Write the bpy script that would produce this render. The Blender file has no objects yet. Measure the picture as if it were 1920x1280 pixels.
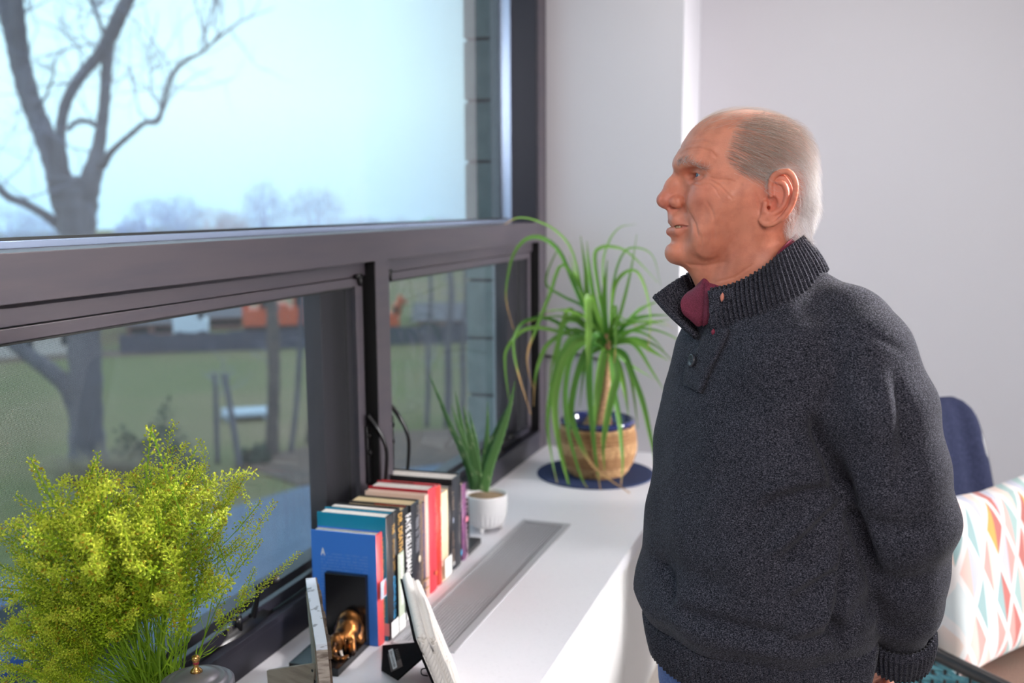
import bpy, bmesh, math, random
import numpy as np
from mathutils import Vector, Matrix
from mathutils.bvhtree import BVHTree

# ------------------------------------------------------------------ camera
scene = bpy.context.scene
col = scene.collection
FPX = 1867.0
PITCH, ROLL, YAW = math.radians(7.75), math.radians(0.35), math.radians(19.2)
CAM = np.array([0.0, 0.0, 1.58])
_f = np.array([-math.sin(YAW) * math.cos(PITCH), math.cos(YAW) * math.cos(PITCH), -math.sin(PITCH)])
_r = np.array([math.cos(YAW), math.sin(YAW), 0.0])
_u = np.cross(_r, _f)
_c, _s = math.cos(ROLL), math.sin(ROLL)
CR, CU, CF = _c * _r - _s * _u, _s * _r + _c * _u, _f
cam_data = bpy.data.cameras.new('camera')
cam = bpy.data.objects.new('camera', cam_data)
col.objects.link(cam)
scene.camera = cam
cam.matrix_world = Matrix(((CR[0], CU[0], -CF[0], CAM[0]), (CR[1], CU[1], -CF[1], CAM[1]),
                           (CR[2], CU[2], -CF[2], CAM[2]), (0, 0, 0, 1)))
cam_data.sensor_width = 36.0
cam_data.lens = 36.0 * FPX / 1920.0
cam_data.clip_start, cam_data.clip_end = 0.05, 2000
cam_data.dof.use_dof = True
cam_data.dof.focus_distance = 1.49
cam_data.dof.aperture_fstop = 3.2

# ------------------------------------------------------------------ view, world, lights
vs = scene.view_settings
vs.view_transform, vs.look, vs.gamma, vs.use_curve_mapping = 'Standard', 'None', 1.0, False
scene.display_settings.display_device = 'sRGB'
vs.exposure = 0.35
try:
    scene.cycles.use_denoising = True
    scene.cycles.denoiser = 'OPENIMAGEDENOISE'
    scene.cycles.max_bounces = 8
    scene.cycles.transparent_max_bounces = 24
    scene.cycles.sample_clamp_indirect = 6.0
except Exception:
    pass


def lin(c):
    return tuple((x / 255 / 12.92) if x / 255 <= 0.04045 else ((x / 255 + 0.055) / 1.055) ** 2.4 for x in c)


world = bpy.data.worlds.new('overcast_sky')
scene.world = world
world.use_nodes = True
wn, wl = world.node_tree.nodes, world.node_tree.links
wn.clear()
w_out = wn.new('ShaderNodeOutputWorld')
w_bg = wn.new('ShaderNodeBackground')
w_tc = wn.new('ShaderNodeTexCoord')
w_sep = wn.new('ShaderNodeSeparateXYZ')
w_ramp = wn.new('ShaderNodeValToRGB')
w_noise = wn.new('ShaderNodeTexNoise')
w_mix = wn.new('ShaderNodeMixRGB')
wl.new(w_tc.outputs['Generated'], w_sep.inputs[0])
wl.new(w_sep.outputs['Z'], w_ramp.inputs[0])
e = w_ramp.color_ramp.elements
e[0].position, e[0].color = 0.0, (*lin((180, 222, 246)), 1)
e[1].position, e[1].color = 1.0, (*lin((214, 240, 255)), 1)
q = e.new(0.10); q.color = (*lin((206, 244, 255)), 1)
q = e.new(0.35); q.color = (*lin((204, 242, 255)), 1)
w_noise.inputs['Scale'].default_value = 1.75
w_noise.inputs['Detail'].default_value = 3
wl.new(w_tc.outputs['Generated'], w_noise.inputs['Vector'])
w_mix.blend_type = 'MIX'
w_cr = wn.new('ShaderNodeValToRGB')
w_cr.color_ramp.elements[0].position, w_cr.color_ramp.elements[0].color = 0.42, (0, 0, 0, 1)
w_cr.color_ramp.elements[1].position, w_cr.color_ramp.elements[1].color = 0.72, (0.55, 0.55, 0.55, 1)
wl.new(w_noise.outputs['Fac'], w_cr.inputs[0])
wl.new(w_cr.outputs[0], w_mix.inputs['Fac'])
wl.new(w_ramp.outputs[0], w_mix.inputs[1])
w_mix.inputs[2].default_value = (*lin((188, 222, 252)), 1)
wl.new(w_mix.outputs[0], w_bg.inputs['Color'])
w_bg.inputs['Strength'].default_value = 1.75
wl.new(w_bg.outputs[0], w_out.inputs['Surface'])


def area(name, loc, target, sx, sy, power, color=(1, 1, 1), spread=180):
    L = bpy.data.lights.new(name, 'AREA')
    L.shape, L.size, L.size_y, L.energy, L.color = 'RECTANGLE', sx, sy, power, color
    L.spread = math.radians(spread)
    o = bpy.data.objects.new(name, L)
    col.objects.link(o)
    o.location = loc
    o.rotation_euler = (Vector(target) - Vector(loc)).to_track_quat('-Z', 'Y').to_euler()
    return o


area('side_window_light', (3.95, 3.72, 1.5), (-0.6, 3.35, 1.1), 0.45, 1.9, 17, (1.0, 0.98, 0.97), 36)
area('hair_rim_fill', (2.3, 2.75, 2.6), (-0.06, 1.56, 1.52), 0.25, 0.25, 7.5, (1.0, 0.97, 0.95), 32)  # added lamp, brightens the rim of the man's white hair
area('overhead_fill_light', (0.9, -0.6, 2.72), (0.2, 1.6, 0.9), 1.6, 1.6, 67, (1.0, 0.96, 0.93))  # added fill lamp for the man and the near side of the room
area('counter_front_fill', (3.95, 2.15, 1.35), (-0.56, 2.15, 0.30), 0.5, 0.9, 5.5, (1.0, 0.99, 0.98), 24)  # added lamp with no window behind it, whitens the cabinet front
area('overhead_fill_light', (0.0, 2.75, 2.74), (0.0, 2.9, 0.0), 1.0, 1.0, 14, (1.0, 0.95, 0.92))  # added fill lamp, lifts the back walls


# ------------------------------------------------------------------ pixel helpers: where a point seen at (px, py) lies
def ray(px, py):
    return CR * (px - 960) / FPX - CU * (py - 640) / FPX + CF


def at(px, py, axis, v):
    d = ray(px, py)
    return CAM + d * ((v - CAM[axis]) / d[axis])


# ------------------------------------------------------------------ object helpers
def tag(o, label=None, cat=None, group=None, kind=None):
    if label: o['label'] = label
    if cat: o['category'] = cat
    if group: o['group'] = group
    if kind: o['kind'] = kind
    return o


def empty(name, loc=(0, 0, 0), rz=0.0):
    o = bpy.data.objects.new(name, None)
    o.empty_display_size = 0.05
    col.objects.link(o)
    o.location = loc
    o.rotation_euler = (0, 0, rz)
    return o


def link(name, me, mat=None, parent=None, loc=None):
    o = bpy.data.objects.new(name, me)
    col.objects.link(o)
    if mat is not None and len(me.materials) == 0:
        for m in (mat if isinstance(mat, (list, tuple)) else [mat]):
            me.materials.append(m)
    if parent is not None:
        o.parent = parent
    if loc is not None:
        o.location = loc
    return o


def build(name, bm, mat=None, parent=None, smooth=False, loc=None):
    me = bpy.data.meshes.new(name)
    bm.normal_update()
    bm.to_mesh(me)
    bm.free()
    if smooth:
        me.polygons.foreach_set('use_smooth', [True] * len(me.polygons))
    return link(name, me, mat, parent, loc)


def pydata(name, verts, faces, mat=None, parent=None, smooth=True, loc=None):
    me = bpy.data.meshes.new(name)
    me.from_pydata([tuple(map(float, v)) for v in verts], [], [tuple(map(int, f)) for f in faces])
    if smooth:
        me.polygons.foreach_set('use_smooth', [True] * len(me.polygons))
    me.update()
    return link(name, me, mat, parent, loc)


def fastmesh(name, V, Q, smooth=True):
    """numpy verts (n,3), quads or tris (m,k) -> mesh"""
    me = bpy.data.meshes.new(name)
    V = np.asarray(V, np.float32)
    Q = np.asarray(Q, np.int32)
    k = Q.shape[1]
    me.vertices.add(len(V)); me.vertices.foreach_set('co', V.ravel())
    me.loops.add(Q.size); me.loops.foreach_set('vertex_index', Q.ravel())
    me.polygons.add(len(Q))
    me.polygons.foreach_set('loop_start', np.arange(0, Q.size, k, dtype=np.int32))
    me.polygons.foreach_set('loop_total', np.full(len(Q), k, np.int32))
    me.update(calc_edges=True)
    if smooth:
        me.polygons.foreach_set('use_smooth', np.ones(len(Q), bool))
    me.validate()
    return me


def box(bm, lo, hi, bevel=0.0, mi=0):
    lo, hi = np.array(lo, float), np.array(hi, float)
    g = bmesh.ops.create_cube(bm, size=1.0)
    vv = g['verts']
    for v in vv:
        v.co = Vector(((lo + hi) / 2 + np.array(v.co) * (hi - lo)).tolist())
    ff = list({f for v in vv for f in v.link_faces})
    for f in ff: f.material_index = mi
    if bevel > 0:
        ee = list({ed for v in vv for ed in v.link_edges})
        bmesh.ops.bevel(bm, geom=ee, offset=bevel, segments=2, affect='EDGES', profile=0.6)
    return vv


def boxed(name, lo, hi, mat, parent=None, bevel=0.0):
    bm = bmesh.new()
    box(bm, lo, hi, bevel)
    return build(name, bm, mat, parent)


def frames(P):
    """parallel-transport frames along a polyline"""
    P = np.asarray(P, float)
    T = np.gradient(P, axis=0)
    T /= np.maximum(np.linalg.norm(T, axis=1, keepdims=True), 1e-12)
    a = np.array([0, 0, 1.0]) if abs(T[0][2]) < 0.9 else np.array([1.0, 0, 0])
    n = np.cross(T[0], a); n /= np.linalg.norm(n)
    N = [n]
    for i in range(1, len(P)):
        n = n - T[i] * (n @ T[i]); n /= max(np.linalg.norm(n), 1e-9)
        N.append(n)
    N = np.array(N)
    return T, N, np.cross(T, N)


def tube(bm, P, R, seg=8, caps=True, mi=0, flat=1.0):
    P = np.asarray(P, float)
    R = np.broadcast_to(np.asarray(R, float), (len(P),))
    T, N, B = frames(P)
    rings = []
    for i in range(len(P)):
        ring = []
        for k in range(seg):
            a = 2 * math.pi * k / seg
            ring.append(bm.verts.new((P[i] + R[i] * (math.cos(a) * N[i] + flat * math.sin(a) * B[i])).tolist()))
        rings.append(ring)
    for i in range(len(P) - 1):
        for k in range(seg):
            f = bm.faces.new((rings[i][k], rings[i][(k + 1) % seg], rings[i + 1][(k + 1) % seg], rings[i + 1][k]))
            f.material_index = mi; f.smooth = True
    if caps:
        for rg in (rings[0][::-1], rings[-1]):
            f = bm.faces.new(rg); f.material_index = mi
    return rings


def lathe(bm, prof, seg=48, mi=0, mod=None):
    """prof: list of (r, z); r == 0 closes"""
    rings = []
    for r, z in prof:
        if r < 1e-6:
            rings.append([bm.verts.new((0, 0, z))])
        else:
            rings.append([bm.verts.new(((r * (mod(k / seg, z) if mod else 1)) * math.cos(2 * math.pi * k / seg),
                                        (r * (mod(k / seg, z) if mod else 1)) * math.sin(2 * math.pi * k / seg), z)) for k in range(seg)])
    for a, b in zip(rings[:-1], rings[1:]):
        for k in range(seg):
            k2 = (k + 1) % seg
            if len(a) == 1 and len(b) == 1: continue
            if len(a) == 1: f = bm.faces.new((a[0], b[k2], b[k]))
            elif len(b) == 1: f = bm.faces.new((a[k], a[k2], b[0]))
            else: f = bm.faces.new((a[k], a[k2], b[k2], b[k]))
            f.smooth = True; f.material_index = mi
    return rings


def grid_faces(nu, nv, wrap_u=False):
    q = []
    for i in range(nu if wrap_u else nu - 1):
        for j in range(nv - 1):
            i2 = (i + 1) % nu
            q.append((i * nv + j, i2 * nv + j, i2 * nv + j + 1, i * nv + j + 1))
    return np.array(q)


def spline(P, n):
    """Catmull-Rom resample of control points"""
    P = np.asarray(P, float)
    if len(P) == 2:
        t = np.linspace(0, 1, n)[:, None]
        return P[0] * (1 - t) + P[1] * t
    Q = np.vstack([2 * P[0] - P[1], P, 2 * P[-1] - P[-2]])
    out = []
    for s in np.linspace(0, len(P) - 1 - 1e-9, n):
        i = int(s); t = s - i
        p0, p1, p2, p3 = Q[i], Q[i + 1], Q[i + 2], Q[i + 3]
        out.append(0.5 * ((2 * p1) + (-p0 + p2) * t + (2 * p0 - 5 * p1 + 4 * p2 - p3) * t * t + (-p0 + 3 * p1 - 3 * p2 + p3) * t ** 3))
    return np.array(out)


# ------------------------------------------------------------------ materials
def mat(name, color=(200, 200, 200), rough=0.5, metal=0.0, spec=0.5, noise=None, bump=None, sheen=0.0, coat=0.0,
        sss=0.0, attr=None, trans=0.0, emis=None, wave=None):
    """noise=(scale, color2, lo, hi[, stretch])   bump=(scale, strength, distance[, stretch])"""
    m = bpy.data.materials.new(name)
    m.use_nodes = True
    nt = m.node_tree
    b = nt.nodes['Principled BSDF']
    c = (*lin(color), 1)
    b.inputs['Base Color'].default_value = c
    m.diffuse_color = c
    b.inputs['Roughness'].default_value = rough
    b.inputs['Metallic'].default_value = metal
    b.inputs['Specular IOR Level'].default_value = spec
    if sheen:
        b.inputs['Sheen Weight'].default_value = sheen
        b.inputs['Sheen Roughness'].default_value = 0.5
    if coat:
        b.inputs['Coat Weight'].default_value = coat
        b.inputs['Coat Roughness'].default_value = 0.08
    if sss:
        b.inputs['Subsurface Weight'].default_value = sss
        b.inputs['Subsurface Radius'].default_value = (0.008, 0.003, 0.0015)
        b.inputs['Subsurface Scale'].default_value = 1.0
    tc = nt.nodes.new('ShaderNodeTexCoord')

    def vec(stretch):
        mp = nt.nodes.new('ShaderNodeMapping')
        nt.links.new(tc.outputs['Object'], mp.inputs['Vector'])
        if stretch: mp.inputs['Scale'].default_value = stretch
        return mp.outputs[0]
    src = None
    if attr:
        a = nt.nodes.new('ShaderNodeAttribute'); a.attribute_name = attr
        src = a.outputs['Color']
    if noise:
        n = nt.nodes.new('ShaderNodeTexNoise')
        n.inputs['Scale'].default_value = noise[0]
        n.inputs['Detail'].default_value = 4
        nt.links.new(vec(noise[4] if len(noise) > 4 else None), n.inputs['Vector'])
        r = nt.nodes.new('ShaderNodeMapRange')
        r.inputs['From Min'].default_value, r.inputs['From Max'].default_value = noise[2], noise[3]
        nt.links.new(n.outputs['Fac'], r.inputs['Value'])
        mx = nt.nodes.new('ShaderNodeMixRGB')
        nt.links.new(r.outputs[0], mx.inputs['Fac'])
        if src is not None: nt.links.new(src, mx.inputs[1])
        else: mx.inputs[1].default_value = c
        mx.inputs[2].default_value = (*lin(noise[1]), 1)
        src = mx.outputs[0]
    if src is not None:
        nt.links.new(src, b.inputs['Base Color'])
    if bump:
        n = nt.nodes.new('ShaderNodeTexNoise')
        n.inputs['Scale'].default_value = bump[0]
        n.inputs['Detail'].default_value = 3
        nt.links.new(vec(bump[3] if len(bump) > 3 else None), n.inputs['Vector'])
        bp = nt.nodes.new('ShaderNodeBump')
        bp.inputs['Strength'].default_value = bump[1]
        bp.inputs['Distance'].default_value = bump[2]
        nt.links.new(n.outputs['Fac'], bp.inputs['Height'])
        nt.links.new(bp.outputs[0], b.inputs['Normal'])
    if emis:
        b.inputs['Emission Color'].default_value = (*lin(emis[0]), 1)
        b.inputs['Emission Strength'].default_value = emis[1]
    return m
# ------------------------------------------------------------------ solid modelling: smooth unions of simple bodies, meshed
class Field:
    def __init__(s, lo, hi, h):
        s.lo, s.h = np.array(lo, np.float64), h
        n = np.ceil((np.array(hi) - s.lo) / h).astype(int) + 1
        s.ax = [(s.lo[i] + h * np.arange(n[i])).astype(np.float32) for i in range(3)]
        s.F = np.full(n, 0.3, np.float32)

    def win(s, lo, hi):
        sl = []
        for i in range(3):
            a = int(np.clip(math.floor((lo[i] - s.lo[i]) / s.h), 0, len(s.ax[i])))
            b = int(np.clip(math.ceil((hi[i] - s.lo[i]) / s.h) + 1, 0, len(s.ax[i])))
            sl.append(slice(a, b))
        return tuple(sl), s.ax[0][sl[0]][:, None, None], s.ax[1][sl[1]][None, :, None], s.ax[2][sl[2]][None, None, :]

    def op(s, fn, lo, hi, k, cut=False):
        m = k + 0.012
        sl, x, y, z = s.win(np.array(lo) - m, np.array(hi) + m)
        A = s.F[sl]
        if A.size == 0: return
        d = fn(x, y, z)
        if cut: A, d = -A, d
        hh = np.clip(0.5 + 0.5 * (A - d) / max(k, 1e-5), 0, 1)
        r = A * (1 - hh) + d * hh - k * hh * (1 - hh)
        s.F[sl] = -r if cut else r

    def cone(s, a, b, ra, rb, k=0.01, cut=False, mirror=False):
        a, b = np.array(a, np.float32), np.array(b, np.float32)
        ab = b - a; L2 = float(ab @ ab) + 1e-12

        def fn(x, y, z):
            yy = np.abs(y) if mirror else y
            t = np.clip(((x - a[0]) * ab[0] + (yy - a[1]) * ab[1] + (z - a[2]) * ab[2]) / L2, 0, 1)
            d = np.sqrt((x - a[0] - t * ab[0]) ** 2 + (yy - a[1] - t * ab[1]) ** 2 + (z - a[2] - t * ab[2]) ** 2)
            return d - (ra + (rb - ra) * t)
        R = max(ra, rb)
        lo, hi = np.minimum(a, b) - R, np.maximum(a, b) + R
        s._m(fn, lo, hi, k, cut, mirror)

    def _m(s, fn, lo, hi, k, cut, mirror):
        if mirror:
            if lo[1] < 0.02:
                lo = lo.copy(); lo[1] = -hi[1]; s.op(fn, lo, hi, k, cut)
            else:
                s.op(fn, lo, hi, k, cut)
                l2, h2 = lo.copy(), hi.copy(); l2[1], h2[1] = -hi[1], -lo[1]
                s.op(fn, l2, h2, k, cut)
        else:
            s.op(fn, lo, hi, k, cut)

    def chain(s, pts, k=0.01, cut=False, mirror=False):
        for p, q in zip(pts[:-1], pts[1:]):
            s.cone(p[:3], q[:3], p[3], q[3], k, cut, mirror)

    def ell(s, c, r, k=0.01, cut=False, mirror=False, rot=None):
        c, r = np.array(c, np.float32), np.array(r, np.float32)
        M = None if rot is None else np.array(rot, np.float32)      # rows: local axes

        def fn(x, y, z):
            yy = np.abs(y) if mirror else y
            X, Y, Z = x - c[0], yy - c[1], z - c[2]
            if M is not None:
                X, Y, Z = (M[i][0] * X + M[i][1] * Y + M[i][2] * Z for i in range(3))
            k0 = np.sqrt((X / r[0]) ** 2 + (Y / r[1]) ** 2 + (Z / r[2]) ** 2)
            k1 = np.sqrt((X / r[0] ** 2) ** 2 + (Y / r[1] ** 2) ** 2 + (Z / r[2] ** 2) ** 2) + 1e-6
            return k0 * (k0 - 1) / k1
        R = r.max() if M is not None else r
        s._m(fn, c - R, c + R, k, cut, mirror)

    def mesh(s):
        F = s.F
        ins = F < 0
        nx, ny, nz = F.shape
        cnt = np.zeros((nx - 1, ny - 1, nz - 1), np.uint8)
        cor = [(i, j, k) for i in (0, 1) for j in (0, 1) for k in (0, 1)]
        for i, j, k in cor:
            cnt += ins[i:nx - 1 + i, j:ny - 1 + j, k:nz - 1 + k]
        act = (cnt > 0) & (cnt < 8)
        I = np.argwhere(act)
        vid = np.full(act.shape, -1, np.int32)
        vid[act] = np.arange(len(I))
        acc = np.zeros((len(I), 3)); num = np.zeros(len(I))
        vals = {c: F[I[:, 0] + c[0], I[:, 1] + c[1], I[:, 2] + c[2]] for c in cor}
        for c in cor:
            for ax in range(3):
                if c[ax] == 0:
                    d = list(c); d[ax] = 1; d = tuple(d)
                    fa, fb = vals[c], vals[d]
                    m = (fa < 0) != (fb < 0)
                    t = fa[m] / (fa[m] - fb[m])
                    p = np.tile(np.array(c, float), (m.sum(), 1)); p[:, ax] += t
                    acc[m] += p; num[m] += 1
        V = s.lo + s.h * (I + acc / num[:, None])
        faces = []
        for ax in range(3):
            b, c = [(1, 2), (2, 0), (0, 1)][ax]
            sl0 = [slice(None)] * 3; sl1 = [slice(None)] * 3
            sl0[ax] = slice(0, F.shape[ax] - 1); sl1[ax] = slice(1, F.shape[ax])
            s0, s1 = ins[tuple(sl0)], ins[tuple(sl1)]
            E = np.argwhere(s0 != s1)
            E = E[(E[:, b] > 0) & (E[:, b] < F.shape[b] - 1) & (E[:, c] > 0) & (E[:, c] < F.shape[c] - 1)]
            flip = s0[E[:, 0], E[:, 1], E[:, 2]]
            ids = []
            for db, dc in ((-1, -1), (0, -1), (0, 0), (-1, 0)):
                G = E.copy(); G[:, b] += db; G[:, c] += dc
                ids.append(vid[G[:, 0], G[:, 1], G[:, 2]])
            Q = np.stack(ids, 1)
            Q[~flip] = Q[~flip][:, ::-1]
            faces.append(Q)
        Q = np.vstack(faces)
        return V, Q[(Q >= 0).all(1)]


def vnormals(V, Q):
    n = np.cross(V[Q[:, 2]] - V[Q[:, 0]], V[Q[:, 3]] - V[Q[:, 1]])
    N = np.zeros_like(V)
    for i in range(4): np.add.at(N, Q[:, i], n)
    return N / np.maximum(np.linalg.norm(N, axis=1, keepdims=True), 1e-12)


def poly_dist(P2, line):
    """distance of 2-D points to a polyline, and the parameter 0..1 along it"""
    line = np.asarray(line, float)
    best = np.full(len(P2), 9.0); par = np.zeros(len(P2))
    for i in range(len(line) - 1):
        a, b = line[i], line[i + 1]; ab = b - a
        t = np.clip(((P2 - a) @ ab) / (ab @ ab), 0, 1)
        d = np.linalg.norm(P2 - a - t[:, None] * ab, axis=1)
        m = d < best
        best[m] = d[m]; par[m] = (i + t[m]) / (len(line) - 1)
    return best, par


# ================================================================== THE SETTING
wall_m = mat('painted_wall', (208, 206, 213), rough=0.85, spec=0.2, bump=(240, 0.05, 0.002))
ceil_m = mat('ceiling_paint', (232, 230, 228), rough=0.9)
floor_m = mat('pale_floor', (196, 188, 180), rough=0.55, noise=(3, (182, 174, 168), 0.4, 0.7))
white_m = mat('white_lacquer', (238, 236, 236), rough=0.45, spec=0.4)
quartz_m = mat('white_quartz', (232, 230, 236), rough=0.32, spec=0.45, noise=(150, (226, 224, 230), 0.55, 0.75))
frame_m = mat('bronze_aluminium', (76, 69, 76), rough=0.42, metal=0.25, spec=0.5, noise=(40, (69, 64, 73), 0.4, 0.7, (1, 0.1, 1)))
frame2_m = mat('dark_bronze_aluminium', (46, 44, 54), rough=0.38, metal=0.3, spec=0.5)
black_m = mat('black_gasket_and_shade', (12, 12, 14), rough=0.55)
bead_m = mat('satin_glazing_bead', (176, 192, 222), rough=0.25, metal=0.7)
hard_m = mat('black_hardware', (22, 21, 24), rough=0.28, metal=0.4, spec=0.6)
chrome_m = mat('worn_steel', (190, 185, 180), rough=0.25, metal=0.9)


def structure(o, kind='structure'):
    o['kind'] = kind
    return o


YP, YR = 3.65, 4.03                     # the pier beside the window, the recessed wall behind the man
XW, XL = -1.13, -0.618
structure(boxed('floor', (-1.35, -3.2, -0.12), (4.3, 4.25, 0.0), floor_m))
structure(boxed('ceiling', (-1.35, -3.2, 2.80), (4.3, 4.25, 2.92), ceil_m))
bm = bmesh.new()
box(bm, (-1.35, YP, 0), (XL, 4.25, 2.80))
structure(build('wall_window_pier', bm, wall_m))
structure(boxed('wall_back', (XL, YR, 0), (4.3, 4.25, 2.80), wall_m))
bm = bmesh.new()                        # right-hand wall with its own window opening
box(bm, (4.15, -3.2, 0), (4.3, 3.3, 2.8)); box(bm, (4.15, 3.95, 0), (4.3, 4.03, 2.8))
box(bm, (4.15, 3.3, 0), (4.3, 3.95, 0.4)); box(bm, (4.15, 3.3, 2.6), (4.3, 3.95, 2.8))
structure(build('wall_right', bm, wall_m))
structure(boxed('wall_front', (-1.35, -3.3, 0), (4.3, -3.2, 2.8), wall_m))
structure(boxed('wall_left', (-1.35, -3.2, 0), (-1.13, 0.28, 2.80), wall_m))
structure(boxed('wall_window_lower', (-1.35, 0.28, 0), (-1.14, YP, 0.65), wall_m))
structure(boxed('wall_window_upper', (-1.35, 0.28, 2.62), (-1.13, YP, 2.80), wall_m))

# ---- window glass: clear, reflecting by angle
def glass_mat(name, tint, refl=1.0):
    m = bpy.data.materials.new(name); m.use_nodes = True
    nt = m.node_tree; nt.nodes.clear()
    out = nt.nodes.new('ShaderNodeOutputMaterial')
    tr = nt.nodes.new('ShaderNodeBsdfTransparent'); tr.inputs[0].default_value = (*tint, 1)
    gl = nt.nodes.new('ShaderNodeBsdfGlossy'); gl.inputs['Roughness'].default_value = 0.0
    lw = nt.nodes.new('ShaderNodeLayerWeight'); lw.inputs['Blend'].default_value = 0.5
    pw = nt.nodes.new('ShaderNodeMath'); pw.operation = 'POWER'; pw.inputs[1].default_value = 5.0
    mu = nt.nodes.new('ShaderNodeMath'); mu.operation = 'MULTIPLY_ADD'; mu.inputs[1].default_value = 0.92 * refl; mu.inputs[2].default_value = 0.05 * refl
    nt.links.new(lw.outputs['Facing'], pw.inputs[0]); nt.links.new(pw.outputs[0], mu.inputs[0])
    mx = nt.nodes.new('ShaderNodeMixShader')
    nt.links.new(mu.outputs[0], mx.inputs[0])
    nt.links.new(tr.outputs[0], mx.inputs[1]); nt.links.new(gl.outputs[0], mx.inputs[2])
    nt.links.new(mx.outputs[0], out.inputs['Surface'])
    return m


glass_m = glass_mat('window_glass', (0.93, 0.96, 0.97), 1.2)
coat_m = glass_mat('coated_glass', (0.90, 0.94, 0.96), 3.4)


def screen_mat():
    """fine dark insect mesh: wires about 1.5 mm apart"""
    m = bpy.data.materials.new('insect_mesh'); m.use_nodes = True
    nt = m.node_tree; nt.nodes.clear()
    out = nt.nodes.new('ShaderNodeOutputMaterial')
    tr = nt.nodes.new('ShaderNodeBsdfTransparent')
    df = nt.nodes.new('ShaderNodeBsdfPrincipled')
    df.inputs['Base Color'].default_value = (*lin((48, 48, 54)), 1); df.inputs['Roughness'].default_value = 0.5
    tc = nt.nodes.new('ShaderNodeTexCoord'); sp = nt.nodes.new('ShaderNodeSeparateXYZ')
    nt.links.new(tc.outputs['Object'], sp.inputs[0])
    vals = []
    for ax in ('Y', 'Z'):
        a = nt.nodes.new('ShaderNodeMath'); a.operation = 'MULTIPLY'; a.inputs[1].default_value = 1 / 0.0017
        b = nt.nodes.new('ShaderNodeMath'); b.operation = 'FRACT'
        c = nt.nodes.new('ShaderNodeMath'); c.operation = 'LESS_THAN'; c.inputs[1].default_value = 0.22
        nt.links.new(sp.outputs[ax], a.inputs[0]); nt.links.new(a.outputs[0], b.inputs[0]); nt.links.new(b.outputs[0], c.inputs[0])
        vals.append(c)
    mxm = nt.nodes.new('ShaderNodeMath'); mxm.operation = 'MAXIMUM'
    nt.links.new(vals[0].outputs[0], mxm.inputs[0]); nt.links.new(vals[1].outputs[0], mxm.inputs[1])
    mx = nt.nodes.new('ShaderNodeMixShader')
    nt.links.new(mxm.outputs[0], mx.inputs[0]); nt.links.new(tr.outputs[0], mx.inputs[1]); nt.links.new(df.outputs[0], mx.inputs[2])
    nt.links.new(mx.outputs[0], out.inputs['Surface'])
    return m


mesh_m = screen_mat()
Y0 = 0.30
MY0, MY1 = 2.22, 2.295                  # mullion
JY0, JY1 = 3.562, 3.632                 # right jamb
ZT0, ZT1 = 1.446, 1.519                 # transom

w1 = structure(empty('window_1', (-1.2, 1.9, 1.5)))
def wpart(name, lo, hi, m, root, bevel=0.0015):
    o = boxed(name, lo, hi, m, None, bevel)
    o.parent = root
    o.matrix_parent_inverse = Matrix.Translation(-Vector(root.location))
    return o


wpart('transom', (-1.285, Y0, ZT0), (XW, JY0, ZT1), frame_m, w1)
wpart('jamb', (-1.285, JY0, 0.65), (XW, YP, 2.62), frame_m, w1)
wpart('jamb', (-1.285, Y0 - 0.07, 0.65), (XW, Y0, 2.62), frame_m, w1)
wpart('head_rail', (-1.285, Y0, 2.55), (XW, JY0, 2.62), frame_m, w1)
wpart('jamb_reveal', (-1.262, JY0 - 0.003, ZT1), (-1.14, JY0 + 0.002, 2.55), frame2_m, w1, 0)
wpart('mullion', (-1.285, MY0, 0.65), (XW, MY1, ZT0 + 0.002), frame_m, w1)
wpart('mullion_shade_strip', (-1.165, MY0 - 0.0015, 0.726), (-1.132, MY0, ZT0 - 0.001), black_m, w1, 0)  # black plate standing in for shade on the mullion's side face
wpart('jamb_shade_strip', (-1.165, JY0 - 0.0015, 0.726), (-1.132, JY0, ZT0 - 0.001), black_m, w1, 0)  # black strip standing in for shade on the jamb's side face
wpart('bottom_rail', (-1.285, Y0, 0.65), (XW, JY0, 0.712), frame2_m, w1)
wpart('rail_nosing', (-1.15, Y0, 0.712), (XW + 0.001, JY0, 0.726), frame2_m, w1)
wpart('glazing_bead', (-1.262, Y0, ZT1), (-1.238, JY0, ZT1 + 0.012), bead_m, w1)
wpart('glazing_bead', (-1.262, JY0 - 0.014, ZT1 + 0.012), (-1.236, JY0 - 0.003, 2.55), bead_m, w1)
wpart('gasket', (-1.262, Y0, ZT1 + 0.012), (-1.248, JY0, ZT1 + 0.017), black_m, w1, 0)
wpart('glass_pane', (-1.258, Y0, ZT1 + 0.004), (-1.254, JY0 - 0.004, 2.56), coat_m, w1, 0)


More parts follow.
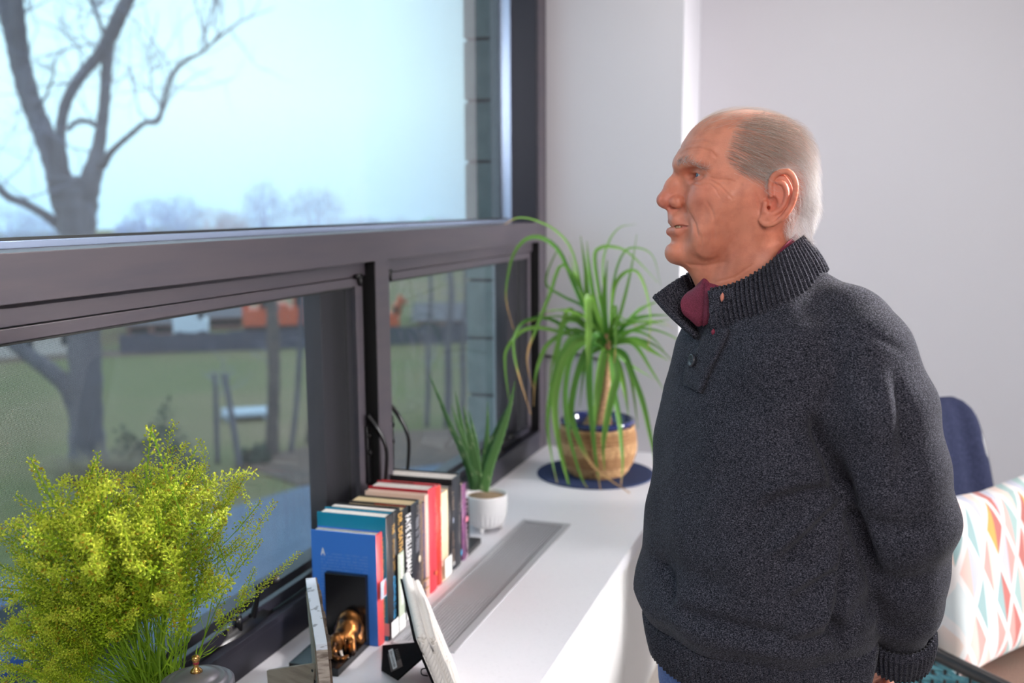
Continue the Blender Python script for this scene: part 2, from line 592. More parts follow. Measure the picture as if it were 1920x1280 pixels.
def lower_window(n, ya, yb, left_stile, crank_y, flip):
    w = structure(empty(f'window_{n}', (-1.2, (ya + yb) / 2, 1.05)))
    # fixed sash frame just behind the front plane, then the screen frame, the screen, the sash and the glass
    wpart('sash_head', (-1.20, ya, 1.411), (-1.157, yb, ZT0), frame_m, w)
    wpart('side_channel', (-1.20, yb - 0.028, 0.726), (-1.160, yb - 0.014, 1.411), frame_m, w)
    wpart('side_gasket', (-1.27, yb - 0.014, 0.726), (-1.166, yb, 1.446), black_m, w, 0)
    if left_stile: wpart('side_channel', (-1.20, ya, 0.726), (-1.160, ya + 0.03, 1.411), frame_m, w)
    wpart('screen_rail', (-1.172, ya, 1.388), (-1.156, yb - 0.03, 1.409), frame_m, w)
    wpart('screen_stile', (-1.172, yb - 0.058, 0.735), (-1.156, yb - 0.030, 1.388), frame_m, w)
    wpart('screen_rail', (-1.172, ya, 0.728), (-1.156, yb - 0.03, 0.752), frame2_m, w)
    wpart('screen_spline', (-1.1735, ya, 1.383), (-1.163, yb - 0.058, 1.388), black_m, w, 0)
    bm = bmesh.new()
    vs_ = [bm.verts.new(p) for p in ((-1.168, ya, 0.745), (-1.168, yb - 0.055, 0.745), (-1.168, yb - 0.055, 1.39), (-1.168, ya, 1.39))]
    bm.faces.new(vs_)
    o = build('insect_screen', bm, mesh_m, None); o.parent = w; o.matrix_parent_inverse = Matrix.Translation(-Vector(w.location))
    wpart('sash_stile', (-1.262, yb - 0.125, 0.726), (-1.215, yb - 0.004, 1.43), frame2_m, w)
    wpart('sash_rail', (-1.262, ya, 1.40), (-1.215, yb - 0.125, 1.44), frame2_m, w)
    wpart('sash_rail', (-1.262, ya, 0.715), (-1.215, yb - 0.125, 0.742), frame2_m, w)
    wpart('sill_channel', (-1.215, ya, 0.712), (-1.15, yb - 0.02, 0.722), black_m, w, 0)
    wpart('glass_pane', (-1.242, ya, 0.735), (-1.238, yb - 0.12, 1.41), glass_m, w, 0)
    # screen clip
    def wb(name, bm, m, smooth=True):
        o = build(name, bm, m, None, smooth); o.parent = w; o.matrix_parent_inverse = Matrix.Translation(-Vector(w.location)); return o
    yc = yb - 0.062 if n == 2 else ya + 0.030
    bm = bmesh.new()
    tube(bm, [(-1.150, yc - 0.006, 1.412), (-1.150, yc + 0.024, 1.413)], 0.0055, 10)
    tube(bm, [(-1.150, yc + 0.016, 1.410), (-1.150, yc + 0.017, 1.396), (-1.151, yc + 0.022, 1.390)], [0.0045, .005, .004], 8)
    wb('screen_clip', bm, hard_m)
    # lever lock on the jamb at the right of each sash
    for yl in ([yb - 0.012] if n == 2 else [ya + 0.045]):
        bm = bmesh.new()
        box(bm, (-1.162, yl - 0.018, 0.885), (-1.150, yl + 0.004, 1.035), 0.002)
        tube(bm, spline([(-1.150, yl - 0.012, 1.062), (-1.132, yl - 0.006, 1.035), (-1.118, yl + 0.006, 1.000), (-1.112, yl + 0.014, 0.965), (-1.114, yl + 0.014, 0.915), (-1.120, yl + 0.013, 0.865)], 20),
             np.linspace(0.0085, 0.0065, 20), 10, flat=0.7)
        for zz in (1.01, 0.965):
            tube(bm, [(-1.150, yl - 0.010, zz), (-1.143, yl - 0.010, zz)], 0.006, 10)
        wb('lock_lever', bm, hard_m)
    # crank operator on the bottom rail
    cy = crank_y
    bm = bmesh.new()
    prof = []
    for k in range(13):
        t = k / 12
        prof.append((-1.176 + 0.034 * math.sin(math.pi * t) ** 0.6, cy - 0.125 + 0.25 * t, 0.726))
    lo_ = [bm.verts.new(p) for p in prof] + [bm.verts.new((-1.185, cy + 0.125, 0.726)), bm.verts.new((-1.185, cy - 0.125, 0.726))]
    hi_ = [bm.verts.new((v.co.x - 0.006 if i < 13 else v.co.x, cy + (v.co.y - cy) * 0.9, 0.748 - 0.010 * abs((v.co.y - cy) / 0.125))) for i, v in enumerate(lo_)]
    bm.faces.new(hi_)
    for i in range(len(lo_)): bm.faces.new((lo_[i], lo_[(i + 1) % len(lo_)], hi_[(i + 1) % len(lo_)], hi_[i]))
    tube(bm, [(-1.158, cy - 0.03, 0.735), (-1.156, cy - 0.03, 0.765)], [0.012, 0.009], 12)
    wb('crank_housing', bm, hard_m)
    bm = bmesh.new()
    if flip:      # folded down
        A = [(-1.156, cy - 0.03, 0.763), (-1.146, cy + 0.03, 0.768), (-1.140, cy + 0.075, 0.776)]
        tube(bm, spline(A, 8), np.linspace(0.0085, 0.0065, 8), 10)
        B = [(-1.140, cy + 0.075, 0.776), (-1.120, cy + 0.100, 0.776)]
    else:
        A = [at(467, 1190, 0, -1.156), at(478, 1140, 0, -1.150), at(486, 1103, 0, -1.144)]
        tube(bm, spline(A, 8), np.linspace(0.010, 0.0075, 8), 8, flat=0.6)
        B = [at(479, 1103, 0, -1.144), at(522, 1083, 0, -1.118)]
    arm_o = wb('crank_handle', bm, hard_m)
    bm = bmesh.new()
    b0, b1 = np.array(B[0]), np.array(B[1])
    Lb = b1 - b0
    tube(bm, [b0, b0 + Lb * 0.15, b0 + Lb * 0.6, b0 + Lb * 0.95, b1], [0.005, 0.007, 0.0095, 0.0125, 0.010], 14)
    kn = build('crank_knob', bm, hard_m, None, True); kn.parent = arm_o
    bm = bmesh.new(); box(bm, (-1.150, cy - 0.075, 0.745), (-1.147, cy - 0.060, 0.760), 0.001)
    wb('latch_plate', bm, chrome_m, False)
    return w


lower_window(2, Y0, MY0, True, 1.655, False)
lower_window(3, MY1, JY0, False, 3.13, True)

# ---- counter along the window
XE, ZC = -0.56, 0.65
bm = bmesh.new()
VX0, VX1, VY0, VY1 = -0.918, -0.770, 1.832, 2.728           # the floor grille cut into it
for lo, hi in (((XW - 0.02, -0.6, ZC - 0.036), (VX0, YP, ZC)), ((VX1, -0.6, ZC - 0.036), (XE, YP, ZC)),
               ((VX0, -0.6, ZC - 0.036), (VX1, VY0, ZC)), ((VX0, VY1, ZC - 0.036), (VX1, YP, ZC))):
    box(bm, lo, hi)
bmesh.ops.remove_doubles(bm, verts=bm.verts, dist=1e-5)
ct = build('window_counter', bm, quartz_m)
tag(ct, 'long white quartz counter top running under the windows', 'counter', kind='structure')
bm = bmesh.new()
box(bm, (-1.14, -0.6, 0.0), (VX0 - 0.002, YP, ZC - 0.036)); box(bm, (VX1 + 0.002, -0.6, 0.09), (XE - 0.025, YP, ZC - 0.036))
box(bm, (-1.14, -0.6, 0.0), (XE - 0.08, YP, 0.40))
cf = build('window_cabinet', bm, white_m)
tag(cf, 'white heating enclosure under the window counter', 'cabinet')
for i in range(4):
    y0 = -0.58 + i * 1.05
    boxed('front_panel', (XE - 0.028, y0, 0.10), (XE - 0.012, y0 + 1.045, ZC - 0.04), white_m, cf, 0.002)

alu_m = mat('anodised_aluminium', (172, 172, 177), rough=0.5, metal=0.1)
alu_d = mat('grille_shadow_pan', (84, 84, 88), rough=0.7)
gr = empty('vent_grille', (VX0, VY0, ZC))
tag(gr, 'brushed aluminium linear air vent set into the white counter', 'vent')
def gpart(name, lo, hi, m, bevel=0.0):
    return boxed(name, np.array(lo) - np.array([VX0, VY0, ZC]), np.array(hi) - np.array([VX0, VY0, ZC]), m, gr, bevel)


fw = 0.014
gpart('grille_frame', (VX0, VY0, ZC - 0.02), (VX0 + fw, VY1, ZC + 0.003), alu_m, 0.001)
gpart('grille_frame', (VX1 - fw - 0.006, VY0, ZC - 0.02), (VX1, VY1, ZC + 0.003), alu_m, 0.001)
gpart('grille_frame', (VX0 + fw, VY0, ZC - 0.02), (VX1 - fw - 0.006, VY0 + 0.020, ZC + 0.003), alu_m, 0.001)
gpart('grille_frame', (VX0 + fw, VY1 - 0.020, ZC - 0.02), (VX1 - fw - 0.006, VY1, ZC + 0.003), alu_m, 0.001)
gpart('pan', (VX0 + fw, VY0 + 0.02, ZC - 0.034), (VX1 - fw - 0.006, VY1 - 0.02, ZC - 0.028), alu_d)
ns = 14
xa, xb = VX0 + fw + 0.002, VX1 - fw - 0.008
pitch = (xb - xa) / ns
bm = bmesh.new(); box(bm, (0, 0, -0.016), (pitch * 0.56, VY1 - VY0 - 0.04, 0.0), 0.0008)
sl0 = build('slat', bm, alu_m, gr); sl0.location = (xa - VX0, 0.02, 0.001)
for i in range(1, ns):
    s_ = sl0.copy(); col.objects.link(s_); s_.parent = gr; s_.location = (xa - VX0 + i * pitch, 0.02, 0.001)

# thin dark cable on the pier, behind the palm
bm = bmesh.new()
tube(bm, spline([at(1020, 666, 1, YP - 0.006), at(1040, 668, 1, YP - 0.006), at(1080, 664, 1, YP - 0.006), at(1125, 674, 1, YP - 0.006)], 20), 0.004, 8)
o = build('wall_cable', bm, black_m, None, True)
tag(o, 'thin black cable crossing the wall behind the palm', 'cable')
# ================================================================== OUTSIDE THE WINDOW
ZG = -6.0                                # the lawn lies two storeys below the room
bark_m = mat('tree_bark', (108, 104, 114), rough=0.9, noise=(3, (84, 82, 92), 0.35, 0.7, (1, 1, 0.25)), bump=(6, 0.6, 0.05))
bark2_m = mat('pale_bark', (104, 92, 88), rough=0.9, noise=(3, (78, 72, 72), 0.35, 0.7))
twig_m = mat('twig_bark', (140, 138, 160), rough=0.9)
haze_m = mat('haze_tinted_twigs', (196, 200, 232), rough=1.0)  # distance haze mixed into the twig colour
haze2_m = mat('haze_tinted_russet_twigs', (206, 190, 204), rough=1.0)  # russet twigs, paled by haze in the colour itself
grass_m = mat('lawn_grass', (104, 108, 66), rough=0.95, noise=(0.10, (136, 118, 92), 0.38, 0.66), bump=(4, 0.4, 0.05))
asph_m = mat('wet_asphalt', (92, 108, 136), rough=0.5, noise=(0.4, (82, 96, 124), 0.4, 0.7))
dirt_m = mat('bare_earth', (120, 98, 88), rough=0.95, noise=(0.6, (96, 84, 80), 0.4, 0.7))
block_m = mat('split_face_block', (150, 162, 162), rough=0.9, noise=(14, (126, 142, 144), 0.4, 0.7), bump=(60, 0.5, 0.004))
mortar_m = mat('mortar', (58, 68, 72), rough=0.95)

bm = bmesh.new()
box(bm, (-260, -60, ZG - 0.5), (60, 320, ZG))
tag(build('lawn', bm, grass_m), kind='structure')


def ground(px, py, dz=0.0):
    return at(px, py, 2, ZG + dz)


def patch(name, pts, m, dz, label=None):
    bm = bmesh.new()
    P = [ground(a, b) for a, b in pts]
    lo = [bm.verts.new((p[0], p[1], ZG + 0.001)) for p in P]
    hi = [bm.verts.new((p[0], p[1], ZG + dz)) for p in P]
    bm.faces.new(hi)
    for i in range(len(P)): bm.faces.new((lo[i], lo[(i + 1) % len(P)], hi[(i + 1) % len(P)], hi[i]))
    bmesh.ops.recalc_face_normals(bm, faces=bm.faces)
    return tag(build(name, bm, m), kind='structure')


patch('driveway', [(-900, 1480), (-600, 1230), (60, 1085), (330, 985), (560, 915), (760, 880), (1000, 850), (1250, 1000), (1100, 1500)], asph_m, 0.03)
patch('earth_bank', [(440, 868), (700, 812), (1000, 800), (1000, 850), (760, 880), (560, 912)], dirt_m, 0.05)
patch('earth_strip', [(-200, 690), (230, 668), (420, 655), (960, 640), (960, 634), (420, 645), (0, 672), (-200, 680)], dirt_m, 0.04)


def limb(bm, pts, seg=9):
    """pts: (px, py, Y, width_px) along the limb"""
    P = np.array([at(a, b, 1, y) for a, b, y, w in pts])
    R = np.array([w * (y * 1.25) / FPX / 2 for a, b, y, w in pts])
    n = max(8, 5 * len(pts))
    Q = spline(np.hstack([P, R[:, None]]), n)
    Q[:, 3] *= 1 + 0.06 * np.sin(np.arange(n) * 2.1)
    tube(bm, Q[:, :3], np.maximum(Q[:, 3], 0.006), seg)
    return Q


def twigs(bm, Q, n, rg, length, depth=2, r0=0.025, up=0.35):
    for i in range(n):
        k = rg.integers(len(Q) // 3, len(Q))
        d = rg.normal(size=3); d[2] = abs(d[2]) * 0.8 + up; d /= np.linalg.norm(d)
        L = length * rg.uniform(.5, 1.1)
        grow(bm, Q[k][:3], d, L, r0, rg, depth)


def grow(bm, p, d, L, r, rg, depth):
    pts = [p]
    q = np.array(p, float)
    dd = np.array(d, float)
    for s in range(5):
        dd = dd + rg.normal(size=3) * 0.22 + np.array([0, 0, 0.06]); dd /= np.linalg.norm(dd)
        q = q + dd * L / 5; pts.append(q.copy())
    tube(bm, pts, np.linspace(r, r * 0.4, 6), 4, caps=False)
    if depth > 0:
        for i in range(3):
            k = rg.integers(2, 6)
            d2 = dd + rg.normal(size=3) * 0.75; d2 /= np.linalg.norm(d2)
            grow(bm, pts[k], d2, L * 0.62, r * 0.55, rg, depth - 1)


YT = float(ground(165, 893)[1])
tree = empty('bare_tree', ground(165, 893))
tag(tree, 'big bare tree with a forked trunk close outside the left window', 'tree')
bm = bmesh.new()
rt = np.random.default_rng(21)
limb(bm, [(172, 905, YT, 110), (166, 870, YT, 78), (162, 800, YT, 62), (160, 700, YT, 60), (156, 600, YT, 60), (150, 500, YT, 62), (145, 430, YT, 66), (140, 370, YT, 84), (138, 330, YT, 92)], 14)
A_ = limb(bm, [(122, 380, YT, 50), (104, 310, YT, 44), (82, 250, YT, 40), (58, 190, YT, 38), (38, 120, YT, 38), (26, 70, YT, 34), (8, 10, YT, 28), (-10, -60, YT, 22), (-40, -180, YT, 12)])
B_ = limb(bm, [(40, 130, YT, 34), (36, 60, YT - .3, 28), (32, 0, YT - .5, 24), (30, -90, YT - .8, 18), (44, -200, YT - 1, 10)])
C_ = limb(bm, [(120, 370, YT, 40), (116, 310, YT - .2, 26), (113, 255, YT - .3, 20), (123, 195, YT - .3, 20), (150, 145, YT - .2, 20), (186, 103, YT, 22), (206, 70, YT, 26), (224, 30, YT, 26), (242, -10, YT, 24), (262, -90, YT, 16), (280, -200, YT, 8)])
D_ = limb(bm, [(150, 390, YT, 50), (172, 330, YT, 38), (186, 270, YT + .2, 24), (195, 200, YT + .3, 20), (200, 130, YT + .2, 20), (204, 75, YT + .1, 22)])
E_ = limb(bm, [(128, 245, YT - .3, 9), (140, 230, YT - .2, 9), (160, 226, YT, 9), (180, 236, YT + .2, 9)])
F_ = limb(bm, [(192, 310, YT, 18), (206, 288, YT - .3, 13), (224, 270, YT - .6, 11), (252, 246, YT - .9, 10), (272, 230, YT - 1, 9), (296, 227, YT - 1.1, 9), (308, 188, YT - 1.2, 8), (322, 143, YT - 1.4, 8), (345, 116, YT - 1.6, 7), (380, 97, YT - 1.8, 5), (410, 70, YT - 2, 4), (450, 40, YT - 2.2, 3)])
G_ = limb(bm, [(130, 440, YT, 26), (108, 420, YT - .2, 20), (80, 400, YT - .5, 17), (44, 380, YT - .8, 16), (14, 368, YT - 1, 16), (-12, 340, YT - 1.2, 14), (-80, 260, YT - 1.6, 9)])
H_ = limb(bm, [(150, 790, YT, 34), (128, 730, YT - .2, 34), (100, 700, YT - .4, 34), (62, 672, YT - .6, 30), (20, 640, YT - .8, 28), (-60, 590, YT - 1.2, 22)])
I_ = limb(bm, [(198, 70, YT, 8), (186, 40, YT, 7), (172, 5, YT, 6), (160, -60, YT, 4)])
J_ = limb(bm, [(62, 205, YT, 7), (80, 190, YT - .3, 5), (98, 150, YT - .5, 4), (104, 110, YT - .6, 3)])
build('trunk', bm, bark_m, None, True)
o = bpy.data.objects['trunk']; o.parent = tree; o.matrix_parent_inverse = Matrix.Translation(-Vector(tree.location))
bm = bmesh.new()
for Q, n in ((A_, 9), (B_, 9), (C_, 15), (D_, 6), (F_, 12), (G_, 6), (I_, 6)):
    twigs(bm, Q, n, rt, 2.6, 2, 0.024)
o = build('twigs', bm, twig_m, None, False)
o.parent = tree; o.matrix_parent_inverse = Matrix.Translation(-Vector(tree.location)); o['kind'] = 'stuff'


def small_tree(name, label, pts, m, seed, nt=4, tl=1.2, group=None):
    y = float(ground(pts[0][0], pts[0][1])[1])
    root = empty(name, ground(pts[0][0], pts[0][1]))
    tag(root, label, 'tree', group)
    bm = bmesh.new()
    Q = limb(bm, [(a, b, y, w) for a, b, w in pts])
    o = build('trunk', bm, m, None, True); o.parent = root; o.matrix_parent_inverse = Matrix.Translation(-Vector(root.location))
    if nt:
        bm = bmesh.new(); twigs(bm, Q, nt, np.random.default_rng(seed), tl, 2, 0.018)
        o = build('twigs', bm, twig_m, None); o.parent = root; o.matrix_parent_inverse = Matrix.Translation(-Vector(root.location)); o['kind'] = 'stuff'


small_tree('young_tree', 'thick brown trunk rising beyond the lawn, nearest the window mullion', [(510, 852, 26), (512, 780, 22), (514, 700, 22), (512, 620, 22), (509, 560, 18), (508, 500, 10)], bark2_m, 1, 4, .7)
small_tree('young_tree', 'slim leaning trunk just left of the thick brown trunk', [(450, 880, 11), (438, 800, 11), (428, 740, 10), (420, 700, 10)], bark_m, 2, 3, .8)
small_tree('young_tree', 'slim upright trunk left of the leaning one', [(408, 868, 9), (406, 800, 9), (404, 740, 8), (402, 700, 7)], bark_m, 3, 3, .8)
small_tree('young_tree', 'dark slim trunk seen beside the sash stile, before the orange machines', [(545, 850, 9), (556, 760, 9), (562, 660, 9), (565, 580, 9), (566, 510, 7)], bark_m, 4, 4, .7)
small_tree('young_tree', 'short dark trunk half hidden by the sash stile', [(580, 830, 14), (588, 760, 13), (598, 690, 12), (606, 600, 10)], bark2_m, 5, 4, 1.2)
for i, (x_, w_, lab) in enumerate(((800, 8, 'slim bare tree at the left of the small window view'), (838, 12, 'forked bare tree in the middle of the small window view'), (866, 9, 'bare tree close beside the block pier'))):
    small_tree('bare_sapling', lab, [(x_, 800, w_), (x_ + 3, 720, w_), (x_ + 2, 640, w_ * .9), (x_ + 8, 560, w_ * .8), (x_ + 6, 500, w_ * .6)], bark_m, 30 + i, 7, .5)

# dark evergreen shrub and a straw-coloured grass clump by the tree
leaf_d = mat('shrub_leaf', (44, 66, 52), rough=0.8, noise=(2, (62, 80, 66), 0.4, 0.7))
straw_m = mat('straw_blades', (150, 138, 112), rough=0.9, noise=(2, (118, 108, 98), 0.4, 0.7))


def blob_bush(name, label, px, py, wpx, hpx, m, seed, n=900, blade=False):
    base = ground(px, py)
    s = base[1] * 1.22 / FPX
    W, H = wpx * s / 2, hpx * s
    rg = np.random.default_rng(seed)
    V, F = [], []
    for i in range(n):
        if blade:
            a = rg.uniform(0, 6.28); r = W * 0.25 * math.sqrt(rg.uniform()); b = np.array([r * math.cos(a), r * math.sin(a), 0])
            d = np.array([math.cos(a) * rg.uniform(.1, .7), math.sin(a) * rg.uniform(.1, .7), 1]); L = H * rg.uniform(.6, 1)
            w = np.cross(d, rg.normal(size=3)); w /= np.linalg.norm(w); w *= 0.03
            k = len(V); tip = b + d * L * np.array([1, 1, .9]) + np.array([d[0], d[1], -0.25]) * L * .4
            V += [b - w, b + w, b + d * L * .6 + w * .8, tip, b + d * L * .6 - w * .8]; F += [(k, k + 1, k + 2, k + 4), (k + 4, k + 2, k + 3, k + 3)]
        else:
            d = rg.normal(size=3); d /= np.linalg.norm(d); d[2] = abs(d[2])
            c = np.array([d[0] * W, d[1] * W, d[2] * H * (0.8 + 0.25 * math.sin(5 * d[0] + 3 * d[1]))]) * rg.uniform(.55, 1.05)
            t = rg.normal(size=3); t /= np.linalg.norm(t); u = np.cross(t, d); u /= max(np.linalg.norm(u), 1e-3)
            L = 0.16 * rg.uniform(.6, 1.5)
            k = len(V); V += [c, c + t * L * .5 + u * L * .28, c + t * L, c + t * L * .5 - u * L * .28]; F.append((k, k + 1, k + 2, k + 3))
    F = [f if len(set(f)) == 4 else tuple(dict.fromkeys(f)) for f in F]
    o = pydata(name, V, F, m, None, False, tuple(base))
    tag(o, label, 'shrub' if not blade else 'ornamental grass')
    return o


blob_bush('evergreen_shrub', 'dark evergreen shrub on the lawn right of the big tree', 295, 905, 175, 150, leaf_d, 5, 1600)
blob_bush('evergreen_shrub', 'low dark shrub beneath the thick brown trunk', 478, 866, 60, 34, leaf_d, 6, 500)
blob_bush('grass_clump', 'straw-coloured ornamental grass clump at the foot of the big tree', 190, 965, 80, 170, straw_m, 7, 420, True)

# the far edge of the lawn: dark fence, houses, a white van, orange machines
fence_m = mat('dark_hoarding', (66, 72, 92), rough=0.8, noise=(0.5, (54, 60, 78), 0.4, 0.7))
houseA, houseB = mat('pale_siding', (206, 190, 186), rough=0.8), mat('brick_house', (150, 112, 106), rough=0.9)
roof_m = mat('grey_shingles', (104, 100, 108), rough=0.9)
orange_m = mat('orange_paint', (214, 92, 52), rough=0.5)
vanw_m = mat('white_van_paint', (226, 232, 246), rough=0.3)
dglass_m = mat('dark_glass', (40, 46, 56), rough=0.1)
tyre_m = mat('black_rubber', (24, 24, 26), rough=0.9)


def frame_at(px, py):
    """ground point plus across / away directions as seen from the room"""
    p = ground(px, py); a = np.array([p[0], p[1], 0]); a /= np.linalg.norm(a)
    return p, np.array([a[1], -a[0], 0]), a, np.linalg.norm(p[:2]) / FPX * 1.02


def obox(bm, p, ac, aw, x0, x1, y0, y1, z0, z1):
    pts = [p + ac * x + aw * y + np.array([0, 0, z]) for z in (z0, z1) for x, y in ((x0, y0), (x1, y0), (x1, y1), (x0, y1))]
    v = [bm.verts.new(q.tolist()) for q in pts]
    for f in ((0, 3, 2, 1), (4, 5, 6, 7), (0, 1, 5, 4), (1, 2, 6, 5), (2, 3, 7, 6), (3, 0, 4, 7)): bm.faces.new([v[i] for i in f])
    return v


def kid(name, bm, m, root, smooth=False):
    o = build(name, bm, m, None, smooth); o.parent = root; o.matrix_parent_inverse = Matrix.Translation(-Vector(root.location)); return o


p0, p1 = ground(225, 664), ground(1000, 638)
dv_ = (p1 - p0); L_ = np.linalg.norm(dv_); dv_ /= L_; nv_ = np.array([-dv_[1], dv_[0], 0])
fe = empty('dark_fence', p0); tag(fe, 'long dark hoarding fence along the far edge of the lawn', 'fence')
nP = 24
for i in range(nP):
    bm = bmesh.new(); obox(bm, p0, dv_, nv_, L_ * i / nP, L_ * (i + 0.985) / nP, 0, 0.12, 0, 1.0 + 0.05 * math.sin(i * 2.3))
    kid('fence_panel', bm, fence_m, fe)


def house(name, label, px, py, wpx, hpx, m, roofh=0.45, depth=9.0):
    p, ac, aw, s = frame_at(px, py)
    W, H = wpx * s, hpx * s
    r = empty(name, p); tag(r, label, 'house')
    bm = bmesh.new(); obox(bm, p, ac, aw, -W / 2, W / 2, 0, depth, 0, H * (1 - roofh)); kid('walls', bm, m, r)
    bm = bmesh.new(); o_ = 0.4
    pts = [(-W / 2 - o_, -o_, H * (1 - roofh)), (W / 2 + o_, -o_, H * (1 - roofh)), (W / 2 + o_, depth + o_, H * (1 - roofh)), (-W / 2 - o_, depth + o_, H * (1 - roofh)), (-W / 2 - o_, depth / 2, H), (W / 2 + o_, depth / 2, H)]
    v = [bm.verts.new((p + ac * a + aw * b + np.array([0, 0, c])).tolist()) for a, b, c in pts]
    for f in ((0, 1, 5, 4), (2, 3, 4, 5), (0, 4, 3), (1, 2, 5), (0, 3, 2, 1)): bm.faces.new([v[i] for i in f])
    kid('roof', bm, roof_m, r)
    n = max(2, int(W / 3.5))
    for i in range(n):
        x = -W / 2 + W * (i + .5) / n
        bm = bmesh.new(); obox(bm, p, ac, aw, x - .5, x + .5, -0.06, 0.05, H * (1 - roofh) * .35, H * (1 - roofh) * .8); kid('window', bm, dglass_m, r)
    return r


house('far_house', 'pale house seen at the left edge under the transom', 90, 665, 150, 75, houseA)
house('far_house', 'brick house behind the dark fence left of the white van', 285, 634, 80, 46, houseB)
house('far_house', 'low brick house behind the dark fence, between white van and orange machines', 424, 617, 52, 40, houseB)
house('far_house', 'grey-roofed house seen through the small window beside the pier', 830, 624, 90, 44, houseB)

p, ac, aw, s = frame_at(360, 652); p = p + aw * 1.5
van = empty('delivery_van', p); tag(van, 'small white van parked beyond the dark fence', 'van')
k_ = 62 * s
bm = bmesh.new(); obox(bm, p, ac, aw, -k_ / 2, k_ * .18, 0, 2, .35, 2.6); obox(bm, p, ac, aw, k_ * .18, k_ * .36, 0, 2, .35, 2.3); obox(bm, p, ac, aw, k_ * .36, k_ / 2, 0, 2, .35, 1.3)
kid('body', bm, vanw_m, van)
bm = bmesh.new(); obox(bm, p, ac, aw, k_ * .20, k_ * .35, -.03, .02, 1.4, 2.1); kid('side_window', bm, dglass_m, van)
for x in (-k_ * .32, k_ * .32):
    bm = bmesh.new(); c = p + ac * x + np.array([0, 0, .38]); tube(bm, [c - aw * .05, c + aw * .25], .38, 14); kid('wheel', bm, tyre_m, van)


def digger(px, py, wpx, hpx, label, flip):
    p, ac, aw, s = frame_at(px, py); p = p + aw * 1.5
    W, H = wpx * s, hpx * s
    r = empty('excavator', p); tag(r, label, 'excavator')
    bm = bmesh.new()
    for y in (0, 1.6):
        obox(bm, p, ac, aw, -W * .42, W * .42, y, y + .5, .05, H * .22)
    kid('tracks', bm, tyre_m, r)
    bm = bmesh.new(); obox(bm, p, ac, aw, -W * .45, W * .45, .1, 2.0, H * .22, H * .62); obox(bm, p, ac, aw, -W * .45 * flip, -W * .1 * flip, .1, 2.0, H * .6, H * .72); kid('body', bm, orange_m, r)
    bm = bmesh.new(); obox(bm, p, ac, aw, W * .05, W * .42, .1, 1.2, H * .62, H * 1.0); kid('cab', bm, orange_m, r)
    bm = bmesh.new(); obox(bm, p, ac, aw, W * .12, W * .35, .06, .12, H * .68, H * .95); kid('cab_window', bm, dglass_m, r)
    bm = bmesh.new(); c = p + ac * W * .3 * flip + aw * 1.4
    tube(bm, [c + np.array([0, 0, H * .5]), c + ac * W * .3 * flip + np.array([0, 0, H * 1.25]), c + ac * W * .62 * flip + np.array([0, 0, H * .95])], [.22, .2, .14], 6); kid('boom', bm, orange_m, r)


digger(484, 634, 58, 74, 'orange excavator farther left, behind the dark fence', -1)
digger(548, 632, 62, 76, 'orange excavator beside the sash stile of the left window', 1)
digger(602, 631, 46, 72, 'orange excavator cut off by the sash stile', 1)
digger(736, 629, 30, 52, 'small orange excavator at the left edge of the small window', 1)
# a pale bench-like slab on the lawn
p, ac, aw, s = frame_at(463, 790)
bm = bmesh.new(); obox(bm, p, ac, aw, -44 * s, 44 * s, 0, 1.2, .18, .30)
for x in (-38, 30):
    obox(bm, p, ac, aw, x * s, (x + 8) * s, .2, 1.0, 0, .18)
tag(build('stone_bench', bm, mat('pale_stone', (186, 196, 212), rough=0.7)), 'pale low stone bench on the lawn between the slim trunks', 'bench')

# the car below the window
car_m = mat('blue_car_paint', (44, 84, 150), rough=0.15, metal=0.3, coat=1.0)
p, ac, aw, s = frame_at(28, 1262)
fd_ = ac * 0.9 + aw * 0.42; fd_ /= np.linalg.norm(fd_); sd_ = np.array([-fd_[1], fd_[0], 0])
car = empty('parked_car', p); tag(car, 'blue car parked on the driveway below the window, behind the feathery greenery', 'car')
secs = [(-2.1, .62, .35, .55), (-2.0, .80, .30, .80), (-1.55, .86, .28, .98), (-1.15, .84, .28, 1.02), (0.9, .86, .28, .98), (1.6, .84, .28, .86), (2.05, .74, .32, .70), (2.15, .60, .38, .55)]
bm = bmesh.new(); rings = []
for x, w, z0, z1 in secs:
    rings.append([bm.verts.new((p + fd_ * x + sd_ * y + np.array([0, 0, z])).tolist()) for y, z in ((-w, z0 + .1), (-w * 1.04, (z0 + z1) / 2), (-w * .93, z1), (w * .93, z1), (w * 1.04, (z0 + z1) / 2), (w, z0 + .1), (w * .8, z0), (-w * .8, z0))])
for a, b in zip(rings[:-1], rings[1:]):
    for i in range(8): bm.faces.new((a[i], a[(i + 1) % 8], b[(i + 1) % 8], b[i])).smooth = True
bm.faces.new(rings[0]); bm.faces.new(rings[-1][::-1])
kid('body', bm, car_m, car)
bm = bmesh.new(); rings = []
for x, w, z in ((-1.75, .80, .99), (-1.15, .68, 1.38), (-.2, .68, 1.46), (.35, .68, 1.42), (1.05, .80, .98)):
    rings.append([bm.verts.new((p + fd_ * x + sd_ * y + np.array([0, 0, zz])).tolist()) for y, zz in ((-w - .06 if z < 1.1 else -w, z), (w + .06 if z < 1.1 else w, z))])
lowv = [[bm.verts.new((p + fd_ * x + sd_ * y + np.array([0, 0, .97])).tolist()) for y in (-.84, .84)] for x in (-1.75, -1.15, -.2, .35, 1.05)]
for i in range(4):
    a, b = rings[i], rings[i + 1]
    bm.faces.new((a[0], a[1], b[1], b[0]))
    for s_ in (0, 1): bm.faces.new((lowv[i][s_], a[s_], b[s_], lowv[i + 1][s_]))
kid('cabin_glass', bm, dglass_m, car)
bm = bmesh.new()
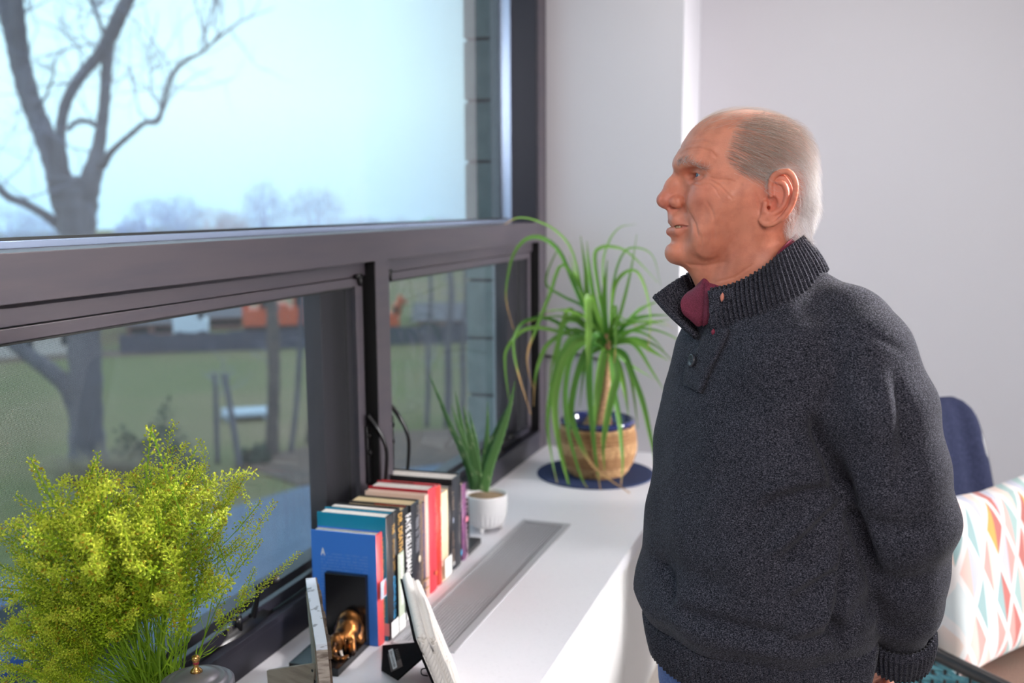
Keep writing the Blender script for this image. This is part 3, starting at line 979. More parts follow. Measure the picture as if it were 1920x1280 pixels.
v = [bm.verts.new((p + fd_ * x + sd_ * y + np.array([0, 0, z])).tolist()) for x, y, z in ((-1.12, -.70, 1.40), (-1.12, .70, 1.40), (-.2, .70, 1.475), (-.2, -.70, 1.475), (.33, .70, 1.435), (.33, -.70, 1.435))]
bm.faces.new((v[0], v[3], v[2], v[1])); bm.faces.new((v[3], v[5], v[4], v[2]))
bmesh.ops.solidify(bm, geom=bm.faces[:], thickness=0.03)
kid('roof', bm, car_m, car)
for x in (-1.35, 1.35):
    for y in (-.80, .80):
        bm = bmesh.new(); c = p + fd_ * x + sd_ * y + np.array([0, 0, .32]); tube(bm, [c - sd_ * .1, c + sd_ * .1], .32, 18); kid('wheel', bm, tyre_m, car)

# distant bare trees above the transom
rg3 = np.random.default_rng(77)
def far_tree(px, ytop, wpx, m, label, seed, grp=None):
    rg = np.random.default_rng(seed)
    D = 118.0 + (seed % 4) * 16.0
    az = math.atan((px - 960) / FPX) - YAW
    Yd = D * math.cos(az)
    base = at(px, 640, 1, Yd); base[2] = ZG
    top = at(px, ytop, 1, Yd)
    H = top[2] - ZG; W = wpx * D / FPX / math.cos(math.atan((px - 960) / FPX)) / 2
    r = empty('distant_tree', base); tag(r, label, 'tree', grp)
    bm = bmesh.new()
    for i in range(3):
        tube(bm, [base, base + np.array([rg.normal() * .3, rg.normal() * .3, H * .35]), base + np.array([rg.normal() * W * .4, rg.normal() * W * .3, H * .75])], [.28, .2, .1], 5)
    kid('trunk', bm, m, r)
    V, F = [], []
    for i in range(1500):
        d = rg.normal(size=3); d /= np.linalg.norm(d); rr = rg.uniform(.15, 1) ** .5
        c = base + np.array([d[0] * W * rr, d[1] * W * rr, H * .62 + d[2] * H * .38 * rr])
        out = np.array([d[0] * .6, d[1] * .6, .7]) + rg.normal(size=3) * .35; out /= np.linalg.norm(out)
        L = rg.uniform(.5, 1.3); w = np.cross(out, rg.normal(size=3)); w = w / np.linalg.norm(w) * rg.uniform(.02, .045)
        k = len(V); V += [c - w, c + w, c + out * L]; F.append((k, k + 1, k + 2))
    o = pydata('twigs', V, F, m, None, False); o.parent = r; o.matrix_parent_inverse = Matrix.Translation(-Vector(base.tolist())); o['kind'] = 'stuff'


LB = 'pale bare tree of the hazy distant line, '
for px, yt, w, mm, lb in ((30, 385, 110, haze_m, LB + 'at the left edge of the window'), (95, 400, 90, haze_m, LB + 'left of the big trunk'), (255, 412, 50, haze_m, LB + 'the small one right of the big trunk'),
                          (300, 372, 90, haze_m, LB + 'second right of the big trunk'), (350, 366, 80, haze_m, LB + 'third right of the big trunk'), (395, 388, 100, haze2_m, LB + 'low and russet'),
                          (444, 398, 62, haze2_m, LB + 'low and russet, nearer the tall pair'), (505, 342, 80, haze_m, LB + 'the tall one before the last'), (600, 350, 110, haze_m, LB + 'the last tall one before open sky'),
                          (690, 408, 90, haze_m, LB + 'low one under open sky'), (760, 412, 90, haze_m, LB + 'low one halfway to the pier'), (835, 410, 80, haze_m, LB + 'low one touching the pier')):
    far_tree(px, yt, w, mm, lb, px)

# block pier outside, at the right of the glass
pier = empty('block_pier', (-1.40, 3.72, ZG)); tag(pier, 'grey split-face block pier outside the right end of the window', 'pier', kind='structure')
xo = float(at(869, 100, 1, 3.70)[0])
zs = [float(at(900, y, 1, 3.70)[2]) for y in (73, 190, 303)]
crs = (zs[0] - zs[2]) / 2
z = zs[0] - crs * 34
bm = bmesh.new(); box(bm, (xo + 0.012, 3.708, ZG), (-1.29, 4.2, 3.4)); kid('mortar_core', bm, mortar_m, pier)
while z < 3.2:
    bm = bmesh.new()
    vv = box(bm, (xo, 3.70, z + 0.006), (-1.292, 4.19, z + crs - 0.006), 0.005)
    if z > -1.2: kid('block', bm, block_m, pier)
    else:
        kid('block', bm, block_m, pier) if z > -6 else bm.free()
    z += crs
# ================================================================== BOOKS AND THINGS ON THE COUNTER
paper_m = mat('page_edges', (226, 218, 212), rough=0.9, noise=(900, (200, 190, 182), 0.45, 0.7, (1, 0.05, 0.05)))
paper2_m = mat('yellowed_page_edges', (214, 190, 150), rough=0.9, noise=(900, (190, 166, 128), 0.45, 0.7))
cache = {}


def cm(name, rgb, rough=0.4):
    k = (name, rgb)
    if k not in cache: cache[k] = mat(name, rgb, rough=rough, spec=0.45)
    return cache[k]


def text_mesh(s, bold=False):
    cu = bpy.data.curves.new('lettering', 'FONT'); cu.body = s; cu.size = 1.0; cu.resolution_u = 2
    if bold: cu.offset = 0.02
    ob = bpy.data.objects.new('lettering_tmp', cu)
    me = bpy.data.meshes.new_from_object(ob)
    bpy.data.objects.remove(ob); bpy.data.curves.remove(cu)
    V = np.array([v.co[:2] for v in me.vertices]); F = [tuple(p.vertices) for p in me.polygons]
    bpy.data.meshes.remove(me)
    V -= V.min(0); V /= V.max(0)
    return V, F


def glyphs(n, seed, words=3):
    """unreadable small print: letter-like strokes in a unit box"""
    rg = np.random.default_rng(seed); V, F = [], []
    gaps = set(rg.choice(np.arange(2, n - 2), words - 1, replace=False)) if words > 1 else set()
    for i in range(n):
        if i in gaps: continue
        x = i / n; w = 0.72 / n
        for k in range(2 + rg.integers(0, 2)):
            if rg.uniform() < .5: a, b, c, d = x + rg.uniform(0, .6) * w, 0, .28 * w, 1
            else: a, b, c, d = x, rg.choice([0, .42, .84]), w, .17
            q = len(V); V += [(a, b), (a + c, b), (a + c, b + d), (a, b + d)]; F.append((q, q + 1, q + 2, q + 3))
    return np.array(V), F


def on_spine(name, VF, ztop, length, y0, height, m, parent, x=0.0008):
    V, F = VF
    return pydata(name, [(x, y0 + b * height, ztop - a * length) for a, b in V], F, m, parent, False)


def quad_on_spine(name, z0, z1, y0, y1, m, parent, x=0.0006):
    return pydata(name, [(x, y0, z0), (x, y1, z0), (x, y1, z1), (x, y0, z1)], [(0, 1, 2, 3)], m, parent, False)


RZ = math.radians(2.5)
RX = Matrix.Rotation(RZ, 3, 'Z')


def row_x(y):
    return -0.934 - 0.046 * (y - 1.834)


BOOK_Y = []


def book(label, pxl, pxr, pym, top, W, front, spine, pages=paper_m, dx=0.0, hard=True, under=0.004):
    y0 = float(at(pxl, pym, 0, row_x(2.0) + dx)[1]); 
    for _ in range(3): y0 = float(at(pxl, pym, 0, row_x(y0) + dx)[1])
    y1 = y0
    for _ in range(4): y1 = float(at(pxr, pym, 0, row_x(y1) + dx)[1])
    t = y1 - y0 - (0.0006 if BOOK_Y else 0.0022)
    zt = float(at(top[0], top[1], 0, row_x(y0) + dx)[2])
    h = zt - ZC
    BOOK_Y.append(y0)
    r = empty('book', (row_x(y0) + dx, y0, ZC), RZ)
    tag(r, label, 'book', 'books between the elephant bookends')
    b = 0.0028 if hard else 0.0008
    bm = bmesh.new()
    box(bm, (-W, 0, 0), (-0.004, b, h), 0, 0); box(bm, (-W, t - b, 0), (-0.004, t, h), 0, 0)
    # rounded spine
    n = 8
    prof = [(-0.004 + 0.004 * math.sin(math.pi * k / n) ** 0.6, t * k / n) for k in range(n + 1)]
    lo = [bm.verts.new((x, y, 0)) for x, y in prof]; hi = [bm.verts.new((x, y, h)) for x, y in prof]
    li = [bm.verts.new((-0.006, min(max(y, b), t - b), 0)) for x, y in prof]; hi2 = [bm.verts.new((-0.006, min(max(y, b), t - b), h)) for x, y in prof]
    for k in range(n):
        f = bm.faces.new((lo[k], lo[k + 1], hi[k + 1], hi[k])); f.material_index = 1; f.smooth = True
        f = bm.faces.new((hi[k], hi[k + 1], hi2[k + 1], hi2[k])); f.material_index = 1
        f = bm.faces.new((lo[k + 1], lo[k], li[k], li[k + 1])); f.material_index = 1
    build('cover', bm, [front, spine], r)
    bm = bmesh.new(); box(bm, (-W + 0.003, b, under), (-0.006, t - b, h - (0.0035 if hard else 0.0006)), 0)
    build('page_block', bm, pages, r)
    return r, t, h


gold = cm('gold_foil', (206, 160, 84)); wht = cm('white_ink', (236, 234, 236)); blk = cm('black_cloth', (26, 26, 30), 0.45)
grey_ink = cm('grey_ink', (150, 140, 134)); lab = cm('library_label', (238, 236, 236), 0.6)
# 1 blue
blue, red = cm('blue_jacket', (60, 122, 212)), cm('coral_jacket', (226, 84, 88))
r, t, h = book('blue-backed book with a coral red spine, first in the row against the front bookend', 709, 721.5, 1062, (705, 1006), 0.155, blue, red)
on_spine('spine_lettering', glyphs(24, 1, 3), h - .012, .085, t * .62, t * .26, gold, r)
on_spine('spine_lettering', glyphs(16, 2, 2), h - .145, .062, t * .62, t * .26, gold, r)
quad_on_spine('spine_picture', h - .142, h - .102, 0.0008, t * .96, cm('spine_photo_sky', (186, 196, 216)), r, .0042)
pydata('spine_figure', [(.0046, t * .5, h - .138), (.0046, t * .95, h - .138), (.0046, t * .95, h - .112), (.0046, t * .78, h - .103), (.0046, t * .55, h - .118)], [(0, 1, 2, 3, 4)], cm('spine_photo_figure', (196, 96, 92)), r, False)
VA, FA = text_mesh('A', True)
pydata('initial', [(-0.155 + .022 + a * .010, -0.0004, h - .042 + b * .016 - .012) for a, b in VA], [f[::-1] for f in FA], wht, r, False)
pale_ink = cm('pale_blue_ink', (126, 164, 222))
for k in range(17):
    V_, F_ = glyphs(44 if k else 38, 40 + k, 9)
    x0, ln = (.034, .098) if k == 0 else (.022, .110 if k < 6 else .108)
    pydata('text_line', [(-0.155 + x0 + a * ln, -0.0004, h - .051 - k * .0068 + b * .0028) for a, b in V_], [f[::-1] for f in F_], pale_ink, r, False)
# 2 teal
teal = cm('teal_jacket', (14, 134, 166))
r, t, h = book('teal book with a black gold-lettered spine, second in the row', 728, 742, 1062, (724, 972), 0.165, teal, cm('soft_black_jacket', (48, 46, 50)), dx=0.010)
on_spine('title', text_mesh('THE', True), h - .022, .022, t * .58, t * .34, gold, r)
on_spine('spine_lettering', glyphs(12, 3, 1), h - .056, .044, t * .58, t * .30, gold, r)
on_spine('spine_lettering', glyphs(7, 4, 1), h - .104, .024, t * .58, t * .30, gold, r)
on_spine('author', glyphs(24, 5, 3), h - .140, .095, t * .55, t * .36, cm('sky_blue_ink', (64, 160, 214)), r)
quad_on_spine('spine_label', .006, .042, 0.001, t, lab, r, .0043)
bm = bmesh.new(); box(bm, (-.026, -.0006, .012), (-.001, 0.0006, .040)); build('label_wrap', bm, cm('pink_label', (206, 150, 152), .6), r)
# 3 DR. DEATH
r, t, h = book('black book lettered DR. DEATH in gold over a pale green panel', 742.6, 754.5, 1050, (741, 960), 0.162, blk, blk, dx=0.010)
on_spine('title', text_mesh('DR. DEATH', True), h - .006, .085, t * .16, t * .66, gold, r, .0046)
quad_on_spine('spine_panel', .012, h - .095, .001, t - .001, cm('pale_green_panel', (176, 186, 168)), r, .0042)
on_spine('author', text_mesh('JONATHAN KELLERMAN', True), h - .100, .115, t * .2, t * .62, wht, r, .0047)
quad_on_spine('spine_label', .004, .036, 0.0005, t, lab, r, .0050)
# 4 FAYE KELLERMAN
r, t, h = book('black book with FAYE KELLERMAN in tall white letters', 757, 770, 1040, (766, 951), 0.150, cm('charcoal_jacket', (62, 56, 56)), blk, paper2_m, dx=0.002)
on_spine('author', text_mesh('FAYE KELLERMAN', True), h - .012, .142, t * .10, t * .76, wht, r, .0046)
quad_on_spine('spine_emblem', .055, .070, t * .3, t * .9, cm('dull_gold', (140, 104, 60)), r, .0045)
quad_on_spine('spine_label', .004, .030, 0.0005, t, lab, r, .0050)
bm = bmesh.new(); box(bm, (-.085, t - .0045, h - .001), (-.008, t - .0029, h + .0006)); build('endpaper_edge', bm, cm('rust_endpaper', (176, 76, 50)), r)
# 5 script
r, t, h = book('black book with a handwritten white title and a gold-edged round emblem', 775, 790.5, 1040, (776, 946), 0.160, blk, cm('ink_black_jacket', (40, 42, 50)), paper2_m)
on_spine('title', glyphs(7, 11, 1), h - .004, .022, t * .28, t * .34, grey_ink, r, .0046)
for z0_, ln, sd, hh in ((.030, .026, 12, .5), (.062, .012, 13, .4), (.080, .034, 14, .5)):
    rgx = np.random.default_rng(sd); bm = bmesh.new()
    n_ = int(ln / .0045); pts = []
    for k in range(n_ * 6):
        q = k / (n_ * 6 - 1); pts.append((.0046, t * (.30 + .20 * math.sin(q * n_ * 6.28) + (.22 * math.exp(-q * 9))), h - z0_ - ln * q + .0012 * math.cos(q * n_ * 6.28)))
    tube(bm, pts, .0005, 5); build('script', bm, cm('silver_ink', (196, 196, 206)), r)
quad_on_spine('gold_edge', .004, h - .002, t * .78, t * .93, cm('tarnished_gold', (128, 104, 62)), r, .0044)
bm = bmesh.new(); lathe(bm, [(0, .0006), (.0052, .0006), (.0060, 0)], 24)
for v in bm.verts: v.co = Vector((.0044 + v.co.z, t * .55 + v.co.x * .9, h - .135 + v.co.y * 1.5))
build('emblem', bm, cm('cream_emblem', (220, 206, 184)), r, False)
on_spine('author', glyphs(18, 15, 3), h - .162, .058, t * .30, t * .24, grey_ink, r, .0046)
quad_on_spine('spine_label', .003, .024, 0.0005, t, lab, r, .0050)
# 6 purple
r, t, h = book('cream-boarded book with a mottled purple and gold cloth spine', 791, 800, 1020, (792, 944), 0.150, cm('cream_boards', (214, 200, 176)), mat('mottled_purple_cloth', (92, 78, 104), rough=.7, noise=(120, (146, 112, 92), .5, .7)), paper2_m)
for zz in (.028, .050):
    quad_on_spine('gold_band', zz, zz + .006, .0005, t, cm('worn_gold', (164, 124, 86)), r, .0044)
# 7 peach
r, t, h = book('tall white-paged book with a pale peach spine beside the thick red one', 800.5, 806, 1010, (802, 927), 0.158, cm('peach_cloth', (232, 196, 178), .6), cm('peach_spine', (236, 190, 176), .6))
# 8 red
r, t, h = book('thick plain red cloth book in the middle of the row', 806.5, 821.5, 1010, (803, 921), 0.158, cm('crimson_boards', (176, 36, 50)), cm('red_cloth', (226, 66, 80), .55))
on_spine('title', glyphs(20, 21, 3), h - .022, .130, t * .42, t * .18, cm('faded_gold', (222, 120, 96)), r, .0046)
quad_on_spine('spine_mark', .040, .050, t * .4, t * .62, cm('orange_mark', (232, 112, 52)), r, .0046)
bm = bmesh.new(); box(bm, (-.120, t - .0045, h - .0005), (-.060, t - .0029, h + .0012)); build('endpaper_edge', bm, blk, r)
# 9 scarlet, letters in white
r, t, h = book('slim scarlet book with bold white lettering down its spine', 822, 830, 1010, (821, 913), 0.160, cm('scarlet_jacket', (204, 48, 44)), cm('scarlet_spine', (222, 70, 58)))
on_spine('title', glyphs(17, 22, 2), h - .050, .090, t * .18, t * .6, cm('rosy_white_ink', (250, 206, 198)), r, .0046)
on_spine('author', glyphs(12, 23, 2), h - .155, .050, t * .2, t * .5, cm('rosy_white_ink', (250, 206, 198)), r, .0046)
# 10 cream
r, t, h = book('pale cream book with a white library label at the foot of its spine', 830.5, 843.5, 1010, (836, 921), 0.150, cm('ivory_jacket', (244, 226, 196)), cm('ivory_spine', (248, 224, 186), .5))
quad_on_spine('spine_label', .006, .056, 0.0005, t, lab, r, .0046)
# 11 thin black
r, t, h = book('thin black book with brown lettering and a small white oval', 844, 850.5, 1000, (846, 912), 0.155, blk, cm('warm_black', (44, 40, 44)))
on_spine('title', glyphs(7, 24, 1), h - .012, .052, t * .25, t * .5, cm('tan_ink', (166, 138, 112)), r, .0046)
bm = bmesh.new(); lathe(bm, [(0, .0006), (.0030, .0006), (.0034, 0)], 18)
for v in bm.verts: v.co = Vector((.0044 + v.co.z, t * .5 + v.co.x * .8, h - .088 + v.co.y * 2.2))
build('spine_oval', bm, cm('pale_blue_oval', (204, 210, 236)), r)
on_spine('author', glyphs(14, 25, 2), h - .118, .080, t * .25, t * .45, cm('tan_ink', (166, 138, 112)), r, .0046)
on_spine('series_mark', text_mesh('S', True), .030, .012, t * .2, t * .6, wht, r, .0047)
# 12 tall black
r, t, h = book('tallest black book near the aloe, with a blue round sticker low on its spine', 851.5, 867, 1000, (859, 893), 0.190, blk, cm('slate_black', (44, 46, 54)))
on_spine('author', glyphs(22, 26, 2), h - .018, .070, t * .70, t * .16, grey_ink, r, .0046)
on_spine('title', glyphs(26, 27, 4), h - .068, .110, t * .38, t * .22, grey_ink, r, .0046)
bm = bmesh.new(); lathe(bm, [(0, .0006), (.0066, .0006), (.0070, 0)], 24)
for v in bm.verts: v.co = Vector((.0044 + v.co.z, t * .66 + v.co.x * .8, .034 + v.co.y * 1.25))
build('round_sticker', bm, cm('cyan_sticker', (60, 160, 206)), r)
# 13 purple
r, t, h = book('slim purple-spined book, last in the row before the aloe', 868.5, 876.5, 1000, (872, 906), 0.150, cm('navy_boards', (24, 28, 44)), mat('plum_spine', (120, 70, 116), rough=.4, noise=(70, (150, 96, 128), .45, .7)), paper2_m)
on_spine('title', glyphs(14, 28, 2), h - .016, .066, t * .35, t * .42, cm('pale_pink_ink', (236, 206, 224)), r, .0046)
quad_on_spine('spine_picture', h - .104, h - .090, t * .25, t * .85, cm('pink_picture', (236, 140, 160)), r, .0045)
on_spine('author', glyphs(22, 29, 3), h - .112, .090, t * .35, t * .42, cm('pale_pink_ink', (236, 206, 224)), r, .0046)
y_end = r.location.y + t

# ---- bookends
black_lacq = mat('black_lacquered_wood', (16, 15, 17), rough=0.22, spec=0.5)
bronze_m = mat('cast_bronze', (150, 96, 48), rough=0.30, metal=0.85, noise=(38, (46, 32, 26), 0.40, 0.60))
tusk_m = mat('ivory_resin', (206, 190, 180), rough=0.35)


def bookend(label, loc, rz, flip, figure):
    r = empty('elephant_bookend', loc, rz)
    tag(r, label, 'bookend', 'pair of elephant bookends')
    bm = bmesh.new()
    box(bm, (-.110, -.150 if not flip else 0.0, 0), (0, 0 if not flip else .110, .016), .0015); build('base', bm, black_lacq, r)
    bm = bmesh.new()
    box(bm, (-.095, -.014 if not flip else 0, .016), (0, 0 if not flip else .014, .158), .0015); build('upright', bm, black_lacq, r)
    if figure:
        f = Field((-.125, -.160, .010), (0.02, -.005, .120), .0016)
        f.ell((-.052, -.050, .062), (.033, .038, .034), .006)                     # barrel
        f.ell((-.050, -.030, .066), (.032, .022, .040), .010)                     # rump
        f.ell((-.064, -.078, .050), (.026, .026, .027), .010)                     # shoulders
        f.ell((-.080, -.106, .042), (.021, .022, .024), .007)                     # head, lowered
        f.ell((-.080, -.100, .060), (.014, .014, .010), .006)                     # brow dome
        f.chain([(-.082, -.122, .036, .0105), (-.080, -.134, .026, .0085), (-.070, -.140, .020, .0065), (-.056, -.138, .020, .005), (-.046, -.134, .024, .0038)], .005)  # trunk
        for sx in (-.026, -.074):
            f.chain([(sx, -.030, .052, .017), (sx - .0, -.046, .032, .013), (sx + .002, -.026, .021, .0115), (sx + .002, -.034, .0175, .012)], .006)    # hind legs
        for sx in (-.040, -.092):
            f.chain([(sx, -.080, .044, .013), (sx + .002, -.094, .028, .0100), (sx + .004, -.104, .0185, .0100)], .006)   # fore legs, knees bent
        for sx, d_ in ((-.054, 1), (-.106, -1)):
            f.ell((sx, -.098, .040), (.0042, .017, .021), .003)                      # ears
            f.ell((sx + .004 * d_, -.098, .040), (.0030, .011, .014), .002, cut=True)
        for sx in (-.066, -.096):
            f.ell((sx, -.119, .050), (.0035, .0035, .0032), .0015)                  # eyes
            f.ell((sx, -.119, .0545), (.0055, .004, .0016), .0015)
        f.chain([(-.046, -.014, .080, .003), (-.030, -.016, .062, .0026), (-.026, -.02, .046, .0032)], .002)   # tail
        v, q = f.mesh()
        ca_, sa_ = math.cos(.36), math.sin(.36)
        def turn(p):
            p = (np.asarray(p, float) - np.array([-.052, -.030, .016])) * .79
            return np.stack([p[..., 0] * ca_ - p[..., 1] * sa_ - .036, p[..., 0] * sa_ + p[..., 1] * ca_ - .026, p[..., 2] + .0155], -1)
        v = turn(v)
        o = link('elephant', fastmesh('elephant', v, q), bronze_m, r)
        for sx in (-.064, -.098):
            bm = bmesh.new(); tube(bm, turn(spline([(sx, -.124, .034), (sx + .006, -.134, .024), (sx + .022, -.134, .020)], 10)), np.linspace(.0035, .0012, 10), 8)
            build('tusk', bm, tusk_m, o)
    return r


c = at(695, 1205, 2, ZC)
bookend('black bookend with a bronze elephant, in front of the blue book', (float(c[0]) + .004, BOOK_Y[0] - .0012, ZC), RZ, False, True)
bookend('black bookend behind the purple book, its base showing beside the aloe pot', (-0.958, y_end + .001, ZC), RZ, True, False)

# ---- picture frames
def plank(bm, a, b, th_dir, th, dn, dz):
    """box along a->b, thickness along th_dir, depth dz downward direction dn"""
    a, b, th_dir, dn = map(np.array, (a, b, th_dir, dn))
    v = [bm.verts.new(p.tolist()) for p in (a, b, b + th_dir * th, a + th_dir * th, a + dn * dz, b + dn * dz, b + dn * dz + th_dir * th, a + dn * dz + th_dir * th)]
    for f in ((0, 1, 2, 3), (7, 6, 5, 4), (0, 4, 5, 1), (1, 5, 6, 2), (2, 6, 7, 3), (3, 7, 4, 0)): bm.faces.new([v[i] for i in f])


wood_m = mat('weathered_grey_wood', (176, 166, 156), rough=0.85, noise=(30, (112, 100, 92), 0.45, 0.68, (1, 1, 6)), bump=(60, 0.8, 0.003, (1, 1, 4)))
wood_d = mat('dark_weathered_wood', (104, 88, 76), rough=0.85, noise=(40, (66, 54, 46), 0.4, 0.7, (1, 1, 5)), bump=(60, 0.8, 0.003))
taupe_m = mat('taupe_board', (148, 136, 122), rough=0.8, noise=(20, (126, 114, 102), 0.4, 0.7, (1, 1, 5)))
photo_m = mat('photo_print', (120, 118, 124), rough=0.15, noise=(14, (196, 182, 170), 0.4, 0.6))
zt = 0.885
A = at(573, 1084, 2, zt); B = at(592, 1208, 2, zt)               # back top edge, far and near
ln = (B - A); ln[2] = 0; Lw = np.linalg.norm(ln); ln /= Lw
nm = np.array([-ln[1], ln[0], 0]);                                # towards the room
if nm[0] < 0: nm = -nm
dn = np.array([0.0, 0, -1.0]) - 0.0 * nm + nm * 0.05; dn /= np.linalg.norm(dn)
fr1 = empty('wooden_picture_frame', (float(B[0]), float(B[1]), ZC))
tag(fr1, 'weathered wooden picture frame seen edge-on, standing left of the elephant bookend', 'picture frame')
Hf = (zt - ZC) / -dn[2]
w_ = 0.030; th_ = 0.018


def fkid(name, bm, m, root, smooth=False): return kid(name, bm, m, root, smooth)


sky_wash_m = mat('sky_tinted_whitewash', (214, 222, 236), rough=0.6, noise=(50, (150, 156, 168), 0.60, 0.66, (1, 1, 5)), bump=(90, 0.6, 0.002))  # whitewash, with the sky's reflection on the top face put into its colour
bm = bmesh.new(); plank(bm, A, B, nm, th_, dn, w_ * .35); fkid('sky_tinted_top', bm, sky_wash_m, fr1)
bm = bmesh.new(); plank(bm, A + dn * w_ * .35, B + dn * w_ * .35, nm, th_, dn, w_ * .65); fkid('frame_rail', bm, wood_m, fr1)
bm = bmesh.new(); plank(bm, A + dn * (Hf - w_), B + dn * (Hf - w_), nm, th_, dn, w_); fkid('frame_rail', bm, wood_m, fr1)
for base in (A, B - ln * w_):
    bm = bmesh.new(); plank(bm, base + dn * w_, base + ln * w_ + dn * w_, nm, th_, dn, Hf - 2 * w_); fkid('frame_stile', bm, wood_m, fr1)
for k in range(9):                                                   # proud saw-marked strips on the front
    bm = bmesh.new(); a0 = A + ln * Lw * k / 9; plank(bm, a0 + nm * th_, a0 + ln * (Lw / 9 - .002) + nm * th_, nm, .003 + .0015 * (k % 3), dn, w_ * .95); fkid('front_strip', bm, wood_d, fr1)
bm = bmesh.new(); plank(bm, B - ln * .005 + nm * th_ + dn * w_, B + nm * th_ + dn * w_, nm, .004, dn, Hf - w_); fkid('front_strip', bm, wood_d, fr1)
bm = bmesh.new(); plank(bm, A + ln * w_ + dn * w_ + nm * .008, B - ln * w_ + dn * w_ + nm * .008, nm, .003, dn, Hf - 2 * w_); fkid('photo', bm, photo_m, fr1)
bm = bmesh.new(); plank(bm, A + ln * w_ * .6 + dn * w_ * .6 - nm * .002, B - ln * w_ * .6 + dn * w_ * .6 - nm * .002, nm, .004, dn, Hf - 1.2 * w_); fkid('back_board', bm, taupe_m, fr1)
# easel leg with two hinge holes
e0 = at(591, 1243, 1, float(B[1]) + 0.05); e1 = at(500, 1257, 1, float(B[1]) + 0.085)
foot = np.array([e1[0] - .002, e1[1] + .01, ZC]); foot2 = np.array([e0[0] - .03, e0[1] + .01, ZC])
nn_ = np.cross(e1 - e0, foot - e0); nn_ /= np.linalg.norm(nn_)
if nn_[1] > 0: nn_ = -nn_
bm = bmesh.new()
P4 = [e0, e1, foot, foot2]
v0 = [bm.verts.new(p.tolist()) for p in P4]; v1 = [bm.verts.new((p - nn_ * .005).tolist()) for p in P4]
bm.faces.new(v0); bm.faces.new(v1[::-1])
for i in range(4): bm.faces.new((v0[i], v1[i], v1[(i + 1) % 4], v0[(i + 1) % 4]))
bmesh.ops.recalc_face_normals(bm, faces=bm.faces)
leg = fkid('easel_leg', bm, taupe_m, fr1)
for hx, hy in ((586, 1257), (590, 1277)):
    d = ray(hx, hy); tt = ((e0 - CAM) @ nn_) / (d @ nn_); p = CAM + d * tt
    bm = bmesh.new(); tube(bm, [p - nn_ * .0004, p + nn_ * .0006], .0028, 12); o = build('screw_hole', bm, black_m, None); o.parent = leg

ivory_m = mat('chalky_white_resin', (234, 230, 226), rough=0.6, bump=(500, 0.3, 0.001))
velv_m = mat('black_velvet_board', (13, 13, 16), rough=0.9, spec=0.1)
zt = 0.850
A = at(753, 1080, 2, zt); B = at(779, 1196, 2, zt)
ln = (B - A); ln[2] = 0; Lw = np.linalg.norm(ln); ln /= Lw
nm = np.array([-ln[1], ln[0], 0])
if nm[0] < 0: nm = -nm
lean = 0.37
dn = np.array([0, 0, -1.0]) + nm * lean; dn /= np.linalg.norm(dn)
Hf = (zt - ZC) / -dn[2]
fr2 = empty('rope_picture_frame', (float(B[0]), float(B[1]), ZC))
tag(fr2, 'chalky white rope-twist picture frame with a black easel back, leaning before the books', 'picture frame')
w_, th_ = .034, .022
for a0, b0, nme in ((A, B, 'frame_rail'), (A + dn * (Hf - w_), B + dn * (Hf - w_), 'frame_rail')):
    bm = bmesh.new(); plank(bm, a0, b0, nm, th_, dn, w_); bmesh.ops.bevel(bm, geom=bm.edges[:], offset=.004, segments=3, affect='EDGES'); fkid(nme, bm, ivory_m, fr2, True)
for base in (A, B - ln * w_):
    bm = bmesh.new(); plank(bm, base + dn * w_, base + ln * w_ + dn * w_, nm, th_, dn, Hf - 2 * w_); fkid('frame_stile', bm, ivory_m, fr2)


def rope(a, b, r, pitch, parent, nme='rope_moulding'):
    a, b = np.array(a), np.array(b); d = b - a; L = np.linalg.norm(d); d /= L
    s1 = np.cross(d, [0, 0, 1.0]); s1 = s1 / np.linalg.norm(s1) if np.linalg.norm(s1) > .1 else np.array([1.0, 0, 0]); s2 = np.cross(d, s1)
    bm = bmesh.new(); n = max(24, int(L / pitch * 9))
    for k in range(3):
        pts = []
        for i in range(n + 1):
            q = i / n * L; an = 2 * math.pi * (q / pitch) / 3 + k * 2 * math.pi / 3
            pts.append(a + d * q + r * .52 * (math.cos(an) * s1 + math.sin(an) * s2))
        tube(bm, pts, r * .60, 7)
    return fkid(nme, bm, ivory_m, parent, True)


off = nm * (th_ * .45)
rope(A + off + dn * .0015, B + off + dn * .0015, .0078, .0095, fr2)                 # along the top
rope(A + nm * (th_ + .003) + dn * .012 + ln * .012, B + nm * (th_ + .003) + dn * .012 - ln * .012, .0062, .008, fr2)
rope(A + nm * (th_ + .003) + dn * (Hf - .012) + ln * .012, B + nm * (th_ + .003) + dn * (Hf - .012) - ln * .012, .0062, .008, fr2)
rope(A + nm * (th_ + .003) + ln * .012 + dn * .02, A + nm * (th_ + .003) + ln * .012 + dn * (Hf - .02), .0062, .008, fr2)
rope(B + nm * (th_ + .003) - ln * .012 + dn * .02, B + nm * (th_ + .003) - ln * .012 + dn * (Hf - .02), .0062, .008, fr2)
rope(B + off - ln * .0015 + dn * .008, B + off - ln * .0015 + dn * (Hf - .008), .0078, .0095, fr2)
bm = bmesh.new(); plank(bm, A + ln * w_ + dn * w_ + nm * .010, B - ln * w_ + dn * w_ + nm * .010, nm, .003, dn, Hf - 2 * w_); fkid('photo', bm, photo_m, fr2)
bm = bmesh.new(); plank(bm, A + ln * .004 + dn * .004 - nm * .005, B - ln * .004 + dn * .004 - nm * .005, nm, .005, dn, Hf - .008); fkid('back_board', bm, velv_m, fr2)
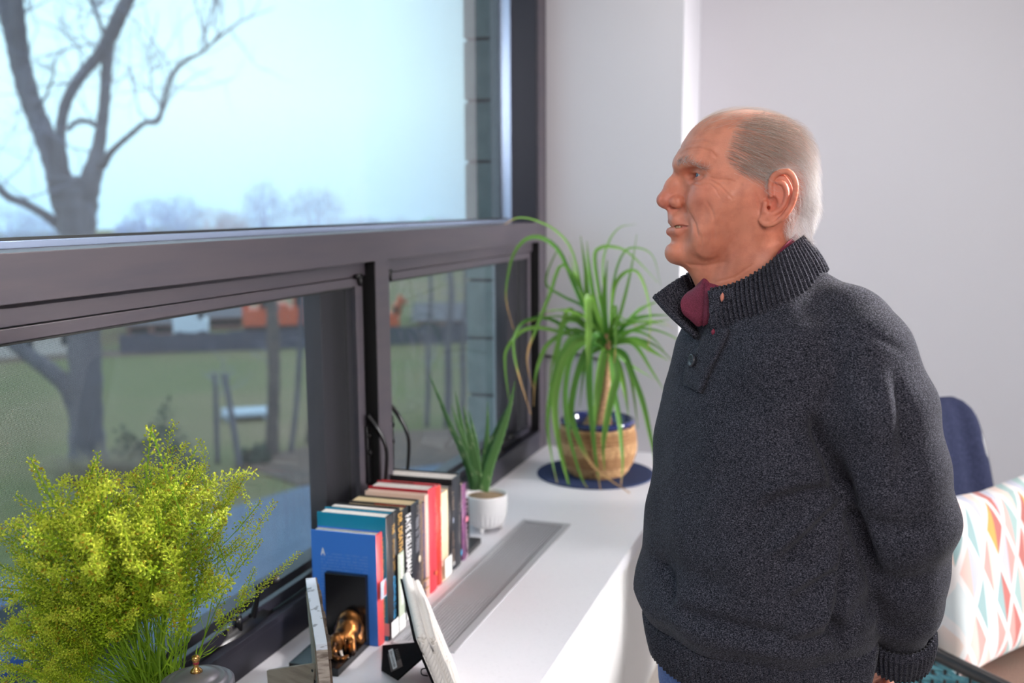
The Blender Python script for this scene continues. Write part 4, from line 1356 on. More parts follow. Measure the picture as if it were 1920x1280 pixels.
# easel leg: a black board from the back to the counter, with a bar-code sticker
PA, PB = at(717, 1209, 2, ZC + .002), at(715, 1257, 2, ZC + .002)
HM = A + ln * Lw * .5 + dn * Hf * .45 - nm * .006
n2 = np.cross(PB - PA, HM - PA); n2 /= np.linalg.norm(n2)
if n2 @ (CAM - PB) < 0: n2 = -n2
def on_leg(px, py, lift=0.0):
    d = ray(px, py); return CAM + d * (((PB - CAM) @ n2) / (d @ n2)) + n2 * lift
pts = [PA, PB, on_leg(743, 1274), HM + ln * .02, HM + ln * .012 + nm * .004, HM - ln * .035]
bm = bmesh.new()
v0 = [bm.verts.new(p.tolist()) for p in pts]; v1 = [bm.verts.new((p - n2 * .004).tolist()) for p in pts]
bm.faces.new(v0); bm.faces.new(v1[::-1])
for i in range(6): bm.faces.new((v0[i], v1[i], v1[(i + 1) % 6], v0[(i + 1) % 6]))
bmesh.ops.recalc_face_normals(bm, faces=bm.faces)
leg = fkid('easel_leg', bm, velv_m, fr2)
def sub(name, bm, m, root, parent):
    o = build(name, bm, m, None); o.parent = parent; return o


def leg_quad(name, q, m, lift):
    bm = bmesh.new(); f = bm.faces.new([bm.verts.new(on_leg(a, b, lift).tolist()) for a, b in q]); bm.normal_update()
    if Vector(n2.tolist()).dot(f.normal) < 0: f.normal_flip()
    return sub(name, bm, m, fr2, leg)


leg_quad('price_sticker', ((727.5, 1226), (748, 1218), (755.5, 1249), (733.5, 1260)), mat('grey_sticker', (62, 58, 58), rough=.4), .0006)
leg_quad('barcode_strip', ((729, 1219.5), (737, 1216), (745.5, 1251), (738, 1255)), lab, .0010)
s0, s1_, s2_, s3_ = map(np.array, ((729, 1219.5), (737, 1216), (745.5, 1251), (738, 1255)))
bm = bmesh.new(); rgb_ = np.random.default_rng(4)
for k in range(34):
    t0 = .08 + k * .0255; t1 = t0 + rgb_.choice([.006, .010, .015])
    a0, a1 = s0 + (s3_ - s0) * t0, s0 + (s3_ - s0) * t1; b0, b1 = s1_ + (s2_ - s1_) * t0, s1_ + (s2_ - s1_) * t1
    q = [a0 + (b0 - a0) * .18, a0 + (b0 - a0) * .80, a1 + (b1 - a1) * .80, a1 + (b1 - a1) * .18]
    bm.faces.new([bm.verts.new(on_leg(p[0], p[1], .0013).tolist()) for p in q])
sub('barcode', bm, blk, fr2, leg)
bm = bmesh.new()
for k in range(9):
    a = np.array((740.5 + k * .12, 1219 + k * .0)) + np.array((1.0, 4.0)) * k * .82
    for j in range(5):
        q = a + np.array((j * 1.4, -j * .5)); bm.faces.new([bm.verts.new(on_leg(*p, .0011).tolist()) for p in (q, q + (.9, -.3), q + (1.2, .5), q + (.3, .8))])
sub('sticker_print', bm, grey_ink, fr2, leg)
c = A + ln * Lw * .8 + dn * Hf * .42 - nm * .007; bm = bmesh.new(); tube(bm, spline([c, c - nm * .010 + dn * .002, c - nm * .013 + dn * .012, c - nm * .004 + dn * .016], 12), .0012, 6); fkid('hanging_ring', bm, hard_m, fr2, True)

# ---- pewter jar with a domed lid and a small ornament, in the near corner
pew = mat('brushed_pewter', (140, 138, 148), rough=0.38, metal=0.5)
pc = at(370, 1292, 1, 1.135)
jar = empty('pewter_jar', (float(pc[0]), float(pc[1]), ZC))
tag(jar, 'round pewter jar whose ridged lid shows in the bottom corner, before the feathery greenery', 'jar')
zl = float(pc[2]) - ZC + 0.012
bm = bmesh.new(); lathe(bm, [(0, 0), (.040, 0), (.044, .008), (.040, .02), (.046, .07), (.050, zl * .6), (.046, zl - .02), (.046, zl - .008), (0, zl - .008)], 48); build('body', bm, pew, jar, True)
bm = bmesh.new(); lathe(bm, [(.050, zl - .010), (.053, zl - .006), (.0525, zl), (.048, zl + .003), (.045, zl + .0015), (.042, zl + .005), (.036, zl + .008), (.033, zl + .006), (.030, zl + .010), (.020, zl + .014), (.010, zl + .015), (0, zl + .0155)], 56); lid = build('lid', bm, pew, jar, True)
brs = mat('brass', (206, 160, 96), rough=0.25, metal=0.9)
bm = bmesh.new(); lathe(bm, [(0, zl + .015), (.009, zl + .0155), (.007, zl + .019), (.0035, zl + .022), (.004, zl + .030), (.0062, zl + .034), (.0055, zl + .039), (0, zl + .041)], 20); build('finial', bm, brs, lid, True)
rub = mat('red_enamel', (140, 44, 52), rough=0.3)
bm = bmesh.new(); bmesh.ops.create_uvsphere(bm, u_segments=14, v_segments=8, radius=.0046)
for v in bm.verts: v.co += Vector((0, 0, zl + .029))
build('finial_bead', bm, rub, lid, True)
# ================================================================== PLANTS
def leafmat(name, rough=0.45, spec=0.4, trans=0.25):
    m = mat(name, (90, 150, 50), rough=rough, spec=spec, attr='leaf_tone')
    nt = m.node_tree; b = nt.nodes['Principled BSDF']
    tl = nt.nodes.new('ShaderNodeBsdfTranslucent'); mx = nt.nodes.new('ShaderNodeMixShader'); mx.inputs[0].default_value = trans
    at_ = [n for n in nt.nodes if n.type == 'ATTRIBUTE'][0]
    nt.links.new(at_.outputs['Color'], tl.inputs[0])
    out = [n for n in nt.nodes if n.type == 'OUTPUT_MATERIAL'][0]
    nt.links.new(b.outputs[0], mx.inputs[1]); nt.links.new(tl.outputs[0], mx.inputs[2]); nt.links.new(mx.outputs[0], out.inputs['Surface'])
    return m


def set_tone(me, cols):
    a = me.color_attributes.new('leaf_tone', 'FLOAT_COLOR', 'POINT')
    c = np.ones((len(cols), 4), np.float32); c[:, :3] = cols
    a.data.foreach_set('color', c.ravel())


leaf_m = leafmat('strap_leaf')
# ---- palm in a basket pot on a navy mat
PM = at(1116, 893, 2, ZC)
mat_navy = mat('navy_woven_mat', (34, 48, 88), rough=0.9, noise=(200, (54, 68, 108), 0.45, 0.7), bump=(300, 0.5, 0.002))
cxy = (-0.843, 3.300)
mt = empty('round_placemat', (cxy[0], cxy[1], ZC))
tag(mt, 'round navy woven placemat under the basket pot', 'placemat')
bm = bmesh.new()
prof = [(0, .0045)]
for k in range(26):
    r_ = .007 + k * .0076; prof += [(r_ - .0036, .0040), (r_, .0058)]
prof += [(.204, .004), (.205, .001), (.2, 0), (0, 0)]
lathe(bm, prof, 64); build('woven_disc', bm, mat_navy, mt, True)
px_, py_ = -0.835, 3.295
palm = empty('potted_ponytail_palm', (px_, py_, ZC + .006))
tag(palm, 'ponytail palm with long arching strap leaves in a basket-wrapped blue pot', 'potted plant')
wick = [mat('seagrass_coil', (194, 154, 110), rough=.8, noise=(70, (140, 98, 62), .42, .68, (1, 1, .3)), bump=(160, .6, .002)), mat('seagrass_coil_dark', (160, 118, 78), rough=.8, noise=(70, (140, 100, 66), .42, .68, (1, 1, .3)), bump=(160, .6, .002))]
nz = 13
for k in range(nz):
    t = k / (nz - 1); z = .007 + t * .158
    r_ = np.interp(z, [0, .02, .05, .09, .13, .165], [.088, .104, .122, .131, .130, .123])
    bm = bmesh.new(); P = []
    for i in range(56):
        a = 2 * math.pi * i / 56; rr = r_ + .0012 * math.sin(a * 19 + k * 2.2)
        P.append((rr * math.cos(a), rr * math.sin(a), z + .0008 * math.sin(a * 7 + k)))
    n = len(P); rings = []
    for i in range(n):
        p = np.array(P[i]); ra = np.array([p[0], p[1], 0]); ra /= np.linalg.norm(ra)
        sr = .0070 * (1 + .10 * math.sin(i * 2.9 + k))
        rings.append([bm.verts.new((p + sr * (math.cos(b) * ra + math.sin(b) * np.array([0, 0, 1.0]))).tolist()) for b in np.linspace(0, 2 * math.pi, 9)[:-1]])
    for i in range(n):
        for j in range(8): bm.faces.new((rings[i][j], rings[(i + 1) % n][j], rings[(i + 1) % n][(j + 1) % 8], rings[i][(j + 1) % 8])).smooth = True
    build('basket_coil', bm, wick[(k * 7 // 3) % 2], palm, True)
glaze = mat('cobalt_glaze', (26, 38, 96), rough=0.08, spec=0.6, coat=0.6)
bm = bmesh.new(); lathe(bm, [(.078, .002), (.092, .02), (.112, .06), (.118, .12), (.116, .170), (.122, .176), (.128, .182), (.1285, .190), (.123, .195), (.115, .193), (.112, .182), (.108, .150), (0, .150)], 64)
build('glazed_pot', bm, glaze, palm, True)
soil_m = mat('potting_soil', (58, 46, 40), rough=.95, noise=(160, (96, 80, 66), .45, .7), bump=(120, 1, .004))
bm = bmesh.new(); lathe(bm, [(0, .162), (.06, .160), (.1095, .156), (.1095, .150)], 40); build('soil', bm, soil_m, palm, True)
trunk_m = mat('corky_trunk', (176, 136, 100), rough=.85, noise=(60, (120, 88, 64), .45, .7, (1, 1, 3)), bump=(90, .7, .003))
ctr = lambda px, py: at(px, py, 1, py_) - np.array([px_, py_, ZC + .006])
bm = bmesh.new()
TP = [ctr(1120, 815), ctr(1122, 795), ctr(1128, 768), ctr(1133, 738), ctr(1137, 700), ctr(1140, 660), ctr(1139, 625)]
tube(bm, spline(TP, 30), np.interp(np.linspace(0, 1, 30), [0, .12, .28, .45, .7, 1], [.056, .054, .038, .020, .013, .011]), 18)
build('trunk', bm, trunk_m, palm, True)
tone_g, tone_l, tone_b = np.array(lin((110, 160, 60))), np.array(lin((166, 200, 98))), np.array(lin((206, 166, 112)))
tone_d = np.array(lin((60, 126, 40)))
CRN = np.array([0, 0, 0])


def strap(px_pts, ys, w, brown=0.0, seed=0, tone=0.5):
    """leaf along photographed points; ys = depth at the crown end and at the tip"""
    n = 26
    P2 = spline([(a, b, 0) for a, b in px_pts], n)
    yy = np.interp(np.linspace(0, 1, n), np.linspace(0, 1, len(ys)), ys)
    P = np.array([at(p[0], p[1], 1, y) for p, y in zip(P2, yy)])
    return strap3(P, w, brown, seed, tone)


def strap3(P, w, brown, seed, tone):
    rg = np.random.default_rng(seed)
    n = len(P)
    P = P - np.array([px_, py_, ZC + .006])
    T = np.gradient(P, axis=0); T /= np.linalg.norm(T, axis=1, keepdims=True)
    view = np.array([0.25 + rg.normal() * .25, -0.9, 0.35 + rg.normal() * .35])
    S = np.cross(T, view); S /= np.linalg.norm(S, axis=1, keepdims=True)
    U = np.cross(S, T)
    t = np.linspace(0, 1, n)
    W = w * np.clip(np.minimum(0.55 + 2.2 * t, 1.0), 0, 1) * np.clip((1 - t) * 1.9, 0.10, 1) ** .8
    V = np.empty((n, 3, 3))
    V[:, 0] = P - S * W[:, None] / 2 + U * W[:, None] * .18
    V[:, 1] = P
    V[:, 2] = P + S * W[:, None] / 2 + U * W[:, None] * .18
    me = fastmesh('leaf', V.reshape(-1, 3), grid_faces(n, 3))
    c = tone_d * (1 - tone) + tone_g * tone
    c = c[None] * (1 - t[:, None] * .5) + (tone_l * .5 + tone_g * .5)[None] * t[:, None] * .5
    kb = np.clip((t - (1 - brown)) / .08, 0, 1)[:, None] if brown > 0 else np.zeros((n, 1))
    c = c * (1 - kb) + tone_b * kb
    cc = np.repeat(c[:, None], 3, 1); cc[:, 1] *= .8
    set_tone(me, cc.reshape(-1, 3))
    return link('leaf', me, leaf_m, palm)


z4 = lambda pts: [(880 + .3125 * a, 380 + .3125 * b) for a, b in pts]
z5 = lambda pts: [(1000 + .2265 * a, 640 + .2265 * b) for a, b in pts]
YC = py_
LV = [
    (z4([(815, 850), (720, 700), (640, 520), (545, 300), (445, 215), (350, 215), (270, 300), (230, 450), (222, 590), (265, 760)]), (YC, YC - .05, YC - .12, YC - .16), .012, .17),
    (z4([(815, 850), (700, 620), (620, 300), (520, 170), (400, 108), (300, 90), (230, 120), (170, 168)]), (YC, YC, YC - .06, YC - .14), .007, .25),
    (z4([(810, 850), (690, 560), (560, 370), (480, 560), (400, 760), (355, 880), (350, 980), (380, 1110)]), (YC, YC - .06, YC - .13, YC - .16), .010, .40),
    (z4([(800, 840), (620, 770), (470, 690), (340, 705), (285, 760), (262, 850), (280, 970), (310, 1080), (370, 1270)]), (YC, YC - .06, YC - .14, YC - .22), .009, .25),
    (z4([(795, 840), (600, 790), (420, 750), (310, 775), (225, 880), (215, 980), (230, 1120), (245, 1210)]), (YC, YC - .07, YC - .16, YC - .24), .011, 0),
    (z4([(795, 850), (640, 760), (480, 840), (420, 960), (395, 1060), (385, 1220)]), (YC, YC - .05, YC - .12, YC - .14), .010, .2),
    (z5([(600, 40), (430, -40), (300, 0), (200, 190), (140, 460), (118, 700), (150, 950), (200, 1190)]), (YC, YC - .08, YC - .14, YC - .17), .012, .06),
    (z5([(600, 40), (420, -20), (270, 120), (190, 400), (180, 600), (212, 850), (280, 1130), (318, 1250)]), (YC, YC - .10, YC - .17, YC - .18), .016, .06),
    (z5([(610, 40), (450, 0), (320, 120), (270, 400), (285, 690), (330, 900), (410, 1150), (500, 1265)]), (YC, YC - .10, YC - .17, YC - .20), .013, .14),
    (z5([(610, 50), (480, 20), (380, 220), (312, 560), (350, 740), (440, 950), (560, 1090), (800, 1255)]), (YC, YC - .10, YC - .18, YC - .21), .014, .34),
    (z5([(620, 40), (540, -60), (470, 60), (468, 400), (490, 700), (520, 1000), (560, 1250)]), (YC, YC - .10, YC - .17, YC - .19), .016, .12),
    (z5([(620, 60), (580, 120), (535, 400), (520, 560), (505, 760)]), (YC, YC - .08, YC - .16), .018, 0),
    (z5([(625, 60), (660, 120), (690, 290), (650, 460), (600, 700), (578, 880), (590, 1070)]), (YC, YC - .10, YC - .16, YC - .17), .018, .05),
    (z5([(625, 100), (650, 320), (700, 600), (722, 820), (738, 1000), (725, 1190)]), (YC, YC - .10, YC - .16, YC - .17), .012, .12),
    (z5([(630, 90), (700, 180), (755, 400), (792, 640)]), (YC, YC + .05, YC + .08), .013, 0),
    (z5([(640, 60), (740, 120), (800, 260), (835, 460), (866, 720)]), (YC, YC + .06, YC + .08), .010, 0),
    (z5([(640, 50), (750, 100), (820, 270), (905, 500), (965, 760), (1000, 950), (1000, 1090)]), (YC, YC - .05, YC - .12, YC - .16), .012, .12),
    (z5([(640, 30), (760, -10), (850, 10), (960, 75), (1105, 150)]), (YC, YC - .08, YC - .15), .016, 0),
    (z5([(640, 30), (780, 0), (870, 60), (980, 240), (1085, 410)]), (YC, YC - .10, YC - .18), .012, 0),
    (z5([(640, 60), (740, 150), (860, 230), (1000, 310)]), (YC, YC + .04, YC + .08), .008, 0),
    (z5([(610, 40), (480, 60), (420, 240), (385, 540)]), (YC, YC + .06, YC + .10), .010, 0),
    (z5([(610, 40), (450, 120), (350, 330), (320, 560), (330, 640)]), (YC, YC - .03, YC - .05), .014, 0),
    (z4([(815, 850), (720, 600), (698, 400), (668, 200)]), (YC, YC, YC + .03), .016, 0), (z4([(825, 850), (745, 560), (715, 360), (705, 230)]), (YC, YC - .03, YC - .04), .012, 0),
    (z4([(810, 850), (690, 580), (600, 320)]), (YC, YC + .03, YC + .06), .015, 0), (z4([(830, 850), (785, 580), (752, 330), (790, 270), (860, 265), (940, 290), (1040, 380), (1130, 480)]), (YC, YC + .05, YC + .1), .011, 0),
    (z4([(830, 850), (812, 580), (828, 345)]), (YC, YC - .03, YC - .05), .018, 0), (z4([(840, 850), (855, 600), (880, 480), (945, 415), (1010, 420), (1060, 530), (1086, 700), (1070, 900)]), (YC, YC - .04, YC - .10), .011, .10),
    (z4([(845, 850), (900, 690), (965, 430), (1005, 190)]), (YC, YC + .05, YC + .09), .010, 0), (z4([(840, 850), (862, 500), (920, 310), (1000, 270), (1100, 320), (1150, 500)]), (YC, YC + .08, YC + .12), .007, 0),
    (z4([(845, 850), (950, 720), (1080, 680), (1210, 675)]), (YC, YC - .03, YC - .05), .014, 0), (z4([(845, 850), (980, 765), (1100, 720), (1200, 700)]), (YC, YC + .04, YC + .06), .011, 0),
    (z4([(850, 850), (1000, 820), (1100, 890), (1190, 945)]), (YC, YC - .06, YC - .10), .015, 0), (z4([(850, 850), (980, 680), (1060, 620), (1140, 590)]), (YC, YC + .06, YC + .09), .011, 0),
    (z4([(800, 850), (660, 700), (600, 640), (560, 720), (500, 950), (480, 1100)]), (YC, YC - .05, YC - .09), .014, 0), (z4([(800, 850), (640, 700), (560, 740), (520, 980), (505, 1230)]), (YC, YC - .06, YC - .12), .016, 0),
    (z4([(820, 850), (700, 640), (560, 560), (460, 480), (520, 300), (560, 290)]), (YC, YC + .07, YC + .1), .008, 0), (z4([(830, 850), (720, 560), (715, 760), (712, 920), (730, 1240)]), (YC, YC - .08, YC - .14), .016, .10),
    (z4([(835, 850), (800, 420), (830, 250), (900, 150), (1000, 130)]), (YC, YC + .09, YC + .13), .006, 0), (z4([(835, 850), (870, 620), (880, 800), (870, 960)]), (YC, YC - .06, YC - .09), .012, .2),
]
for i, (pts, ys, w, br) in enumerate(LV):
    strap(pts, ys, w * (1.55 if pts[-1][1] > 760 else 1.2), br, i, (i * 37 % 10) / 10)
rp = np.random.default_rng(9)
crn = at(1138, 640, 1, YC)
for i in range(17):                                                   # the thinner leaves that fill the crown
    a = rp.uniform(0, 2 * math.pi); el = rp.uniform(.3, 1.35); L = rp.uniform(.18, .34)
    d = np.array([math.cos(a) * math.cos(el), math.sin(a) * math.cos(el) * .55, math.sin(el)])
    P, q = [], crn + rp.normal(size=3) * .006
    for s in range(22):
        P.append(q.copy()); q = q + d * L / 21; d = d + np.array([0, 0, -0.075 * rp.uniform(.6, 1.4)]); d /= np.linalg.norm(d)
    P = np.array(P)
    if P[:, 1].max() > YP - .02 or P[:, 0].min() < -1.10: continue
    strap3(P, rp.uniform(.008, .013), 0.0 if rp.uniform() < .7 else .12, 100 + i, rp.uniform())

# ---- aloe
ax_, ay_ = -0.992, 2.615
aloe = empty('potted_aloe', (ax_, ay_, ZC))
tag(aloe, 'aloe with upright pointed leaves in a white embossed footed pot', 'potted plant')
cer = mat('white_ceramic', (240, 238, 240), rough=0.28, spec=0.5)
bm = bmesh.new()
def emb(f, z):
    if .016 < z < .052: return 1 - .035 * abs(math.sin(f * math.pi * 26)) ** .7 * (1 if z > .03 else .9)
    return 1
lathe(bm, [(0, .010), (.034, .010), (.042, .013), (.047, .018), (.052, .026), (.056, .036), (.0585, .046), (.0600, .054), (.0607, .066), (.0612, .085), (.0612, .104), (.0600, .108), (.0580, .107), (.0570, .100), (.0565, .085), (0, .085)], 208, 0, emb)
build('pot', bm, cer, aloe, True)
for k in range(3):
    a = k * 2.094 + .5; bm = bmesh.new()
    tube(bm, [(.040 * math.cos(a), .040 * math.sin(a), .016), (.042 * math.cos(a), .042 * math.sin(a), 0.0)], [.009, .006], 12); build('pot_foot', bm, cer, aloe, True)
bm = bmesh.new()
for k in range(40):                                                      # small bosses below the flutes
    for row, (zz, rr) in enumerate(((.0225, .0510), (.0165, .0462))):
        a = 2 * math.pi * (k + .5 * row) / 40
        bmesh.ops.create_icosphere(bm, subdivisions=1, radius=.0019, matrix=Matrix.Translation((rr * math.cos(a), rr * math.sin(a), zz)))
o = build('embossed_beads', bm, cer, aloe, True); o['kind'] = 'stuff'
grit = mat('tan_grit', (190, 160, 128), rough=.9, noise=(300, (140, 112, 84), .45, .65), bump=(250, 1, .004))
bm = bmesh.new(); lathe(bm, [(0, .100), (.03, .099), (.0567, .096), (.0567, .090)], 40); build('grit', bm, grit, aloe, True)
aloe_m = leafmat('aloe_skin', 0.35, .5, 0.06)
z3 = lambda pts: [(780 + .3125 * a, 640 + .3125 * b) for a, b in pts]
AL = [([(350, 890), (318, 760), (262, 620), (200, 490), (135, 330), (78, 200)], (0, .0), .023, .05), ([(375, 890), (355, 720), (320, 560), (284, 388)], (-.012, -.02), .030, .4),
      ([(345, 880), (300, 640), (268, 470), (236, 302)], (.012, .03), .020, .3), ([(340, 880), (300, 640), (255, 510), (212, 380)], (.004, .015), .017, .35),
      ([(385, 880), (362, 640), (340, 520), (317, 418)], (.02, .035), .019, .25), ([(395, 880), (412, 720), (428, 540), (430, 362)], (.008, .012), .021, .35),
      ([(405, 895), (445, 740), (510, 560), (560, 400), (594, 238)], (-.02, -.035), .029, .55), ([(400, 880), (430, 700), (490, 520), (575, 350)], (-.002, -.012), .026, 0.0),
      ([(365, 880), (345, 800), (310, 720), (285, 640)], (-.02, -.05), .016, .2)]
for i, (pts, (ya, yb), w, tone) in enumerate(AL):
    n = 30; P2 = spline([(a, b, 0) for a, b in z3(pts)], n)
    P = np.array([at(p[0], p[1], 1, ay_ + ya + (yb - ya) * k / (n - 1)) for k, p in enumerate(P2)]) - np.array([ax_, ay_, ZC])
    T = np.gradient(P, axis=0); T /= np.linalg.norm(T, axis=1, keepdims=True)
    S = np.cross(T, [.25, -.95, .2]); S /= np.linalg.norm(S, axis=1, keepdims=True); U = np.cross(S, T)
    t = np.linspace(0, 1, n); W = w / 2 * (1 - t ** 1.6 * .96)
    m_ = 12; V = []
    for k in range(n):
        for j in range(m_):
            b = 2 * math.pi * j / m_; c_, s_ = math.cos(b), math.sin(b)
            edge = .0012 * (1 if abs(c_) > .95 and k % 2 else 0)
            V.append(P[k] + S[k] * (W[k] * c_ + edge * np.sign(c_)) + U[k] * W[k] * (.38 * s_ + .25 * (c_ * c_ - .4)))
    F = grid_faces(n, m_)
    F = [(k * m_ + j, k * m_ + (j + 1) % m_, (k + 1) * m_ + (j + 1) % m_, (k + 1) * m_ + j) for k in range(n - 1) for j in range(m_)]
    me = fastmesh('leaf', np.array(V), np.array(F))
    g = np.array(lin((54, 92, 52))) * (1 - tone) + np.array(lin((112, 158, 88))) * tone
    rgc = np.random.default_rng(i); cc = np.tile(g, (len(V), 1)) * np.repeat(1 + .25 * (t > .0) * (1 - t), m_)[:, None]
    spots = rgc.uniform(0, 1, len(V)) < .05; cc[spots] = cc[spots] * .4 + np.array(lin((190, 210, 160))) * .6
    set_tone(me, cc)
    link('leaf', me, aloe_m, aloe)

# ---- feathery cut greenery in a dark vase
vx, vy = float(at(288, 1275, 1, 1.225)[0]), 1.225
zm = float(at(288, 1266, 1, vy)[2])
vase = empty('dark_vase', (vx, vy, ZC)); tag(vase, 'dark glazed vase holding the feathery greenery, mostly below the picture', 'vase')
vg = mat('dark_glaze', (24, 26, 30), rough=.12, spec=.6)
hz_ = zm - ZC
bm = bmesh.new(); lathe(bm, [(0, 0), (.038, 0), (.048, .012), (.054, hz_ * .4), (.050, hz_ * .75), (.044, hz_ * .92), (.046, hz_ - .002), (.044, hz_), (.041, hz_ - .004), (.040, hz_ * .8), (0, hz_ * .5)], 40); build('vase_body', bm, vg, vase, True)
gre = empty('feathery_greenery', (vx, vy, zm)); tag(gre, 'big bunch of feathery yellow-green stems with tiny round seed pods in the dark vase', 'cut greenery')
sprig_m = leafmat('seed_pod_green', .5, .35, .35)


def sprig_mesh(seed, nod):
    """one stem a unit long: bare below, whorls of pods on thin stalks above, a nodding tip"""
    rg = np.random.default_rng(seed)
    n = 28; q = np.zeros(3); d = np.array([rg.normal() * .05, rg.normal() * .05, 1.0]); d /= np.linalg.norm(d)
    bend = np.array([math.cos(seed), math.sin(seed), 0]) * rg.uniform(.01, .03)
    S = [q.copy()]
    for i in range(n):
        t = i / n
        d = d + bend * .6 + (np.array([math.cos(seed * 2.3), math.sin(seed * 2.3), -1.2]) * nod * max(0, t - .72) * 1.6)
        d /= np.linalg.norm(d); q = q + d / n; S.append(q.copy())
    S = np.array(S); T, N, B = frames(S)
    V, F, C = [], [], []
    g1, g2, g3 = np.array(lin((172, 200, 40))), np.array(lin((220, 226, 76))), np.array(lin((136, 178, 48)))
    oc = np.array(lin((186, 160, 40)))
    def quad(a, b, c, d_, colr):
        k = len(V); V.extend([a, b, c, d_]); F.append((k, k + 1, k + 2, k + 3)); C.extend([colr] * 4)
    for i in range(n):                                                    # stem, three-sided
        r0, r1 = .0030 * (1 - .75 * i / n), .0030 * (1 - .75 * (i + 1) / n)
        for k in range(3):
            a0, a1 = 2.094 * k, 2.094 * (k + 1)
            f = lambda j, a, r: S[j] + r * (math.cos(a) * N[j] + math.sin(a) * B[j])
            quad(f(i, a0, r0), f(i, a1, r0), f(i + 1, a1, r1), f(i + 1, a0, r1), g3 * (1 - i / n) + g1 * i / n)
    def pod(c, u, s, colr):
        w = np.cross(u, rg.normal(size=3)); w /= max(np.linalg.norm(w), 1e-6); x = np.cross(u, w)
        k = len(V)
        V.extend([c - u * s, c + w * s, c + x * s * .55, c - w * s, c - x * s * .55, c + u * s * .9]); C.extend([colr] * 6)
        F.extend([(k, k + 1, k + 2, k + 2), (k, k + 2, k + 3, k + 3), (k, k + 3, k + 4, k + 4), (k, k + 4, k + 1, k + 1), (k + 5, k + 2, k + 1, k + 1), (k + 5, k + 3, k + 2, k + 2), (k + 5, k + 4, k + 3, k + 3), (k + 5, k + 1, k + 4, k + 4)])
    def raceme(P, m, L0):
        Tq, Nq, Bq = frames(P)
        ph = rg.uniform(0, 6.28)
        for i in range(m):
            t = (i + .5) / m; x = t * (len(P) - 1); j = min(int(x), len(P) - 2); c = P[j] * (1 - x + j) + P[j + 1] * (x - j)
            a = ph + i * 2.4; o = math.cos(a) * Nq[j] + math.sin(a) * Bq[j]
            L = L0 * (1 - .55 * t) * rg.uniform(.7, 1.2)
            e = c + o * L * .9 + Tq[j] * L * .45
            w = np.cross(o, Tq[j]) * .0012
            colr = (g1 * (1 - t) + g2 * t) * rg.uniform(.75, 1.2)
            if rg.uniform() < .07: colr = oc
            quad(c - w, c + w, e + w * .6, e - w * .6, colr * .9)
            pod(e, o * .8 + Tq[j] * .5, rg.uniform(.0042, .0064) * (1 - .3 * t), colr)
    raceme(S[12:], 190, .030)
    for b in range(3):                                                      # side branches
        i0 = rg.integers(13, 22); a = rg.uniform(0, 6.28); o = math.cos(a) * N[i0] + math.sin(a) * B[i0]
        dd = o * .75 + T[i0] * .8; P = [S[i0]]; q = S[i0].copy(); L = rg.uniform(.14, .28)
        for s in range(9):
            dd = dd + np.array([0, 0, .05]); dd /= np.linalg.norm(dd); q = q + dd * L / 9; P.append(q.copy())
        P = np.array(P); Tb, Nb, Bb = frames(P)
        for i in range(9):
            w0 = Nb[i] * .0016; quad(P[i] - w0, P[i] + w0, P[i + 1] + w0, P[i + 1] - w0, g3)
            w0 = Bb[i] * .0016; quad(P[i] - w0, P[i] + w0, P[i + 1] + w0, P[i + 1] - w0, g3)
        raceme(P[3:], 54, .024)
    for b in range(5):                                                      # narrow leaves low on the stem
        i0 = rg.integers(1, 15); a = rg.uniform(0, 6.28); o = math.cos(a) * N[i0] + math.sin(a) * B[i0]
        L = rg.uniform(.05, .11); w = np.cross(o, T[i0]) * .003; c = S[i0]; e = c + o * L * .6 + T[i0] * L
        m1 = (c + e) / 2 + o * .01
        quad(c, m1 + w, e, m1 - w, g3 * .5 + g1 * .5)
    F2 = [tuple(dict.fromkeys(f)) for f in F]
    me = bpy.data.meshes.new('sprig'); me.from_pydata([tuple(v) for v in V], [], F2); me.update()
    set_tone(me, np.clip(np.array(C), 0, 1)); me.materials.append(sprig_m)
    return me, S[22] * 28 / 22, 0


protos = [sprig_mesh(s, (.5, 1.2, 2.0, 2.8)[s % 4]) for s in range(12)] + [sprig_mesh(31, 0.12)]
env_a = [-100, -90, -78, -62, -48, -33, -25, -10, 0, 9, 21, 31, 40, 55]
env_r = [300, 330, 340, 385, 425, 462, 468, 475, 476, 484, 452, 402, 330, 260]
rgp = np.random.default_rng(17)
ORG = np.array([vx, vy, zm - .05])
cnt = 0
def sprig(tip, k, curl, sc=1.10):
    global cnt
    d = tip - (ORG + np.array([0, 0, .03])); L = np.linalg.norm(d)
    o = bpy.data.objects.new('sprig', protos[k][0]); col.objects.link(o); o.parent = gre
    me_, tipv, _ = protos[k]
    tv = Matrix.Rotation(curl, 3, 'Z') @ Vector(tipv.tolist())
    rot = tv.rotation_difference(Vector((d / L).tolist())).to_matrix() @ Matrix.Rotation(curl, 3, 'Z')
    st = Vector(((ORG - np.array([vx, vy, zm])) + np.array([rgp.normal() * .018 + .006, rgp.normal() * .014, 0])).tolist())
    o.matrix_local = Matrix.Translation(st) @ rot.to_4x4() @ Matrix.Scale(sc * L / tv.length, 4)
    cnt += 1


